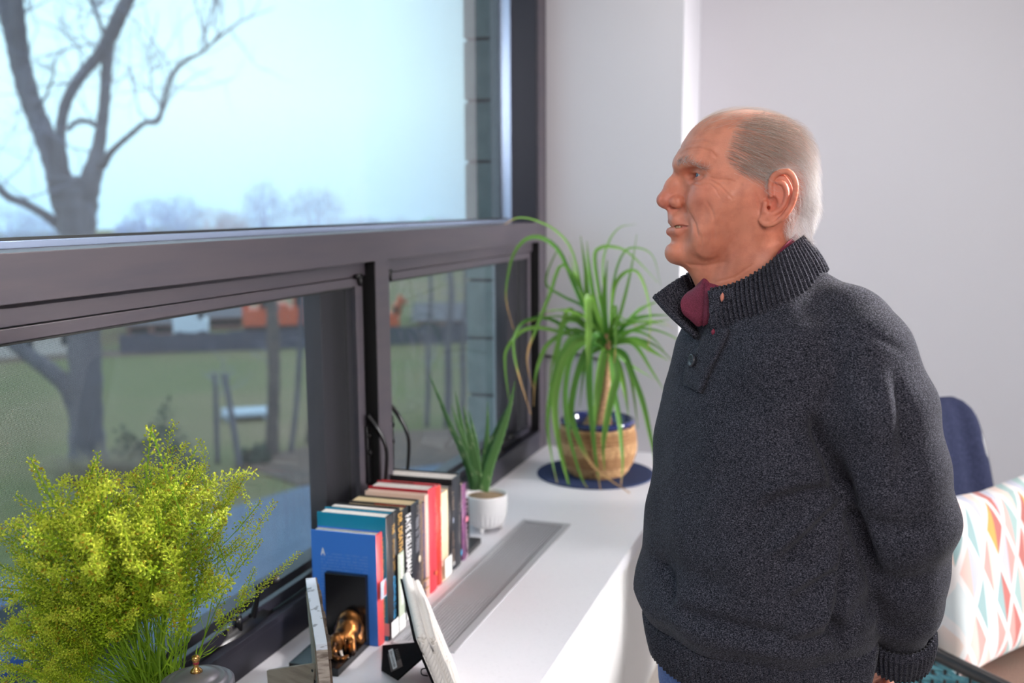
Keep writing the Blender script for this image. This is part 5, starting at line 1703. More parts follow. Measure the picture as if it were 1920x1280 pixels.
i = 0
while cnt < 132:
    i += 1
    a = rgp.uniform(-84, 13) if rgp.uniform() < .55 else (rgp.uniform(-40, 13) if rgp.uniform() < .85 else rgp.uniform(-100, -70))
    rr = np.interp(a, env_a, env_r) * rgp.uniform(.35, 1.0) ** .45 * rgp.uniform(.93, 1.0)
    tx, ty = 288 + rr * math.sin(math.radians(a)), 1268 - rr * math.cos(math.radians(a))
    az = math.atan((tx - 960) / FPX) - YAW
    ymax = min(1.34, 1.095 / math.tan(-az))
    ty_ = rgp.uniform(max(.98, ymax - .36), ymax)
    sprig(at(tx, ty, 1, ty_), i % 12, rgp.uniform(0, 6.28))
for tx, ty, yy in ((512, 1002, 1.22), (462, 935, 1.25), (448, 895, 1.22), (440, 868, 1.25), (362, 806, 1.2), (290, 812, 1.15), (400, 812, 1.22), (95, 852, 1.05), (10, 925, 1.0), (245, 858, 1.1), (425, 862, 1.26), (60, 1262, 1.02), (10, 1190, 1.0), (20, 1010, 1.0)):
    i += 4; sprig(at(tx, ty, 1, yy), 12 if tx > 400 else i % 12 - i % 4, rgp.uniform(0, 6.28), 1.0 if tx > 400 else .95)
# ================================================================== THE ARMCHAIR BEHIND THE MAN
cfd, csd = np.array([0.78, -0.63, 0]), np.array([0.63, 0.78, 0])
cfd /= np.linalg.norm(cfd); csd = np.array([-cfd[1], cfd[0], 0])
CC = np.array([0.483, 2.67, 0.0])


def cw(f, s, z):
    return CC + cfd * f + csd * s + np.array([0, 0, z])


rail_m = mat('dark_steel_tube', (38, 36, 38), rough=0.35, metal=0.3, spec=0.5)
teal_m = mat('teal_wicker', (98, 156, 166), rough=0.6, noise=(60, (70, 124, 138), 0.4, 0.7))
brown_m = mat('brown_cushion_fabric', (150, 122, 108), rough=0.85, noise=(300, (126, 102, 92), 0.4, 0.7))
navy_m = mat('navy_knit_throw', (38, 42, 66), rough=0.95, spec=0.1, noise=(260, (54, 58, 84), 0.42, 0.7, (1, 1, 0.4)), bump=(380, 0.4, 0.0015))
chair = empty('wicker_armchair', CC.tolist(), 0)
tag(chair, 'teal woven armchair with a dark tubular frame behind the man', 'armchair')
def ck(name, bm, m, smooth=True):
    return kid(name, bm, m, chair, smooth)


# near and far arm hoops: one dark tube from the back foot over the arm down to the front foot
for s in (-1, 1):
    bm = bmesh.new()
    P = spline([cw(-0.36, s * .33, 0.0), cw(-0.34, s * .34, 0.38), cw(-0.24, s * .345, 0.530), cw(-0.05, s * .345, 0.518), cw(0.15, s * .345, 0.506), cw(0.265, s * .34, 0.490), cw(0.315, s * .335, 0.44), cw(0.33, s * .33, 0.28), cw(0.34, s * .325, 0.0)], 60)
    tube(bm, P, 0.0165, 14)
    ck('arm_rail', bm, rail_m)
    bm = bmesh.new()
    tube(bm, [cw(-0.345, s * .335, 0.26), cw(0.325, s * .33, 0.26)], 0.011, 10)
    ck('side_rail', bm, rail_m)
    # woven side panel
    stakes = np.linspace(-0.31, 0.31, 20)
    bm = bmesh.new()
    for f in stakes:
        zt = np.interp(f, [-.36, -.24, -.05, .15, .265, .315], [.35, .522, .510, .498, .482, .44])
        tube(bm, [cw(f, s * .335, 0.262), cw(f, s * .343, zt - 0.01)], 0.0035, 6)
    o = ck('wicker_stakes', bm, rail_m); o['kind'] = 'stuff'
    bm = bmesh.new()
    for j in range(26):
        z0 = 0.272 + j * 0.0125
        pts = []
        for i in range(79):
            f = -0.325 + 0.65 * i / 78
            zt = np.interp(f, [-.36, -.24, -.05, .15, .265, .33], [.33, .510, .498, .486, .470, .42])
            if z0 > zt: continue
            ph = (f - stakes[0]) / (stakes[1] - stakes[0])
            pts.append(cw(f, s * (.339 + 0.0045 * math.cos(math.pi * (ph + j))), z0))
        if len(pts) > 6: tube(bm, pts, 0.0061, 6)
    o = ck('wicker_weave', bm, teal_m); o['kind'] = 'stuff'
# back frame and its weave
bm = bmesh.new()
P = spline([cw(-0.28, -.30, 0.30), cw(-0.34, -.30, 0.64), cw(-0.40, -.27, 0.93), cw(-0.42, -.17, 1.00), cw(-0.43, 0, 1.015), cw(-0.42, .17, 1.00), cw(-0.40, .27, 0.93), cw(-0.34, .30, 0.64), cw(-0.28, .30, 0.30)], 60)
tube(bm, P, 0.014, 12); ck('back_frame', bm, rail_m)
bm = bmesh.new()
for j in range(50):
    z0 = 0.34 + j * 0.0128
    f0 = np.interp(z0, [.30, .64, .93, 1.00], [-.28, -.34, -.40, -.42]); w0 = np.interp(z0, [.30, .64, .93, .98], [.30, .30, .27, .19])
    tube(bm, [cw(f0 + 0.004 * math.cos(math.pi * (k + j)), -w0 + 2 * w0 * k / 16, z0) for k in range(17)], 0.005, 5)
o = ck('wicker_back', bm, teal_m); o['kind'] = 'stuff'
bm = bmesh.new()
for a, b in ((-.30, .30),):
    tube(bm, [cw(-.30, -.32, .31), cw(-.30, .32, .31)], .012, 8); tube(bm, [cw(.31, -.32, .31), cw(.31, .32, .31)], .012, 8)
    for k in range(10): tube(bm, [cw(-.30, -.28 + .062 * k, .315), cw(.31, -.28 + .062 * k, .315)], .006, 6)
ck('seat_frame', bm, rail_m)


def puffy(name, W, H, T, m, parent, mtx, n=28, corner=0.22, uvname=None, sag=0.0):
    """a stuffed square: two domed faces meeting at a seam, corners drawn out"""
    V, F, UV = [], [], []
    for side in (1, -1):
        for i in range(n + 1):
            for j in range(n + 1):
                u, v = 2 * i / n - 1, 2 * j / n - 1
                prof = ((1 - u ** 4) * (1 - v ** 4)) ** 0.42
                pin = 1 - corner * 0.28 * ((1 - u * u) * abs(v) ** 3 + (1 - v * v) * abs(u) ** 3) * 0 - 0.055 * ((1 - abs(u)) * abs(v) ** 2 + (1 - abs(v)) * abs(u) ** 2)
                wr = 0.004 * math.sin(9 * u + 5 * v) * (abs(u) ** 2 + abs(v) ** 2) * (1 - max(abs(u), abs(v)) ** 8)
                V.append((u * W / 2 * pin, side * (T / 2 * prof + wr), v * H / 2 * pin))
                UV.append((i / n, j / n))
    N1 = (n + 1) ** 2
    for side in (0, 1):
        for i in range(n):
            for j in range(n):
                a = side * N1 + i * (n + 1) + j
                q = (a, a + n + 1, a + n + 2, a + 1)
                F.append(q if side else q[::-1])
    o = pydata(name, V, F, m, None, True)
    uvl = o.data.uv_layers.new(name='UVMap')
    for lp in o.data.loops: uvl.data[lp.index].uv = UV[lp.vertex_index]
    bm2 = bmesh.new(); bm2.from_mesh(o.data); bmesh.ops.remove_doubles(bm2, verts=bm2.verts, dist=1e-5); bm2.to_mesh(o.data); bm2.free()
    o.data.polygons.foreach_set('use_smooth', [True] * len(o.data.polygons))
    o.matrix_world = mtx
    return o


bmS = bmesh.new()
box(bmS, (-0.27, -0.285, 0.326), (0.30, 0.285, 0.436), 0.03)
for v in bmS.verts: v.co = Vector((cw(v.co.x, v.co.y, v.co.z + 0.012 * math.cos(v.co.x * 5) * math.cos(v.co.y * 5))).tolist())
sc = build('seat_cushion', bmS, brown_m, None, True)
tag(sc, 'brown seat cushion lying in the teal armchair', 'cushion')


def harlequin():
    """rows of tall two-tone diamonds on white cotton"""
    m = bpy.data.materials.new('harlequin_print'); m.use_nodes = True
    nt = m.node_tree; b = nt.nodes['Principled BSDF']; b.inputs['Roughness'].default_value = 0.85
    b.inputs['Sheen Weight'].default_value = 0.15
    L = nt.links

    def M(op, a, c=None):
        n = nt.nodes.new('ShaderNodeMath'); n.operation = op
        for i, v in enumerate((a, c)):
            if v is None: continue
            if isinstance(v, (int, float)): n.inputs[i].default_value = v
            else: L.new(v, n.inputs[i])
        return n.outputs[0]
    tc = nt.nodes.new('ShaderNodeTexCoord'); sp = nt.nodes.new('ShaderNodeSeparateXYZ'); L.new(tc.outputs['UV'], sp.inputs[0])
    u, v = sp.outputs['X'], sp.outputs['Y']
    nx, ny = 5.8, 2.5
    uu, vv = M('MULTIPLY', u, nx), M('MULTIPLY', v, ny)
    uu = M('ADD', uu, M('MULTIPLY', vv, 0.16))
    a, c = M('ADD', uu, vv), M('SUBTRACT', uu, vv)
    fa, fc = M('FRACT', a), M('FRACT', M('ADD', c, 20.0))
    ia, ic = M('FLOOR', a), M('FLOOR', M('ADD', c, 20.0))
    ins = M('MULTIPLY', M('MULTIPLY', M('GREATER_THAN', fa, 0.10), M('LESS_THAN', fa, 0.90)), M('MULTIPLY', M('GREATER_THAN', fc, 0.10), M('LESS_THAN', fc, 0.90)))
    half = M('GREATER_THAN', M('ADD', fa, fc), 1.0)
    cb = nt.nodes.new('ShaderNodeCombineXYZ'); L.new(ia, cb.inputs[0]); L.new(ic, cb.inputs[1]); L.new(M('MULTIPLY', half, 3.0), cb.inputs[2])
    wn_ = nt.nodes.new('ShaderNodeTexWhiteNoise'); wn_.noise_dimensions = '3D'; L.new(cb.outputs[0], wn_.inputs['Vector'])
    r = nt.nodes.new('ShaderNodeValToRGB'); r.color_ramp.interpolation = 'CONSTANT'
    cols = [(214, 152, 146), (226, 190, 182), (198, 162, 82), (146, 174, 176), (192, 192, 206), (206, 212, 214), (186, 104, 98), (220, 172, 166), (160, 186, 184), (228, 204, 194)]
    r.color_ramp.elements[0].color = (*lin(cols[0]), 1)
    for i, cc in enumerate(cols[1:], 1):
        if i == 1: el = r.color_ramp.elements[1]; el.position = 0.1
        else: el = r.color_ramp.elements.new(i / len(cols))
        el.color = (*lin(cc), 1)
    L.new(wn_.outputs['Value'], r.inputs[0])
    mx = nt.nodes.new('ShaderNodeMixRGB'); mx.inputs[1].default_value = (*lin((226, 219, 218)), 1)
    L.new(ins, mx.inputs['Fac']); L.new(r.outputs[0], mx.inputs[2]); L.new(mx.outputs[0], b.inputs['Base Color'])
    n = nt.nodes.new('ShaderNodeTexNoise'); n.inputs['Scale'].default_value = 500; L.new(tc.outputs['Object'], n.inputs['Vector'])
    bp = nt.nodes.new('ShaderNodeBump'); bp.inputs['Strength'].default_value = 0.25; bp.inputs['Distance'].default_value = 0.001
    L.new(n.outputs['Fac'], bp.inputs['Height']); L.new(bp.outputs[0], b.inputs['Normal'])
    return m


def axes(xa, za, loc):
    xa = np.array(xa, float) / np.linalg.norm(xa); za = np.array(za, float); za -= xa * (za @ xa); za /= np.linalg.norm(za)
    ya = np.cross(za, xa)
    return Matrix(((xa[0], ya[0], za[0], loc[0]), (xa[1], ya[1], za[1], loc[1]), (xa[2], ya[2], za[2], loc[2]), (0, 0, 0, 1)))


TL, TR = np.array([0.180, 2.555, 0.868]), np.array([0.437, 2.905, 0.868])
mid = (TL + TR) / 2
upd = np.array([-0.14 * cfd[0], -0.14 * cfd[1], 0.95])
upd /= np.linalg.norm(upd)
pil = puffy('scatter_cushion', 0.45, 0.44, 0.115, harlequin(), None, axes(TR - TL, upd, mid - upd * 0.215 + cfd * 0.03 - csd * 0.02))
tag(pil, 'plump scatter cushion printed with pastel diamonds, propped up in the armchair', 'cushion')
bm = bmesh.new()
# throw over the chair back
V, F = [], []
nu, nv = 30, 44
for j in range(nv):
    t = j / (nv - 1)                                   # 0 front hem ... 1 back hem, over the top
    for i in range(nu):
        s = (2 * i / (nu - 1) - 1)
        if t < 0.5:
            z = 0.47 + (1.045 - 0.47) * (t / 0.5); off = 0.030
        else:
            z = 1.045 - (1.045 - 0.55) * ((t - 0.5) / 0.5); off = -0.040
        turn = math.exp(-((t - 0.5) / 0.05) ** 2)
        f0 = np.interp(z, [.30, .64, .93, 1.05], [-.28, -.34, -.40, -.43])
        off = (0.030 - 0.07 / (1 + math.exp(-(t - 0.5) * 90)))
        w = 0.265 + 0.035 * (1.03 - z) / 0.5
        round_ = 0.045 * max(0, abs(s) - 0.72) ** 1.6 / 0.28 ** 1.6 * (1 if z > 0.88 else 0.4)
        fold_ = 0.010 * math.exp(-((s - 0.20 - 0.1 * t) / 0.10) ** 2) + 0.006 * math.sin(7 * s + 2 * t) + 0.004 * math.sin(17 * s)
        V.append(cw(f0 + off + fold_ * (1 if t < .5 else -1), s * w, z + 0.004 * math.sin(6 * s) * turn - round_))
for j in range(nv - 1):
    for i in range(nu - 1):
        a = j * nu + i; F.append((a, a + 1, a + nu + 1, a + nu))
th = pydata('navy_throw', V, F, navy_m)
md = th.modifiers.new('thickness', 'SOLIDIFY'); md.thickness = 0.012
md2 = th.modifiers.new('soft', 'SUBSURF'); md2.levels = 1; md2.render_levels = 1
tag(th, 'navy blue knitted throw draped over the back of the armchair', 'throw')
# ================================================================== THE MAN
# ---- head, measured in millimetre-like units of a side view: (x, y) -> u forward, w up
KH = 0.0002901
HY = math.radians(14)
HF = np.array([-math.cos(HY), -math.sin(HY), 0.0])
HL = np.array([math.sin(HY), -math.cos(HY), 0.0])
HC = at(1376.3, 335.5, 1, 1.555)


def h2(x, y):
    return ((480 - x) * KH, (430 - y) * KH)


def h3(x, y, l=0.0):
    return (*[(480 - x) * KH], l, (430 - y) * KH)


def head_world(P):
    P = np.asarray(P, float)
    return HC + P[..., 0:1] * HF + P[..., 1:2] * HL + P[..., 2:3] * np.array([0, 0, 1.0])


PROFILE = [(178, 366), (180, 330), (193, 285), (213, 240), (252, 178), (312, 126), (392, 92), (470, 78), (560, 78), (650, 95),
           (735, 132), (805, 188), (852, 270), (872, 360), (872, 450), (852, 540), (815, 620), (760, 700), (660, 760), (560, 800),
           (480, 815), (390, 835), (330, 850), (260, 858), (235, 856), (220, 845), (214, 820), (218, 790), (224, 740), (229, 690),
           (230, 655), (228, 610), (226, 560), (226, 510), (224, 460), (212, 415), (192, 390)]


def make_head():
    fld = Field((-0.142, -0.098, -0.205), (0.128, 0.098, 0.112), 0.00135)
    pr = np.array([h2(*p) for p in PROFILE])
    ang = np.arctan2(-pr[:, 1], pr[:, 0]); rad = np.hypot(pr[:, 0], pr[:, 1])
    o = np.argsort(ang); ang, rad = ang[o], rad[o]
    A = np.concatenate([ang - 2 * np.pi, ang, ang + 2 * np.pi]); R = np.concatenate([rad] * 3)
    tab = np.linspace(-np.pi, np.pi, 1441)
    rt = np.interp(tab, A, R)
    ker = np.exp(-np.linspace(-2, 2, 41) ** 2); ker /= ker.sum()
    rt = np.convolve(np.concatenate([rt[-61:-1], rt, rt[1:61]]), ker, 'same')[60:-60]

    def skull(x, y, z):
        al = np.arctan2(-z, x); rho = np.sqrt(x * x + z * z)
        P = np.interp(al, tab, rt)
        n = 2.3 - 0.3 * np.clip(np.cos(al - 0.35), 0, 1)
        W = 0.0765
        g = ((rho / P) ** n + (np.abs(y) / W) ** n) ** (1 / n) + 1e-6
        r = np.sqrt(x * x + y * y + z * z)
        return ((r - r / g) * 0.92).astype(np.float32)
    fld.op(skull, (-0.14, -0.1, -0.2), (0.13, 0.1, 0.11), 0.0001)
    # neck
    fld.cone(h3(545, 640), h3(600, 900), 0.058, 0.060, 0.022)
    fld.cone(h3(600, 900), h3(655, 1140), 0.060, 0.072, 0.02)
    fld.cone(h3(330, 860), h3(450, 1090), 0.026, 0.030, 0.03)           # throat
    fld.cone(h3(600, 640, 0.055), h3(420, 1040, 0.028), 0.010, 0.012, 0.02, mirror=True)   # sternomastoid
    # brow, orbit, cheek
    fld.cone(h3(212, 352, 0.012), h3(300, 352, 0.043), 0.012, 0.009, 0.016, mirror=True)
    fld.ell(h3(258, 412, 0.041), (0.0195, 0.0235, 0.0120), 0.010, cut=True, mirror=True)
    fld.ell(h3(345, 505, 0.047), (0.022, 0.016, 0.017), 0.02, mirror=True)
    fld.ell(h3(310, 560, 0.036), (0.02, 0.014, 0.02), 0.02, mirror=True)
    fld.ell(h3(228, 680), (0.0225, 0.0235, 0.031), 0.012)                          # muzzle
    fld.ell(h3(335, 720, 0.043), (0.02, 0.012, 0.03), 0.02, mirror=True)  # jowl
    fld.ell(h3(360, 340, 0.082), (0.03, 0.010, 0.03), 0.03, cut=True, mirror=True)  # temple
    # eye lids: a shell around the eyeball with an almond opening
    ec = np.array(h3(313, 410, 0.032))
    fld.ell(ec, (0.0142, 0.0142, 0.0142), 0.004, mirror=True)

    def almond(x, y, z):
        yy = np.abs(y)
        px, pz = yy - (ec[1] + 0.001), z - ec[2] + 0.0005
        up = np.sqrt(px ** 2 + (pz + 0.0165) ** 2) - 0.0208
        dn = np.sqrt(px ** 2 + (pz - 0.0185) ** 2) - 0.0218
        fr = (ec[0] + 0.002) - x
        return np.maximum(np.maximum(up, dn), fr + 0 * up)
    for sgn in (1, -1):
        lo = np.array([ec[0], sgn * ec[1] - 0.02, ec[2] - 0.012]); hi = np.array([ec[0] + 0.03, sgn * ec[1] + 0.02, ec[2] + 0.012])
        fld.op(almond, lo, hi, 0.0012, cut=True)
    # upper lid hood and bag
    fld.cone(h3(262, 378, 0.022), h3(318, 392, 0.047), 0.0045, 0.005, 0.006, mirror=True)
    fld.cone(h3(318, 392, 0.047), h3(352, 425, 0.052), 0.005, 0.003, 0.006, mirror=True)
    fld.cone(h3(268, 446, 0.022), h3(325, 448, 0.046), 0.0035, 0.003, 0.006, mirror=True)
    # nose
    fld.cone(h3(232, 420), h3(196, 530), 0.0105, 0.0125, 0.010)
    fld.cone(h3(212, 380), h3(160, 460), 0.0088, 0.0088, 0.010)
    fld.cone(h3(160, 460), h3(121, 532), 0.0088, 0.0105, 0.010)
    fld.ell(h3(122, 540), (0.0112, 0.0115, 0.0108), 0.006)
    fld.ell(h3(183, 546, 0.0125), (0.0112, 0.0078, 0.0088), 0.005, mirror=True)
    fld.cone(h3(130, 566), h3(172, 592), 0.0042, 0.006, 0.005)
    fld.ell(h3(158, 577, 0.0075), (0.0062, 0.0034, 0.0036), 0.002, cut=True, mirror=True)
    # upper lip, lips, chin
    fld.cone(h3(168, 620), h3(178, 640, 0.014), 0.0075, 0.007, 0.010, mirror=True)
    fld.cone(h3(160, 648), h3(193, 654, 0.017), 0.0052, 0.0050, 0.003, mirror=True)
    fld.cone(h3(193, 654, 0.017), h3(240, 668, 0.0262), 0.0050, 0.0032, 0.003, mirror=True)
    fld.cone(h3(156, 702), h3(190, 698, 0.017), 0.0070, 0.0064, 0.004, mirror=True)
    fld.cone(h3(190, 698, 0.017), h3(240, 677, 0.0262), 0.0064, 0.0034, 0.004, mirror=True)
    fld.cone(h3(150, 674), h3(188, 676, 0.020), 0.0032, 0.0030, 0.001, cut=True, mirror=True)
    fld.cone(h3(188, 676, 0.020), h3(243, 672, 0.0295), 0.0030, 0.0014, 0.001, cut=True, mirror=True)
    fld.cone(h3(176, 674), h3(215, 675, 0.016), 0.006, 0.004, 0.001, cut=True, mirror=True)
    fld.ell(h3(190, 812), (0.0185, 0.024, 0.0185), 0.012)
    fld.cone(h3(140, 752, 0.0), h3(165, 757, 0.018), 0.0035, 0.002, 0.006, cut=True, mirror=True)
    # ears
    yb = 0.0725

    def ear(x, y, dy=0.0):
        return h3(x, y, yb + 0.000085 * (x - 590) + dy)
    rot = np.array([[1, -0.30, 0], [0.30, 1, 0], [0, 0, 1.0]]); rot[0] /= np.linalg.norm(rot[0]); rot[1] /= np.linalg.norm(rot[1])
    tl = 0.16
    Rt = np.array([[math.cos(tl), 0, -math.sin(tl)], [0, 1, 0], [math.sin(tl), 0, math.cos(tl)]]) @ rot
    fld.ell(ear(662, 520, -0.002), (0.0225, 0.0046, 0.0345), 0.004, mirror=True, rot=Rt)
    fld.ell(ear(616, 628, -0.001), (0.0105, 0.0052, 0.0125), 0.005, mirror=True)
    fld.ell(ear(652, 622, -0.002), (0.0095, 0.0050, 0.0095), 0.005, mirror=True)
    fld.ell(ear(628, 556, 0.0045), (0.0095, 0.0085, 0.0130), 0.002, cut=True, mirror=True, rot=Rt)
    fld.ell(ear(655, 478, 0.0062), (0.0150, 0.0050, 0.0170), 0.002, cut=True, mirror=True, rot=Rt)
    helix = [(628, 520, 0.0), (622, 468, .0015), (636, 425, .002), (668, 405, .0025), (704, 406, .003), (730, 436, .003), (740, 480, .003),
             (732, 540, .003), (712, 590, .0025), (680, 632, .002), (640, 660, .001), (604, 662, .000), (584, 640, -0.001)]
    hs = spline(helix, 34)
    hp = [(*ear(a, b, c + 0.0018), 0.0038 if 3 < i < 26 else 0.0031) for i, (a, b, c) in enumerate(hs)]
    fld.chain(hp, 0.0022, mirror=True)
    anti = [(655, 452), (684, 462), (700, 500), (696, 545), (672, 590), (636, 612)]
    fld.chain([(*ear(a, b, 0.0020), 0.0030) for a, b, _ in spline([(a, b, 0) for a, b in anti], 16)], 0.002, mirror=True)
    fld.cone(ear(604, 556, 0.001), ear(600, 596, 0.001), 0.0040, 0.0042, 0.004, mirror=True)
    fld.cone(ear(622, 578, 0.002), ear(616, 584, -0.010), 0.0030, 0.002, 0.002, cut=True, mirror=True)
    V, Q = fld.mesh()
    N = vnormals(V, Q)
    # ---- creases and wrinkles
    uw = V[:, [0, 2]]
    yl = np.abs(V[:, 1])
    skinz = (V[:, 0] > -0.03)

    def crease(line, depth, width, ridge=0.0, rw=0.006, side=None, ymin=0.0):
        L = np.array([h2(*p) for p in line])
        d, t = poly_dist(uw, L)
        env = np.clip(np.minimum(t, 1 - t) * 6 + 0.25, 0, 1) * skinz * (yl > ymin)
        disp = -depth * np.exp(-(d / width) ** 2) * env
        if ridge:
            disp += ridge * np.exp(-((d - rw) / rw) ** 2) * env
        return disp
    D = np.zeros(len(V))
    D += crease([(206, 545), (228, 590), (250, 625), (268, 660), (276, 700), (282, 730)], 0.0024, 0.0021, 0.0012, 0.006, ymin=0.012)
    D += crease([(315, 540), (345, 590), (358, 640), (362, 700), (360, 760)], 0.0010, 0.0018, 0.0005, 0.005, ymin=0.02)
    D += crease([(330, 425), (370, 436), (420, 440), (455, 450)], 0.0011, 0.0012, 0.0006, 0.003, ymin=0.02)
    D += crease([(335, 440), (380, 468), (420, 510), (440, 535)], 0.0012, 0.0013, 0.0007, 0.003, ymin=0.02)
    D += crease([(330, 455), (360, 485), (385, 530)], 0.0009, 0.0013, ymin=0.02)
    D += crease([(255, 452), (290, 466), (325, 460)], 0.0013, 0.0014, 0.0006, 0.003, ymin=0.012)
    D += crease([(196, 268), (240, 247), (290, 243), (340, 256)], 0.0012, 0.0016, 0.0008, 0.004)
    D += crease([(186, 305), (230, 284), (285, 280), (340, 300), (365, 330)], 0.0014, 0.0016, 0.0009, 0.004)
    D += crease([(180, 345), (205, 325), (250, 318)], 0.0010, 0.0014, 0.0005, 0.003)
    D += crease([(560, 520), (575, 560), (578, 610)], 0.0012, 0.0014, ymin=0.03)
    D += crease([(545, 480), (562, 530)], 0.0009, 0.0012, ymin=0.03)
    D += crease([(230, 872), (330, 880), (430, 850)], 0.0016, 0.003, ymin=0.02)
    D += crease([(290, 700), (300, 760), (290, 800)], 0.0012, 0.002, ymin=0.02)
    D += crease([(380, 960), (470, 930), (560, 860)], 0.001, 0.002, ymin=0.02)
    rs = np.random.default_rng(3)
    V = V + N * (0.80 * D)[:, None]
    # ---- skin colour, by place
    base = np.array(lin((212, 136, 110)))
    colr = np.tile(base, (len(V), 1))

    def tint(c, r, rgb, k):
        c3 = np.array(h3(*c))
        d = np.sqrt(((np.stack([V[:, 0], yl, V[:, 2]], 1) - c3) ** 2).sum(1)) / r
        w = (k * np.exp(-d ** 2))[:, None]
        colr[:] = colr * (1 - w) + np.array(lin(rgb)) * w
    tint((125, 545, 0.0), 0.020, (196, 104, 90), 0.65)
    tint((300, 520, 0.045), 0.026, (202, 112, 94), 0.55)
    tint((655, 530, 0.085), 0.030, (212, 118, 98), 0.75)
    tint((420, 800, 0.05), 0.045, (192, 116, 94), 0.45)
    tint((200, 640, 0.01), 0.016, (190, 140, 126), 0.35)
    tint((450, 100, 0.0), 0.05, (214, 170, 148), 0.5)
    tint((290, 440, 0.035), 0.010, (190, 128, 116), 0.5)
    for cc in ((160, 650, 0.0), (190, 656, 0.014), (158, 700, 0.0), (188, 698, 0.014), (225, 676, 0.022)):
        tint(cc, 0.0075, (178, 92, 88), 0.6)
    for cc in ((490, 465, 0.073), (470, 560, 0.071), (440, 665, 0.07), (380, 500, 0.06), (520, 620, 0.073)):
        tint(cc, 0.0022, (150, 88, 66), 0.55)
    blot = np.zeros(len(V))
    for i in range(6):
        k = rs.normal(size=3) * 120
        blot += np.sin(V @ k + rs.uniform(0, 6))
    colr *= (1 + 0.02 * blot)[:, None]
    dark = (np.array([h3(614, 582, 0.07)]))
    # grey-brown where hair grows close to the scalp
    hm = hair_density(V)
    hc = hair_colour(V)
    w = (0.55 * hm)[:, None]
    colr = colr * (1 - w) + hc * w
    return V, Q, colr


def hair_density(V):
    """1 on the part of the head that carries full hair"""
    u, w, y = V[:, 0], V[:, 2], np.abs(V[:, 1])
    x, yy = 480 - u / KH, 430 - w / KH
    # hairline polygon in side view (temple, sideburn, behind the ear, nape)
    poly = np.array([(398, 305), (424, 228), (456, 150), (560, 92), (660, 88), (760, 140), (860, 260), (900, 400), (900, 560), (850, 740),
                     (760, 745), (700, 700), (712, 610), (752, 545), (752, 430), (705, 388), (640, 404), (600, 432), (545, 425), (448, 404), (404, 356)], float)
    ins = np.zeros(len(V), bool)
    j = len(poly) - 1
    for i in range(len(poly)):
        xi, yi = poly[i]; xj, yj = poly[j]
        c = ((yi > yy) != (yj > yy)) & (x < (xj - xi) * (yy - yi) / (yj - yi + 1e-9) + xi)
        ins ^= c
        j = i
    top = np.clip((y - 0.018) / 0.030, 0, 1)          # crown is thin
    d, _ = poly_dist(np.stack([x, yy], 1), np.vstack([poly, poly[:1]]))
    edge = np.clip(d / 42, 0, 1)
    lowback = np.clip((x - 780) / 60, 0, 1) * np.clip((yy - 330) / 60, 0, 1)
    return ins * edge * np.maximum(top, np.maximum(lowback, 0.12))


def hair_colour(V):
    x, yy = 480 - V[:, 0] / KH, 430 - V[:, 2] / KH
    t = np.clip((0.62 * (x - 600) + 0.75 * (yy - 300)) / 150, 0, 1)[:, None]
    a, b = np.array(lin((168, 146, 132))), np.array(lin((240, 238, 240)))
    return a * (1 - t) + b * t
YA = math.radians(33)
BO = np.array([-0.125, 1.56])
BF = np.array([-math.cos(YA), -math.sin(YA)])
BL = np.array([math.sin(YA), -math.cos(YA)])


def bw(u, l, z):
    """body frame (forward, left, up) -> world"""
    p = BO + u * BF + l * BL
    return np.array([p[0], p[1], z])


def sections(tab, zlo, zhi, n=2.35, gain=0.85):
    T = np.array(tab, float); T = T[np.argsort(T[:, 0])]

    def fn(x, y, z):
        rx, ry = x - BO[0], y - BO[1]
        cu, A, Bf, Bb = (np.interp(z, T[:, 0], T[:, i]) for i in (1, 2, 3, 4))
        u = rx * BF[0] + ry * BF[1] - cu
        l = rx * BL[0] + ry * BL[1]
        B = np.where(u > 0, Bf, Bb)
        g = ((np.abs(u) / B) ** n + (np.abs(l) / A) ** n) ** (1 / n) + 1e-6
        r = np.sqrt(u * u + l * l)
        d = (r - r / g) * gain
        return np.maximum(np.maximum(d, zlo - z), z - zhi).astype(np.float32)
    return fn


TORSO = [  # z, forward offset, half width, front depth, back depth
    (1.500, 0.010, 0.050, 0.046, 0.046), (1.470, 0.006, 0.070, 0.055, 0.060), (1.440, 0.000, 0.125, 0.078, 0.088),
    (1.410, -0.004, 0.172, 0.104, 0.108), (1.360, -0.004, 0.190, 0.128, 0.126), (1.290, 0.000, 0.198, 0.144, 0.130),
    (1.200, 0.000, 0.200, 0.158, 0.128), (1.100, 0.002, 0.203, 0.170, 0.128), (1.020, 0.002, 0.204, 0.176, 0.135),
    (0.985, 0.002, 0.206, 0.188, 0.146), (0.960, 0.002, 0.203, 0.194, 0.150), (0.940, 0.002, 0.193, 0.181, 0.146), (0.870, 0.002, 0.180, 0.158, 0.135)]

LARM = [(1620, 660, 1.445, 0.058), (1645, 760, 1.44, 0.075), (1668, 880, 1.45, 0.0765), (1693, 975, 1.470, 0.072),
        (1692, 1060, 1.495, 0.065), (1688, 1130, 1.525, 0.056), (1686, 1190, 1.555, 0.042)]
LARM = [(*at(a, b, 1, c), r) for a, b, c, r in LARM]
RARM = [(*bw(-0.03, -0.165, 1.375), 0.064), (*bw(-0.06, -0.205, 1.28), 0.075), (*bw(-0.09, -0.225, 1.19), 0.076), (*bw(-0.125, -0.220, 1.11), 0.072),
        (*bw(-0.16, -0.16, 1.03), 0.064), (*bw(-0.182, -0.10, 0.965), 0.056), (*bw(-0.19, -0.055, 0.915), 0.042)]


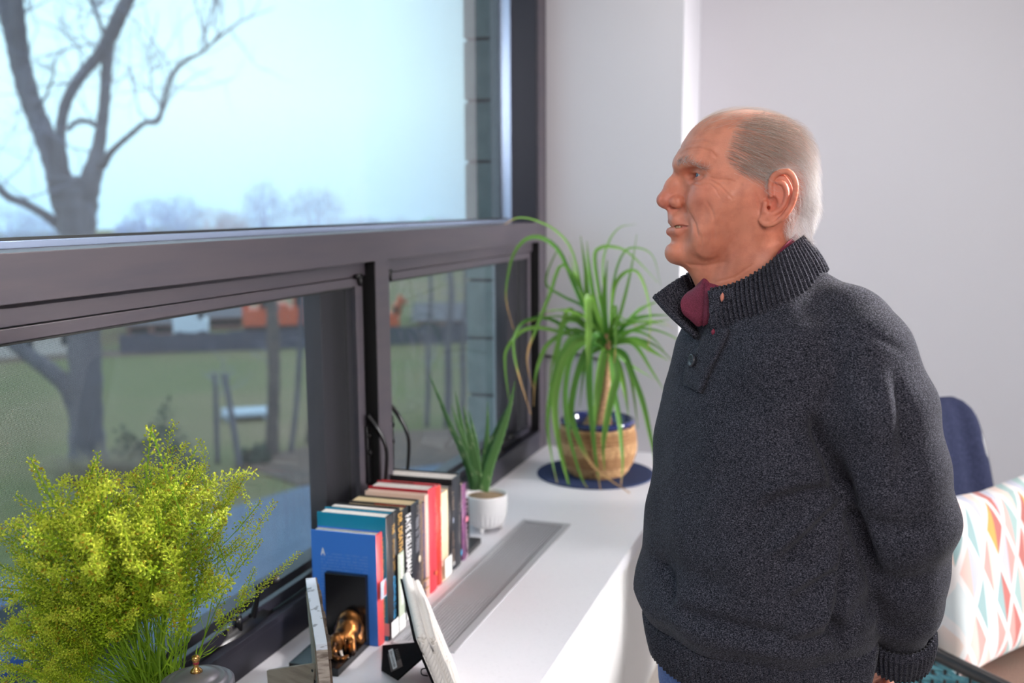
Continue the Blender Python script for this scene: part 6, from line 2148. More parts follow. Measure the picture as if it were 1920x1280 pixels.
def finger_set(fld, wrist, palm, tip, up, thumb_side, curl):
    """palm from wrist to the knuckles, four unequal fingers bent at two joints, a thumb from the side of the palm"""
    wrist, palm, tip = map(np.array, (wrist, palm, tip))
    d = palm - wrist; d = d / np.linalg.norm(d)
    sd = np.cross(d, up); sd /= np.linalg.norm(sd); sd *= thumb_side
    nn = np.cross(sd, d) * thumb_side
    f = tip - palm; f = f / np.linalg.norm(f)
    fld.cone(wrist, wrist + d * 0.03, 0.026, 0.024, 0.012)
    for k in range(4):
        off = (1.5 - k) * 0.020
        kn = palm + sd * off - d * 0.006 * abs(1.2 - k)
        fld.cone(wrist + d * 0.022 + sd * off * 0.55, kn, 0.016, 0.0125, 0.012)
        Lg = (0.072, 0.080, 0.075, 0.060)[k]
        a = kn + f * Lg * 0.50
        b = a + (f * 0.75 - nn * curl) / np.linalg.norm(f * 0.75 - nn * curl) * Lg * 0.32
        c = b + (f * 0.3 - nn * curl) / np.linalg.norm(f * 0.3 - nn * curl) * Lg * 0.24
        rr = (0.0088, 0.0092, 0.0088, 0.0078)[k]
        fld.chain([(*kn, rr + .0012), (*a, rr), (*b, rr - .0008), (*c, rr - .0016)], 0.0025)
    t0 = wrist + d * 0.026 + sd * 0.024
    t1 = t0 + d * 0.034 + sd * 0.020 - nn * 0.006
    t2 = t1 + d * 0.030 + sd * 0.004 - nn * 0.008
    fld.chain([(*t0, 0.0135), (*t1, 0.0108), (*t2, 0.0088)], 0.006)


def make_body(vh, qh, ch):
    fld = Field((-0.40, 1.17, 0.03), (0.26, 1.96, 1.415), 0.0045)
    slim = [(z, cu, A - 0.045, Bf - 0.042, Bb - 0.040) for z, cu, A, Bf, Bb in TORSO if z < 1.38]
    fld.op(sections(slim, 0.80, 1.365), bw(0, 0, .8) - .3, bw(0, 0, 1.5) + .3, 0.001)
    fld.op(sections([(0.75, 0, .15, .10, .11), (0.85, 0, .17, .145, .13), (1.0, 0, .175, .15, .12)], 0.78, 0.95), (-.4, 1.2, .75), (.2, 1.9, .98), 0.03)
    fld.cone(head_world(h3(600, 900)), head_world(h3(655, 1140)), 0.060, 0.072, 0.02)
    for arm in (LARM, RARM):
        fld.chain([(p[0], p[1], p[2] - (0.035 if i == 0 else 0), max(0.028, p[3] - 0.036)) for i, p in enumerate(arm)], 0.02)
    for s in (1, -1):
        fld.chain([(*bw(-0.01, s * 0.088, 0.80), 0.088), (*bw(0.015, s * 0.095, 0.47), 0.060), (*bw(-0.01, s * 0.10, 0.10), 0.043),
                   (*bw(0.10, s * 0.115, 0.055), 0.024)], 0.02)
    wl = np.array(LARM[-1][:3])
    finger_set(fld, wl + np.array([-0.002, .004, -.012]), at(1640, 1264, 1, 1.625), at(1590, 1298, 1, 1.668), np.array([0.55, -0.83, 0.1]), 1, 0.35)
    wr = np.array(RARM[-1][:3])
    finger_set(fld, wr + np.array([0.0, -.002, -.012]), bw(-0.205, 0.012, 0.872), bw(-0.205, 0.055, 0.845), np.array([0.8, 0.5, 0.1]), -1, 0.35)
    V, Q = fld.mesh()
    # bridge the head's open neck ring to the body's: both lie inside the collar
    def rim(V, Q):
        E = np.sort(np.vstack([Q[:, [0, 1]], Q[:, [1, 2]], Q[:, [2, 3]], Q[:, [3, 0]]]), 1)
        u, c = np.unique(E, axis=0, return_counts=True)
        return u[c == 1]
    Vw = np.vstack([vh, V]); n0 = len(vh)
    ra, rb = rim(qh, qh), rim(Q, Q)

    def loop(edges, off):
        nb = {}
        for a, b in edges: nb.setdefault(a, []).append(b); nb.setdefault(b, []).append(a)
        best, seen = [], set()
        for s0 in nb:
            if s0 in seen: continue
            lp = [s0]; seen.add(s0)
            while True:
                nx = [k for k in nb[lp[-1]] if k not in seen]
                if not nx: break
                lp.append(nx[0]); seen.add(nx[0])
            if len(lp) > len(best): best = lp
        return [i + off for i in best]
    tris = []
    try:
        la, lb = loop(ra, 0), loop(rb, n0)
        c = (Vw[la].mean(0) + Vw[lb].mean(0)) / 2
        an = lambda ids: np.unwrap(np.arctan2(Vw[ids][:, 1] - c[1], Vw[ids][:, 0] - c[0]))
        def norm(ids):
            a = an(ids)
            if a[-1] < a[0]: ids = ids[::-1]
            aa = np.arctan2(Vw[ids][:, 1] - c[1], Vw[ids][:, 0] - c[0])
            k = int(np.argmin(aa)); ids = ids[k:] + ids[:k]
            return ids, np.linspace(0, 1, len(ids) + 1)
        la, ta = norm(la); lb, tb = norm(lb)
        i = j = 0
        while i < len(la) or j < len(lb):
            if j >= len(lb) or (i < len(la) and ta[i + 1] <= tb[j + 1]):
                tris.append((la[i % len(la)], la[(i + 1) % len(la)], lb[j % len(lb)])); i += 1
            else:
                tris.append((lb[j % len(lb)], la[i % len(la)], lb[(j + 1) % len(lb)])); j += 1
    except Exception as ex:
        print('bridge skipped', ex)
    quads = np.vstack([qh, Q + n0])
    skin = np.array(lin((205, 140, 116)))
    cb = np.tile(skin, (len(V), 1))
    return Vw, quads, tris, np.vstack([ch, cb])


skin_m = mat('skin', (205, 150, 125), rough=0.46, spec=0.42, sss=0.22, attr='skin_tone', bump=(520, 0.22, 0.0012),
             noise=(70, (168, 88, 70), 0.44, 1.25))
VH, QH, CH = make_head()
VHW = head_world(VH)
VB, QB, TB, CB = make_body(VHW, QH, CH)
me = bpy.data.meshes.new('person')
FQ = [tuple(q) for q in QB.tolist()] + [tuple(int(k) for k in t) for t in TB]
me.from_pydata(VB.tolist(), [], FQ)
me.polygons.foreach_set('use_smooth', [True] * len(me.polygons))
ca = me.color_attributes.new('skin_tone', 'FLOAT_COLOR', 'POINT')
ca.data.foreach_set('color', np.hstack([CB, np.ones((len(CB), 1))]).astype(np.float32).ravel())
person = link('person', me, skin_m)
tag(person, 'older grey-haired man in charcoal pullover and jeans, hands behind his back, at the window', 'person')

# ---- eyes, teeth
eye_m = mat('eye_white', (196, 182, 176), rough=0.12, spec=0.6)
iris_m = mat('iris_blue_grey', (84, 100, 122), rough=0.1, spec=0.6)
pupil_m = mat('pupil', (14, 12, 14), rough=0.05)
for s in (1, -1):
    c = np.array(h3(313, 410, 0.032)); c[1] *= s
    R = 0.0124
    bm = bmesh.new()
    gz = np.array([0.95, 0.24, 0.06]); gz /= np.linalg.norm(gz)
    t1 = np.cross(gz, [0, 0, 1]); t1 /= np.linalg.norm(t1); t2 = np.cross(t1, gz)
    prev = None
    rad = [0, 0.12, 0.20, 0.205, 0.36, 0.53, 0.56, 0.8, 1.2, 1.6, 2.0, 2.5, math.pi]
    rings = []
    for a in rad:
        if a in (0, math.pi):
            rings.append([bm.verts.new((head_world((c + gz * R * math.cos(a))[None])[0]).tolist())])
        else:
            rr = []
            for k in range(28):
                th = 2 * math.pi * k / 28
                p = c + R * (1.012 if a < 0.55 else 1) * (math.cos(a) * gz + math.sin(a) * (math.cos(th) * t1 + math.sin(th) * t2))
                rr.append(bm.verts.new(head_world(p[None])[0].tolist()))
            rings.append(rr)
    for i, (a, b) in enumerate(zip(rings[:-1], rings[1:])):
        mi = 2 if i < 2 else (1 if i < 5 else 0)
        for k in range(28):
            k2 = (k + 1) % 28
            if len(a) == 1: f = bm.faces.new((a[0], b[k], b[k2]))
            elif len(b) == 1: f = bm.faces.new((a[k2], a[k], b[0]))
            else: f = bm.faces.new((a[k], b[k], b[k2], a[k2]))
            f.smooth = True; f.material_index = mi
    build('eye', bm, [eye_m, iris_m, pupil_m], person)
teeth_m = mat('teeth', (206, 190, 158), rough=0.25)
bm = bmesh.new()
for k in range(-5, 6):
    a = k * 0.23
    c = np.array([h2(172, 664)[0] - 0.022 * (1 - math.cos(a)), 0.021 * math.sin(a), h2(172, 668)[1]])
    vv = bmesh.ops.create_cube(bm, size=1.0)['verts']
    rz = Matrix.Rotation(-a, 3, 'Z')
    for v in vv:
        q = rz @ Vector((v.co.x * 0.004, v.co.y * 0.0046, v.co.z * 0.0075))
        v.co = Vector(head_world((c + np.array(q))[None])[0].tolist())
build('teeth', bm, teeth_m, person)
# ---- hair: every strand a curve rooted on the scalp
def make_strands(name, roots, length, nseg, dirfn, lift, wavef, colour, radius, seed, parent, mat_, tip_flip=0.0):
    """roots in head coordinates; strands follow the scalp in direction dirfn and rise from it"""
    rg = np.random.default_rng(seed)
    n = len(roots)
    P = np.zeros((n, nseg + 1, 3)); P[:, 0] = roots
    ln = length(roots, rg) / nseg
    ph = rg.uniform(0, 6.28, n); wv = wavef(roots)
    jit = rg.normal(0, 0.10, (n, 2))
    cur = roots.copy()
    for s in range(nseg):
        nrm = np.zeros((n, 3)); near = np.zeros((n, 3))
        for i in range(n):
            co, no, _, _ = HEAD_BVH.find_nearest(Vector(cur[i].tolist()))
            near[i] = co; nrm[i] = no
        d = dirfn(near, (s + 0.5) / nseg, rg, jit)
        d = d - nrm * (d * nrm).sum(1, keepdims=True)
        d /= np.maximum(np.linalg.norm(d, axis=1, keepdims=True), 1e-6)
        sd = np.cross(nrm, d)
        t = (s + 1) / nseg
        target = near + nrm * (lift(near) * (t ** 0.8) + tip_flip * max(0, t - 0.6) ** 1.0 * wv)[:, None]
        cur = target + d * ln[:, None] + sd * (wv * 0.55 * np.sin(ph * 0.35 + t * 8.0) / nseg * 4)[:, None]
        P[:, s + 1] = cur
    P[:, 1:] += rg.normal(0, 0.0006, P[:, 1:].shape) * np.linspace(0.3, 1, nseg)[None, :, None]
    W = head_world(P.reshape(-1, 3))
    cu = bpy.data.hair_curves.new(name)
    cu.add_curves([nseg + 1] * n)
    cu.attributes['position'].data.foreach_set('vector', W.astype(np.float32).ravel())
    if 'radius' not in cu.attributes: cu.attributes.new('radius', 'FLOAT', 'POINT')
    rr = np.tile(np.linspace(1, 0.35, nseg + 1), n) * np.repeat(rg.uniform(.8, 1.2, n), nseg + 1) * radius
    cu.attributes['radius'].data.foreach_set('value', rr.astype(np.float32))
    a = cu.attributes.new('hair_tone', 'FLOAT_COLOR', 'CURVE')
    c = colour(roots) * rg.uniform(0.7, 1.3, (n, 1))
    a.data.foreach_set('color', np.hstack([np.clip(c, 0, 1), np.ones((n, 1))]).astype(np.float32).ravel())
    cu.materials.append(mat_)
    o = bpy.data.objects.new(name, cu)
    col.objects.link(o); o.parent = parent
    return o


hair_m = mat('hair', (190, 180, 175), rough=0.42, spec=0.5, attr='hair_tone')
HEAD_BVH = BVHTree.FromPolygons([Vector(v) for v in VH.tolist()], [tuple(q) for q in QH.tolist()])
NH = vnormals(VH, QH)
_rg = np.random.default_rng(11)


def sample(weight, n):
    tri = VH[QH]
    ar = np.linalg.norm(np.cross(tri[:, 2] - tri[:, 0], tri[:, 3] - tri[:, 1]), axis=1) * weight[QH].mean(1)
    idx = _rg.choice(len(QH), n, p=ar / ar.sum())
    a, b = _rg.uniform(0, 1, (n, 1)), _rg.uniform(0, 1, (n, 1))
    q = tri[idx]
    return (q[:, 0] * (1 - a) + q[:, 1] * a) * (1 - b) + (q[:, 3] * (1 - a) + q[:, 2] * a) * b


def xy(P):
    return 480 - P[:, 0] / KH, 430 - P[:, 2] / KH


def flow(P, t, rg, jit):
    x, y = xy(P)
    k = np.clip((x - 745) / 110, 0, 1)                    # behind the ear hair turns down
    k = np.maximum(k, np.clip((y - 560) / 80, 0, 1))
    ang = (0.30 + 0.18 * np.clip((y - 150) / 200, 0, 1)) * (1 - k) + 1.42 * k + jit[:, 0]
    side = np.sign(P[:, 1]) * np.where(np.abs(P[:, 1]) < 0.03, 0.5, 0.0)
    return np.stack([-np.cos(ang), side + jit[:, 1] * 0.6, -np.sin(ang)], 1)


dens = hair_density(VH)
r1 = sample(dens, 8000)
make_strands('hair', r1, lambda P, g: g.uniform(0.030, 0.060, len(P)) * np.where(xy(P)[1] > 380, 1.15, 1.0) * np.where((xy(P)[1] > 345) & (xy(P)[0] > 580) & (xy(P)[0] < 752), 0.38, 1.0), 10, flow,
             lambda P: 0.004 + 0.009 * np.clip((xy(P)[0] - 650) / 150, 0, 1) + 0.004 * np.clip((xy(P)[1] - 480) / 150, 0, 1),
             lambda P: 0.002 + 0.017 * np.clip((xy(P)[0] - 690) / 100, 0, 1) * np.clip((xy(P)[1] - 330) / 150, 0, 1),
             lambda P: np.where(_rg.uniform(0, 1, (len(P), 1)) < 0.30, np.array(lin((206, 196, 190))), hair_colour(P)), 0.000085, 5, person, hair_m, tip_flip=2.2)
xv, yv = xy(VH)
topw = ((xv > 262) & (xv < 800) & (yv < 215 - 0.0 * xv) & (np.abs(VH[:, 1]) < 0.062)).astype(float) * np.clip((230 - yv) / 90, 0.15, 1)
r2 = sample(topw, 900)
make_strands('thin_top_hair', r2, lambda P, g: g.uniform(0.025, 0.055, len(P)), 6,
             lambda P, t, g, j: np.stack([-np.ones(len(P)), 0.25 * np.sign(P[:, 1]) + j[:, 0] * 2.2, 0.2 * np.ones(len(P)) + j[:, 1] * 2], 1),
             lambda P: 0.005 + 0.0 * P[:, 0], lambda P: 0.003 + 0 * P[:, 0],
             lambda P: np.tile(np.array(lin((205, 192, 182))), (len(P), 1)), 0.00006, 6, person, hair_m)
bl_ = np.array([(0.027, h2(0, 346)[1]), (0.039, h2(0, 336)[1]), (0.050, h2(0, 352)[1]), (0.0575, h2(0, 382)[1])])
bd, bt = poly_dist(np.stack([np.abs(VH[:, 1]), VH[:, 2]], 1), bl_)
bd[VH[:, 0] < 0.03] = 9
bw_ = (bd < 0.0042 - 0.0018 * bt).astype(float)
if bw_.sum() > 20:
    r3 = sample(bw_, 560)
    make_strands('eyebrow', r3, lambda P, g: g.uniform(0.007, 0.014, len(P)), 5,
                 lambda P, t, g, j: np.stack([-0.5 + j[:, 0] * 3, np.sign(P[:, 1]) * 0.8, 0.25 + j[:, 1] * 5], 1),
                 lambda P: 0.0042 + 0.0 * P[:, 0], lambda P: 0.0012 + 0 * P[:, 0],
                 lambda P: np.where(_rg.uniform(0, 1, (len(P), 1)) < 0.28, np.array(lin((110, 100, 96))), np.array(lin((214, 206, 202)))),
                 0.00007, 7, person, hair_m)
# ---- sweater
def knit(name, c1, c2, c3):
    """heathered yarn: two tones of wool flecked in short horizontal stitches"""
    m = bpy.data.materials.new(name); m.use_nodes = True
    nt = m.node_tree; b = nt.nodes['Principled BSDF']
    b.inputs['Roughness'].default_value = 0.9
    b.inputs['Specular IOR Level'].default_value = 0.15
    b.inputs['Sheen Weight'].default_value = 0.06
    b.inputs['Sheen Roughness'].default_value = 0.4
    tc = nt.nodes.new('ShaderNodeTexCoord')
    mp = nt.nodes.new('ShaderNodeMapping'); mp.inputs['Scale'].default_value = (1, 1, 2.3)
    nt.links.new(tc.outputs['Object'], mp.inputs['Vector'])
    n1 = nt.nodes.new('ShaderNodeTexNoise'); n1.inputs['Scale'].default_value = 520; n1.inputs['Detail'].default_value = 2
    nt.links.new(mp.outputs[0], n1.inputs['Vector'])
    r = nt.nodes.new('ShaderNodeValToRGB')
    r.color_ramp.elements[0].position, r.color_ramp.elements[0].color = 0.40, (*lin(c1), 1)
    r.color_ramp.elements[1].position, r.color_ramp.elements[1].color = 0.66, (*lin(c3), 1)
    q = r.color_ramp.elements.new(0.5); q.color = (*lin(c2), 1)
    nt.links.new(n1.outputs['Fac'], r.inputs[0])
    n2 = nt.nodes.new('ShaderNodeTexNoise'); n2.inputs['Scale'].default_value = 9; n2.inputs['Detail'].default_value = 3
    nt.links.new(tc.outputs['Object'], n2.inputs['Vector'])
    mx = nt.nodes.new('ShaderNodeMixRGB'); mx.blend_type = 'MULTIPLY'; mx.inputs['Fac'].default_value = 0.35
    nt.links.new(r.outputs[0], mx.inputs[1]); nt.links.new(n2.outputs['Fac'], mx.inputs[2])
    nt.links.new(mx.outputs[0], b.inputs['Base Color'])
    bp = nt.nodes.new('ShaderNodeBump'); bp.inputs['Strength'].default_value = 0.55; bp.inputs['Distance'].default_value = 0.0015
    nt.links.new(n1.outputs['Fac'], bp.inputs['Height'])
    nt.links.new(bp.outputs[0], b.inputs['Normal'])
    return m


wool = knit('charcoal_wool', (20, 21, 28), (47, 48, 59), (104, 102, 114))


def vnormals_t(V, F):
    n = np.cross(V[F[:, 1]] - V[F[:, 0]], V[F[:, 2]] - V[F[:, 0]])
    N = np.zeros_like(V)
    for i in range(3): np.add.at(N, F[:, i], n)
    return N / np.maximum(np.linalg.norm(N, axis=1, keepdims=True), 1e-12)


def cast(bvh, px, py):
    d = Vector(ray(px, py).tolist()).normalized()
    co, no, i, dist = bvh.ray_cast(Vector(CAM.tolist()), d)
    return (np.array(co), np.array(no)) if co is not None else (None, None)


def make_sweater():
    fld = Field((-0.43, 1.17, 0.80), (0.27, 1.98, 1.505), 0.0040)
    fld.op(sections(TORSO, 0.934, 1.452), (-.42, 1.18, .86), (.26, 1.96, 1.5), 0.001)
    for arm in (LARM, RARM):
        fld.chain(arm, 0.013)
    fld.cone(bw(-0.050, 0.0, 1.36), bw(-0.046, 0.0, 1.452), 0.075, 0.052, 0.02)
    fld.chain([(*at(1535, 546, 1, 1.53), 0.030), (*at(1598, 594, 1, 1.50), 0.036), (*at(1640, 640, 1, 1.47), 0.036)], 0.02)
    for P0, P1, P2 in ((at(1500, 570, 1, 1.52), at(1575, 604, 1, 1.485), at(1632, 668, 1, 1.46)), (bw(-0.03, -0.06, 1.41), bw(-0.03, -0.11, 1.385), bw(-0.04, -0.165, 1.35))):
        fld.chain([(*P0, 0.036), (*P1, 0.042), (*P2, 0.050)], 0.03)
        fld.cone(P1 + np.array([0.03, 0.04, -0.02]), P1 + np.array([0.045, 0.05, -0.12]), 0.045, 0.055, 0.03)
    V, Q = fld.mesh()
    for it in range(3):                                            # relax the voxel steps
        acc = np.zeros_like(V); n = np.zeros(len(V))
        for a, b in ((0, 1), (1, 2), (2, 3), (3, 0)):
            np.add.at(acc, Q[:, a], V[Q[:, b]]); np.add.at(n, Q[:, a], 1)
            np.add.at(acc, Q[:, b], V[Q[:, a]]); np.add.at(n, Q[:, b], 1)
        V = V * 0.5 + 0.5 * acc / n[:, None]
    return V, Q


SV, SQ = make_sweater()
bvh0 = BVHTree.FromPolygons([Vector(v) for v in SV.tolist()], [tuple(q) for q in SQ.tolist()])
SN = vnormals(SV, SQ)


def fold(line, amp, width, skew=0.0):
    """a soft ridge (amp > 0) or crease (amp < 0) along a line on the cloth"""
    pts = []
    for p in spline([(a, b, 0) for a, b in line], 14):
        co, no = cast(bvh0, p[0], p[1])
        if co is not None: pts.append(co)
    if len(pts) < 3: return 0
    pts = np.array(pts)
    d = np.full(len(SV), 9.0); t = np.zeros(len(SV))
    for i in range(len(pts) - 1):
        a, b = pts[i], pts[i + 1]; ab = b - a
        if np.linalg.norm(ab) > 0.10: continue
        tt = np.clip(((SV - a) @ ab) / (ab @ ab + 1e-12), 0, 1)
        dd = np.linalg.norm(SV - a - tt[:, None] * ab, axis=1)
        m = dd < d
        d[m] = dd[m]; t[m] = (i + tt[m]) / (len(pts) - 1)
    env = np.clip(np.minimum(t, 1 - t) * 4 + 0.15, 0, 1)
    if skew: pass
    elif amp < 0: amp *= 1.35
    elif amp > 0: amp, width = amp * 0.6, width * 1.4
    return amp * env * np.exp(-(d / width) ** 2)


FOLDS = [
    ([(1566, 902), (1513, 902), (1459, 914), (1420, 938)], 0.006, 0.010, 1), ([(1578, 922), (1520, 922), (1466, 934), (1424, 960)], -0.009, 0.009, 1),
    ([(1589, 918), (1522, 972), (1477, 1012), (1446, 1042)], 0.008, 0.010, 1), ([(1600, 934), (1538, 988), (1494, 1028), (1462, 1058)], -0.012, 0.010, 1),
    ([(1575, 1045), (1522, 1077), (1473, 1112)], 0.008, 0.011, 1), ([(1578, 1068), (1530, 1098), (1486, 1132)], -0.012, 0.011, 1),
    ([(1582, 994), (1580, 1079), (1571, 1140), (1554, 1170), (1566, 1196)], -0.007, 0.005, 1),
    ([(1477, 1196), (1522, 1174), (1566, 1140)], 0.008, 0.014, 1), ([(1600, 1150), (1625, 1165), (1640, 1150)], 0.010, 0.016, 1),
    ([(1262, 1140), (1300, 1155), (1370, 1175), (1440, 1190), (1475, 1192)], -0.014, 0.012, 1), ([(1215, 1130), (1290, 1172), (1380, 1205), (1470, 1218), (1560, 1210)], 0.008, 0.014, 1),
    ([(1224, 1046), (1248, 1085), (1262, 1140)], -0.012, 0.012, 1),
    ([(1650, 690), (1672, 790), (1668, 900)], 0.006, 0.010, 1), ([(1676, 690), (1698, 790), (1690, 900)], -0.006, 0.010, 1),
    # crease at the inside of the elbow and the pulls that fan out of it
    ([(1522, 770), (1545, 835), (1570, 890), (1592, 950)], -0.019, 0.011), ([(1592, 950), (1612, 1000), (1640, 1060)], -0.016, 0.011),
    ([(1572, 880), (1510, 885), (1450, 905)], 0.008, 0.016),
    
    ([(1590, 1010), (1582, 1080), (1562, 1150), (1570, 1200)], -0.008, 0.009), ([(1556, 1160), (1575, 1180), (1580, 1225)], -0.010, 0.008),
    ([(1470, 1170), (1540, 1150), (1600, 1110), (1640, 1085)], 0.012, 0.018), ([(1460, 1210), (1530, 1200), (1600, 1180)], -0.008, 0.013),
    ([(1230, 1120), (1300, 1140), (1400, 1150)], 0.008, 0.020),
    ([(1245, 830), (1300, 900), (1340, 990)], 0.004, 0.02), ([(1300, 780), (1380, 860), (1450, 900)], 0.004, 0.022),
    ([(1380, 700), (1450, 790), (1520, 850)], -0.004, 0.02), ([(1230, 1040), (1290, 1080), (1380, 1100)], -0.005, 0.018),
    # sleeve
    ([(1600, 700), (1640, 790), (1650, 900), (1640, 1000)], 0.0039, 0.0175), ([(1680, 720), (1695, 820), (1700, 900)], -0.0033, 0.0200),
    ([(1560, 720), (1600, 800), (1625, 880)], -0.0033, 0.0175), ([(1610, 960), (1680, 990), (1750, 985)], -0.0033, 0.0163),
    ([(1620, 1010), (1690, 1045), (1750, 1040)], 0.0033, 0.0175), ([(1620, 1060), (1680, 1090), (1740, 1085)], -0.0033, 0.0150),
    ([(1630, 1110), (1680, 1140), (1725, 1135)], 0.0033, 0.0150), ([(1640, 1160), (1680, 1180), (1715, 1170)], -0.0033, 0.0125),
    ([(1620, 620), (1575, 690), (1540, 770), (1550, 850)], -0.0023, 0.0063), ([(1700, 660), (1660, 640), (1620, 620)], -0.0020, 0.0063),
    ([(1640, 580), (1620, 640), (1580, 690)], 0.0026, 0.0225), ([(1500, 590), (1440, 680), (1400, 740)], 0.0026, 0.0275),
    ([(1735, 760), (1690, 800), (1660, 850)], -0.0026, 0.0150), ([(1740, 880), (1700, 900), (1650, 900)], -0.0026, 0.0150),
]
DSP = np.zeros(len(SV))
for f_ in FOLDS:
    DSP = DSP + fold(*f_)
rg_ = np.random.default_rng(8)
for i in range(10):                                                # gentle unevenness of a worn knit
    kk = rg_.normal(size=3) * 26
    DSP += 0.0009 * np.sin(SV @ kk + rg_.uniform(0, 6))
SV = SV + SN * DSP[:, None]
# wool ends at the wrists
sweater = link('sweater', fastmesh('sweater', SV, SQ), wool, person)
sweater['label'] = 'charcoal heathered wool pullover with a buttoned ribbed collar'
bvh1 = BVHTree.FromPolygons([Vector(v) for v in SV.tolist()], [tuple(q) for q in SQ.tolist()])


def sheet(name, rows, matl, parent, thick=0.004, rib=None, ribamp=0.0015, inward=False):
    """cloth grid from rows of 3-D points, thickened; rib = number of vertical ribs"""
    G = np.asarray(rows, float)                                    # (nv, nu, 3)
    nv, nu = G.shape[:2]
    du = np.gradient(G, axis=1); dv = np.gradient(G, axis=0)
    Nn = np.cross(du, dv); Nn /= np.maximum(np.linalg.norm(Nn, axis=2, keepdims=True), 1e-12)
    if inward: Nn = -Nn
    if rib:
        s = np.linspace(0, rib, nu)
        G = G + Nn * (ribamp * np.clip(1.6 * np.sin(2 * np.pi * s), -1, 1))[None, :, None]
    outer, inner = G + Nn * thick / 2, G - Nn * thick / 2
    Vv = np.vstack([outer.reshape(-1, 3), inner.reshape(-1, 3)])
    F = []
    o = nv * nu
    for j in range(nv - 1):
        for i in range(nu - 1):
            a, b, c, d = j * nu + i, j * nu + i + 1, (j + 1) * nu + i + 1, (j + 1) * nu + i
            F.append((a, b, c, d)); F.append((o + d, o + c, o + b, o + a))
    for i in range(nu - 1):
        F.append((o + i, o + i + 1, i + 1, i)); k = (nv - 1) * nu + i
        F.append((k, k + 1, o + k + 1, o + k))
    for j in range(nv - 1):
        k = j * nu; F.append((k, k + nu, o + k + nu, o + k)); k = j * nu + nu - 1
        F.append((k + nu, k, o + k, o + k + nu))
    me = fastmesh(name, Vv, np.array(F))
    return link(name, me, matl, parent)


def rows_between(bot, top, nu, nv, bulge=0.0, centre=None):
    B, T = spline(bot, nu), spline(top, nu)
    out = []
    for j in range(nv):
        t = j / (nv - 1)
        r = B * (1 - t) + T * t
        if bulge and centre is not None:
            c = r - centre; c[:, 2] = 0; c /= np.linalg.norm(c, axis=1, keepdims=True)
            r = r + c * (bulge * math.sin(math.pi * t))
        out.append(r)
    return out


cbot = [(1338, 622, 1.462), (1390, 612, 1.448), (1435, 590, 1.440), (1485, 562, 1.455), (1525, 534, 1.495), (1549, 509, 1.55), (1540, 512, 1.61),
        (1500, 530, 1.655), (1420, 565, 1.66), (1350, 590, 1.635), (1312, 616, 1.56), (1306, 634, 1.49)]
ctop = [(1333, 540, 1.468), (1378, 530, 1.462), (1424, 506, 1.462), (1460, 476, 1.475), (1487, 455, 1.505), (1503, 444, 1.55), (1495, 446, 1.60),
        (1460, 462, 1.632), (1390, 490, 1.640), (1318, 500, 1.615), (1262, 528, 1.56), (1224, 556, 1.512)]
cb3 = [at(a, b, 1, c) for a, b, c in cbot]
ct3 = [at(a, b, 1, c) for a, b, c in ctop]
sheet('collar', rows_between(cb3, ct3, 480, 9, 0.004, np.array([-0.10, 1.55, 1.45])), wool, sweater, 0.005, rib=62, ribamp=0.0026)
# placket: the overlapping front band, draped on the chest
pa = spline([(1330, 545, 0), (1334, 590, 0), (1318, 640, 0), (1290, 690, 0), (1287, 722, 0)], 16)
pb = spline([(1378, 540, 0), (1374, 600, 0), (1362, 640, 0), (1335, 695, 0), (1318, 738, 0)], 16)
rows = []
for a, b in zip(pa, pb):
    r_ = []
    for t in np.linspace(0, 1, 6):
        p = a * (1 - t) + b * t
        co, no = cast(bvh1, p[0], p[1])
        if p[1] < 618:
            k = int(round(t * 5))
            co = at(p[0], p[1], 1, 1.458 + 0.012 * (1 - t) * 0.3)
            no = np.array([-0.55, -0.8, 0.1])
        r_.append(co + no * 0.0035 if co is not None else (r_[-1] if r_ else at(p[0], p[1], 1, 1.45)))
    rows.append(r_)
sheet('placket', rows, wool, sweater, 0.004)
btn = mat('horn_button', (46, 48, 56), rough=0.35, spec=0.5)
co, no = cast(bvh1, 1307, 677)
if co is not None:
    bm = bmesh.new()
    lathe(bm, [(0, 0.0042), (0.0035, 0.0040), (0.0058, 0.0044), (0.0078, 0.0058), (0.0092, 0.0052), (0.0097, 0.0030), (0.0092, 0.0008), (0, 0.0)], 28)
    for sx, sy in ((1, 1), (1, -1), (-1, 1), (-1, -1)):
        g = bmesh.ops.create_cone(bm, segments=8, radius1=0.0008, radius2=0.0008, depth=0.001, cap_ends=True)['verts']
        for v in g: v.co += Vector((sx * 0.0017, sy * 0.0017, 0.0042))
    o = build('button', bm, btn, sweater)
    o.matrix_world = Matrix.Translation((co + no * 0.006).tolist()) @ Vector(no.tolist()).to_track_quat('Z', 'Y').to_matrix().to_4x4()
hole_m = mat('buttonhole_gap', (206, 128, 110), rough=0.7)
hole2_m = mat('buttonhole_gap_red', (120, 36, 60), rough=0.8)
for (hx, hy, hh, mm, yy_) in ((1354, 557, 9, hole_m, 1.452), (1337, 622, 6, hole2_m, 1.443)):
    p0, p1 = at(hx + 1, hy - hh, 1, yy_), at(hx - 1, hy + hh, 1, yy_)
    bm = bmesh.new()
    tube(bm, spline([p0, (p0 + p1) / 2, p1], 7), np.array([.0002, .0016, .0026, .0030, .0026, .0016, .0002]), 8)
    build('buttonhole', bm, mm, sweater, True)
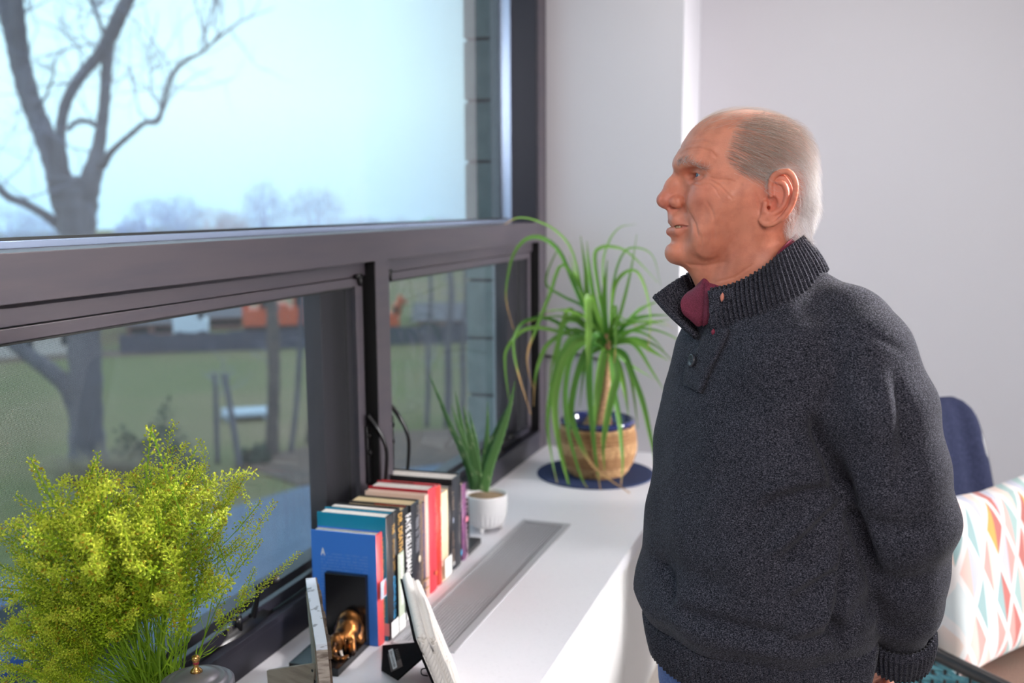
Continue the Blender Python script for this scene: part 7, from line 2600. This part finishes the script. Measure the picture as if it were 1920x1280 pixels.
# hem rib
n_ = 360
th = np.linspace(0, 2 * math.pi, n_)
rows = []
for z, A_, Bf_, Bb_ in ((0.862, .185, .164, .141), (0.878, .188, .168, .144), (0.896, .191, .172, .147), (0.920, .193, .176, .150), (0.946, .189, .170, .145)):
    u = np.where(np.cos(th) > 0, Bf_, Bb_) * np.sign(np.cos(th)) * np.abs(np.cos(th)) ** 0.87
    l = A_ * np.sign(np.sin(th)) * np.abs(np.sin(th)) ** 0.87
    rows.append([bw(uu, ll, z + 0.006 * math.sin(3 * t)) for uu, ll, t in zip(u, l, th)])
sheet('hem_rib', rows, wool, sweater, 0.006, rib=116, ribamp=0.0020)
# cuffs
for arm in (LARM, RARM):
    a, b = np.array(arm[-2][:3]), np.array(arm[-1][:3])
    d = (b - a) / np.linalg.norm(b - a)
    s1 = np.cross(d, [0, 0, 1.0]); s1 /= np.linalg.norm(s1); s2 = np.cross(d, s1)
    rows = []
    for t, r in ((-0.012, 0.049), (0.006, 0.0505), (0.022, 0.049), (0.040, 0.0465), (0.052, 0.044)):
        rows.append([b + d * t + r * (math.cos(q_) * s1 + math.sin(q_) * s2) for q_ in np.linspace(0, 2 * math.pi, 220)])
    sheet('cuff', rows, wool, sweater, 0.006, rib=44, ribamp=0.0016)

# ---- shirt: red collar inside the pullover
shirt_m = mat('burgundy_shirting', (100, 22, 46), rough=0.75, noise=(900, (130, 44, 70), 0.42, 0.62), bump=(1400, 0.3, 0.0005))
sb = [(1318, 612, 1.478), (1380, 575, 1.470), (1430, 540, 1.470), (1475, 500, 1.495), (1502, 478, 1.55), (1488, 480, 1.60), (1400, 520, 1.632), (1320, 560, 1.60), (1300, 590, 1.545)]
st = [(1322, 528, 1.488), (1382, 540, 1.484), (1433, 506, 1.482), (1463, 468, 1.492), (1491, 440, 1.55), (1482, 446, 1.592), (1395, 492, 1.622), (1325, 515, 1.59), (1300, 545, 1.545)]
shirt = sheet('shirt', rows_between([at(*p[:2], 1, p[2]) for p in sb], [at(*p[:2], 1, p[2]) for p in st], 60, 5), shirt_m, person, 0.0025)
L1 = [(1276, 574, 1.500), (1281, 588, 1.498), (1296, 601, 1.494), (1310, 612, 1.490), (1326, 603, 1.488)]
L0 = [(1290, 548, 1.512), (1302, 540, 1.506), (1314, 528, 1.500), (1322, 522, 1.496), (1334, 534, 1.492)]
sheet('shirt_collar_leaf', rows_between([at(*p[:2], 1, p[2]) for p in L1], [at(*p[:2], 1, p[2]) for p in L0], 20, 6, 0.004, np.array([-.1, 1.6, 1.45])), shirt_m, shirt, 0.0025)

# ---- jeans and shoes
denim = mat('denim', (44, 72, 128), rough=0.85, noise=(700, (88, 120, 176), 0.4, 0.72, (1, 1, 0.35)), bump=(900, 0.4, 0.001))
fld = Field((-0.42, 1.17, 0.05), (0.26, 1.98, 0.95), 0.006)
fld.op(sections([(0.72, 0.01, .165, .125, .13), (0.80, 0.005, .178, .145, .135), (0.86, 0.005, .178, .150, .132), (0.92, 0.005, .172, .148, .125)], 0.775, 0.92), (-.42, 1.18, .72), (.24, 1.96, .94), 0.03)
for s in (1, -1):
    fld.chain([(*bw(0.0, s * 0.090, 0.80), 0.102), (*bw(0.018, s * 0.097, 0.47), 0.078), (*bw(-0.01, s * 0.103, 0.10), 0.066)], 0.03)
jv, jq = fld.mesh()
jn = vnormals(jv, jq)
jd = 0.002 * np.sin(jv[:, 2] * 60 + jv[:, 0] * 25) * np.exp(-((jv[:, 2] - 0.45) / 0.12) ** 2) + 0.003 * np.sin(jv[:, 2] * 75 + jv[:, 1] * 20) * np.exp(-((jv[:, 2] - 0.12) / 0.06) ** 2)
jeans = link('jeans', fastmesh('jeans', jv + jn * jd[:, None], jq), denim, person)
pk = [bw(0.150 * math.cos(t) + 0.006, 0.178 * math.sin(t), 0.795 - 0.02 * math.sin(t * 2)) for t in np.linspace(0.35, 1.1, 10)]
bm = bmesh.new(); tube(bm, pk, 0.0022, 6); build('pocket_seam', bm, denim, jeans, True)
shoe_m = mat('brown_shoe_leather', (70, 48, 36), rough=0.45)
sole_m = mat('shoe_sole', (30, 28, 28), rough=0.7)
for s in (1, -1):
    fld = Field((-0.16, -0.07, 0.0), (0.22, 0.07, 0.13), 0.006)
    fld.chain([(-0.075, 0, 0.052, 0.040), (0.0, 0, 0.055, 0.042), (0.09, 0, 0.042, 0.044), (0.155, 0.004, 0.036, 0.034)], 0.02)
    fld.cone((-0.03, 0, 0.06), (-0.03, 0, 0.105), 0.042, 0.040, 0.02)
    fld.ell((0.05, 0, -0.02), (0.5, 0.5, 0.032), 0.004, cut=True)
    v, q_ = fld.mesh()
    W = np.array([bw(p[0] + 0.02, p[1] + s * 0.105, p[2]) for p in v])
    shoe = link('shoe', fastmesh('shoe', W, q_), shoe_m, person)
    bm = bmesh.new()
    out = [(-0.11, 0.0), (-0.10, 0.032), (-0.03, 0.040), (0.06, 0.043), (0.13, 0.042), (0.18, 0.026), (0.193, 0.0), (0.18, -0.026), (0.13, -0.042), (0.06, -0.043), (-0.03, -0.040), (-0.10, -0.032)]
    lo_ = [bm.verts.new(bw(a + 0.02, b + s * 0.105, 0.0).tolist()) for a, b in out]
    hi_ = [bm.verts.new(bw(a + 0.02, b + s * 0.105, 0.016).tolist()) for a, b in out]
    bm.faces.new(lo_[::-1]); bm.faces.new(hi_)
    for i in range(len(out)): bm.faces.new((lo_[i], lo_[(i + 1) % len(out)], hi_[(i + 1) % len(out)], hi_[i]))
    build('sole', bm, sole_m, shoe)
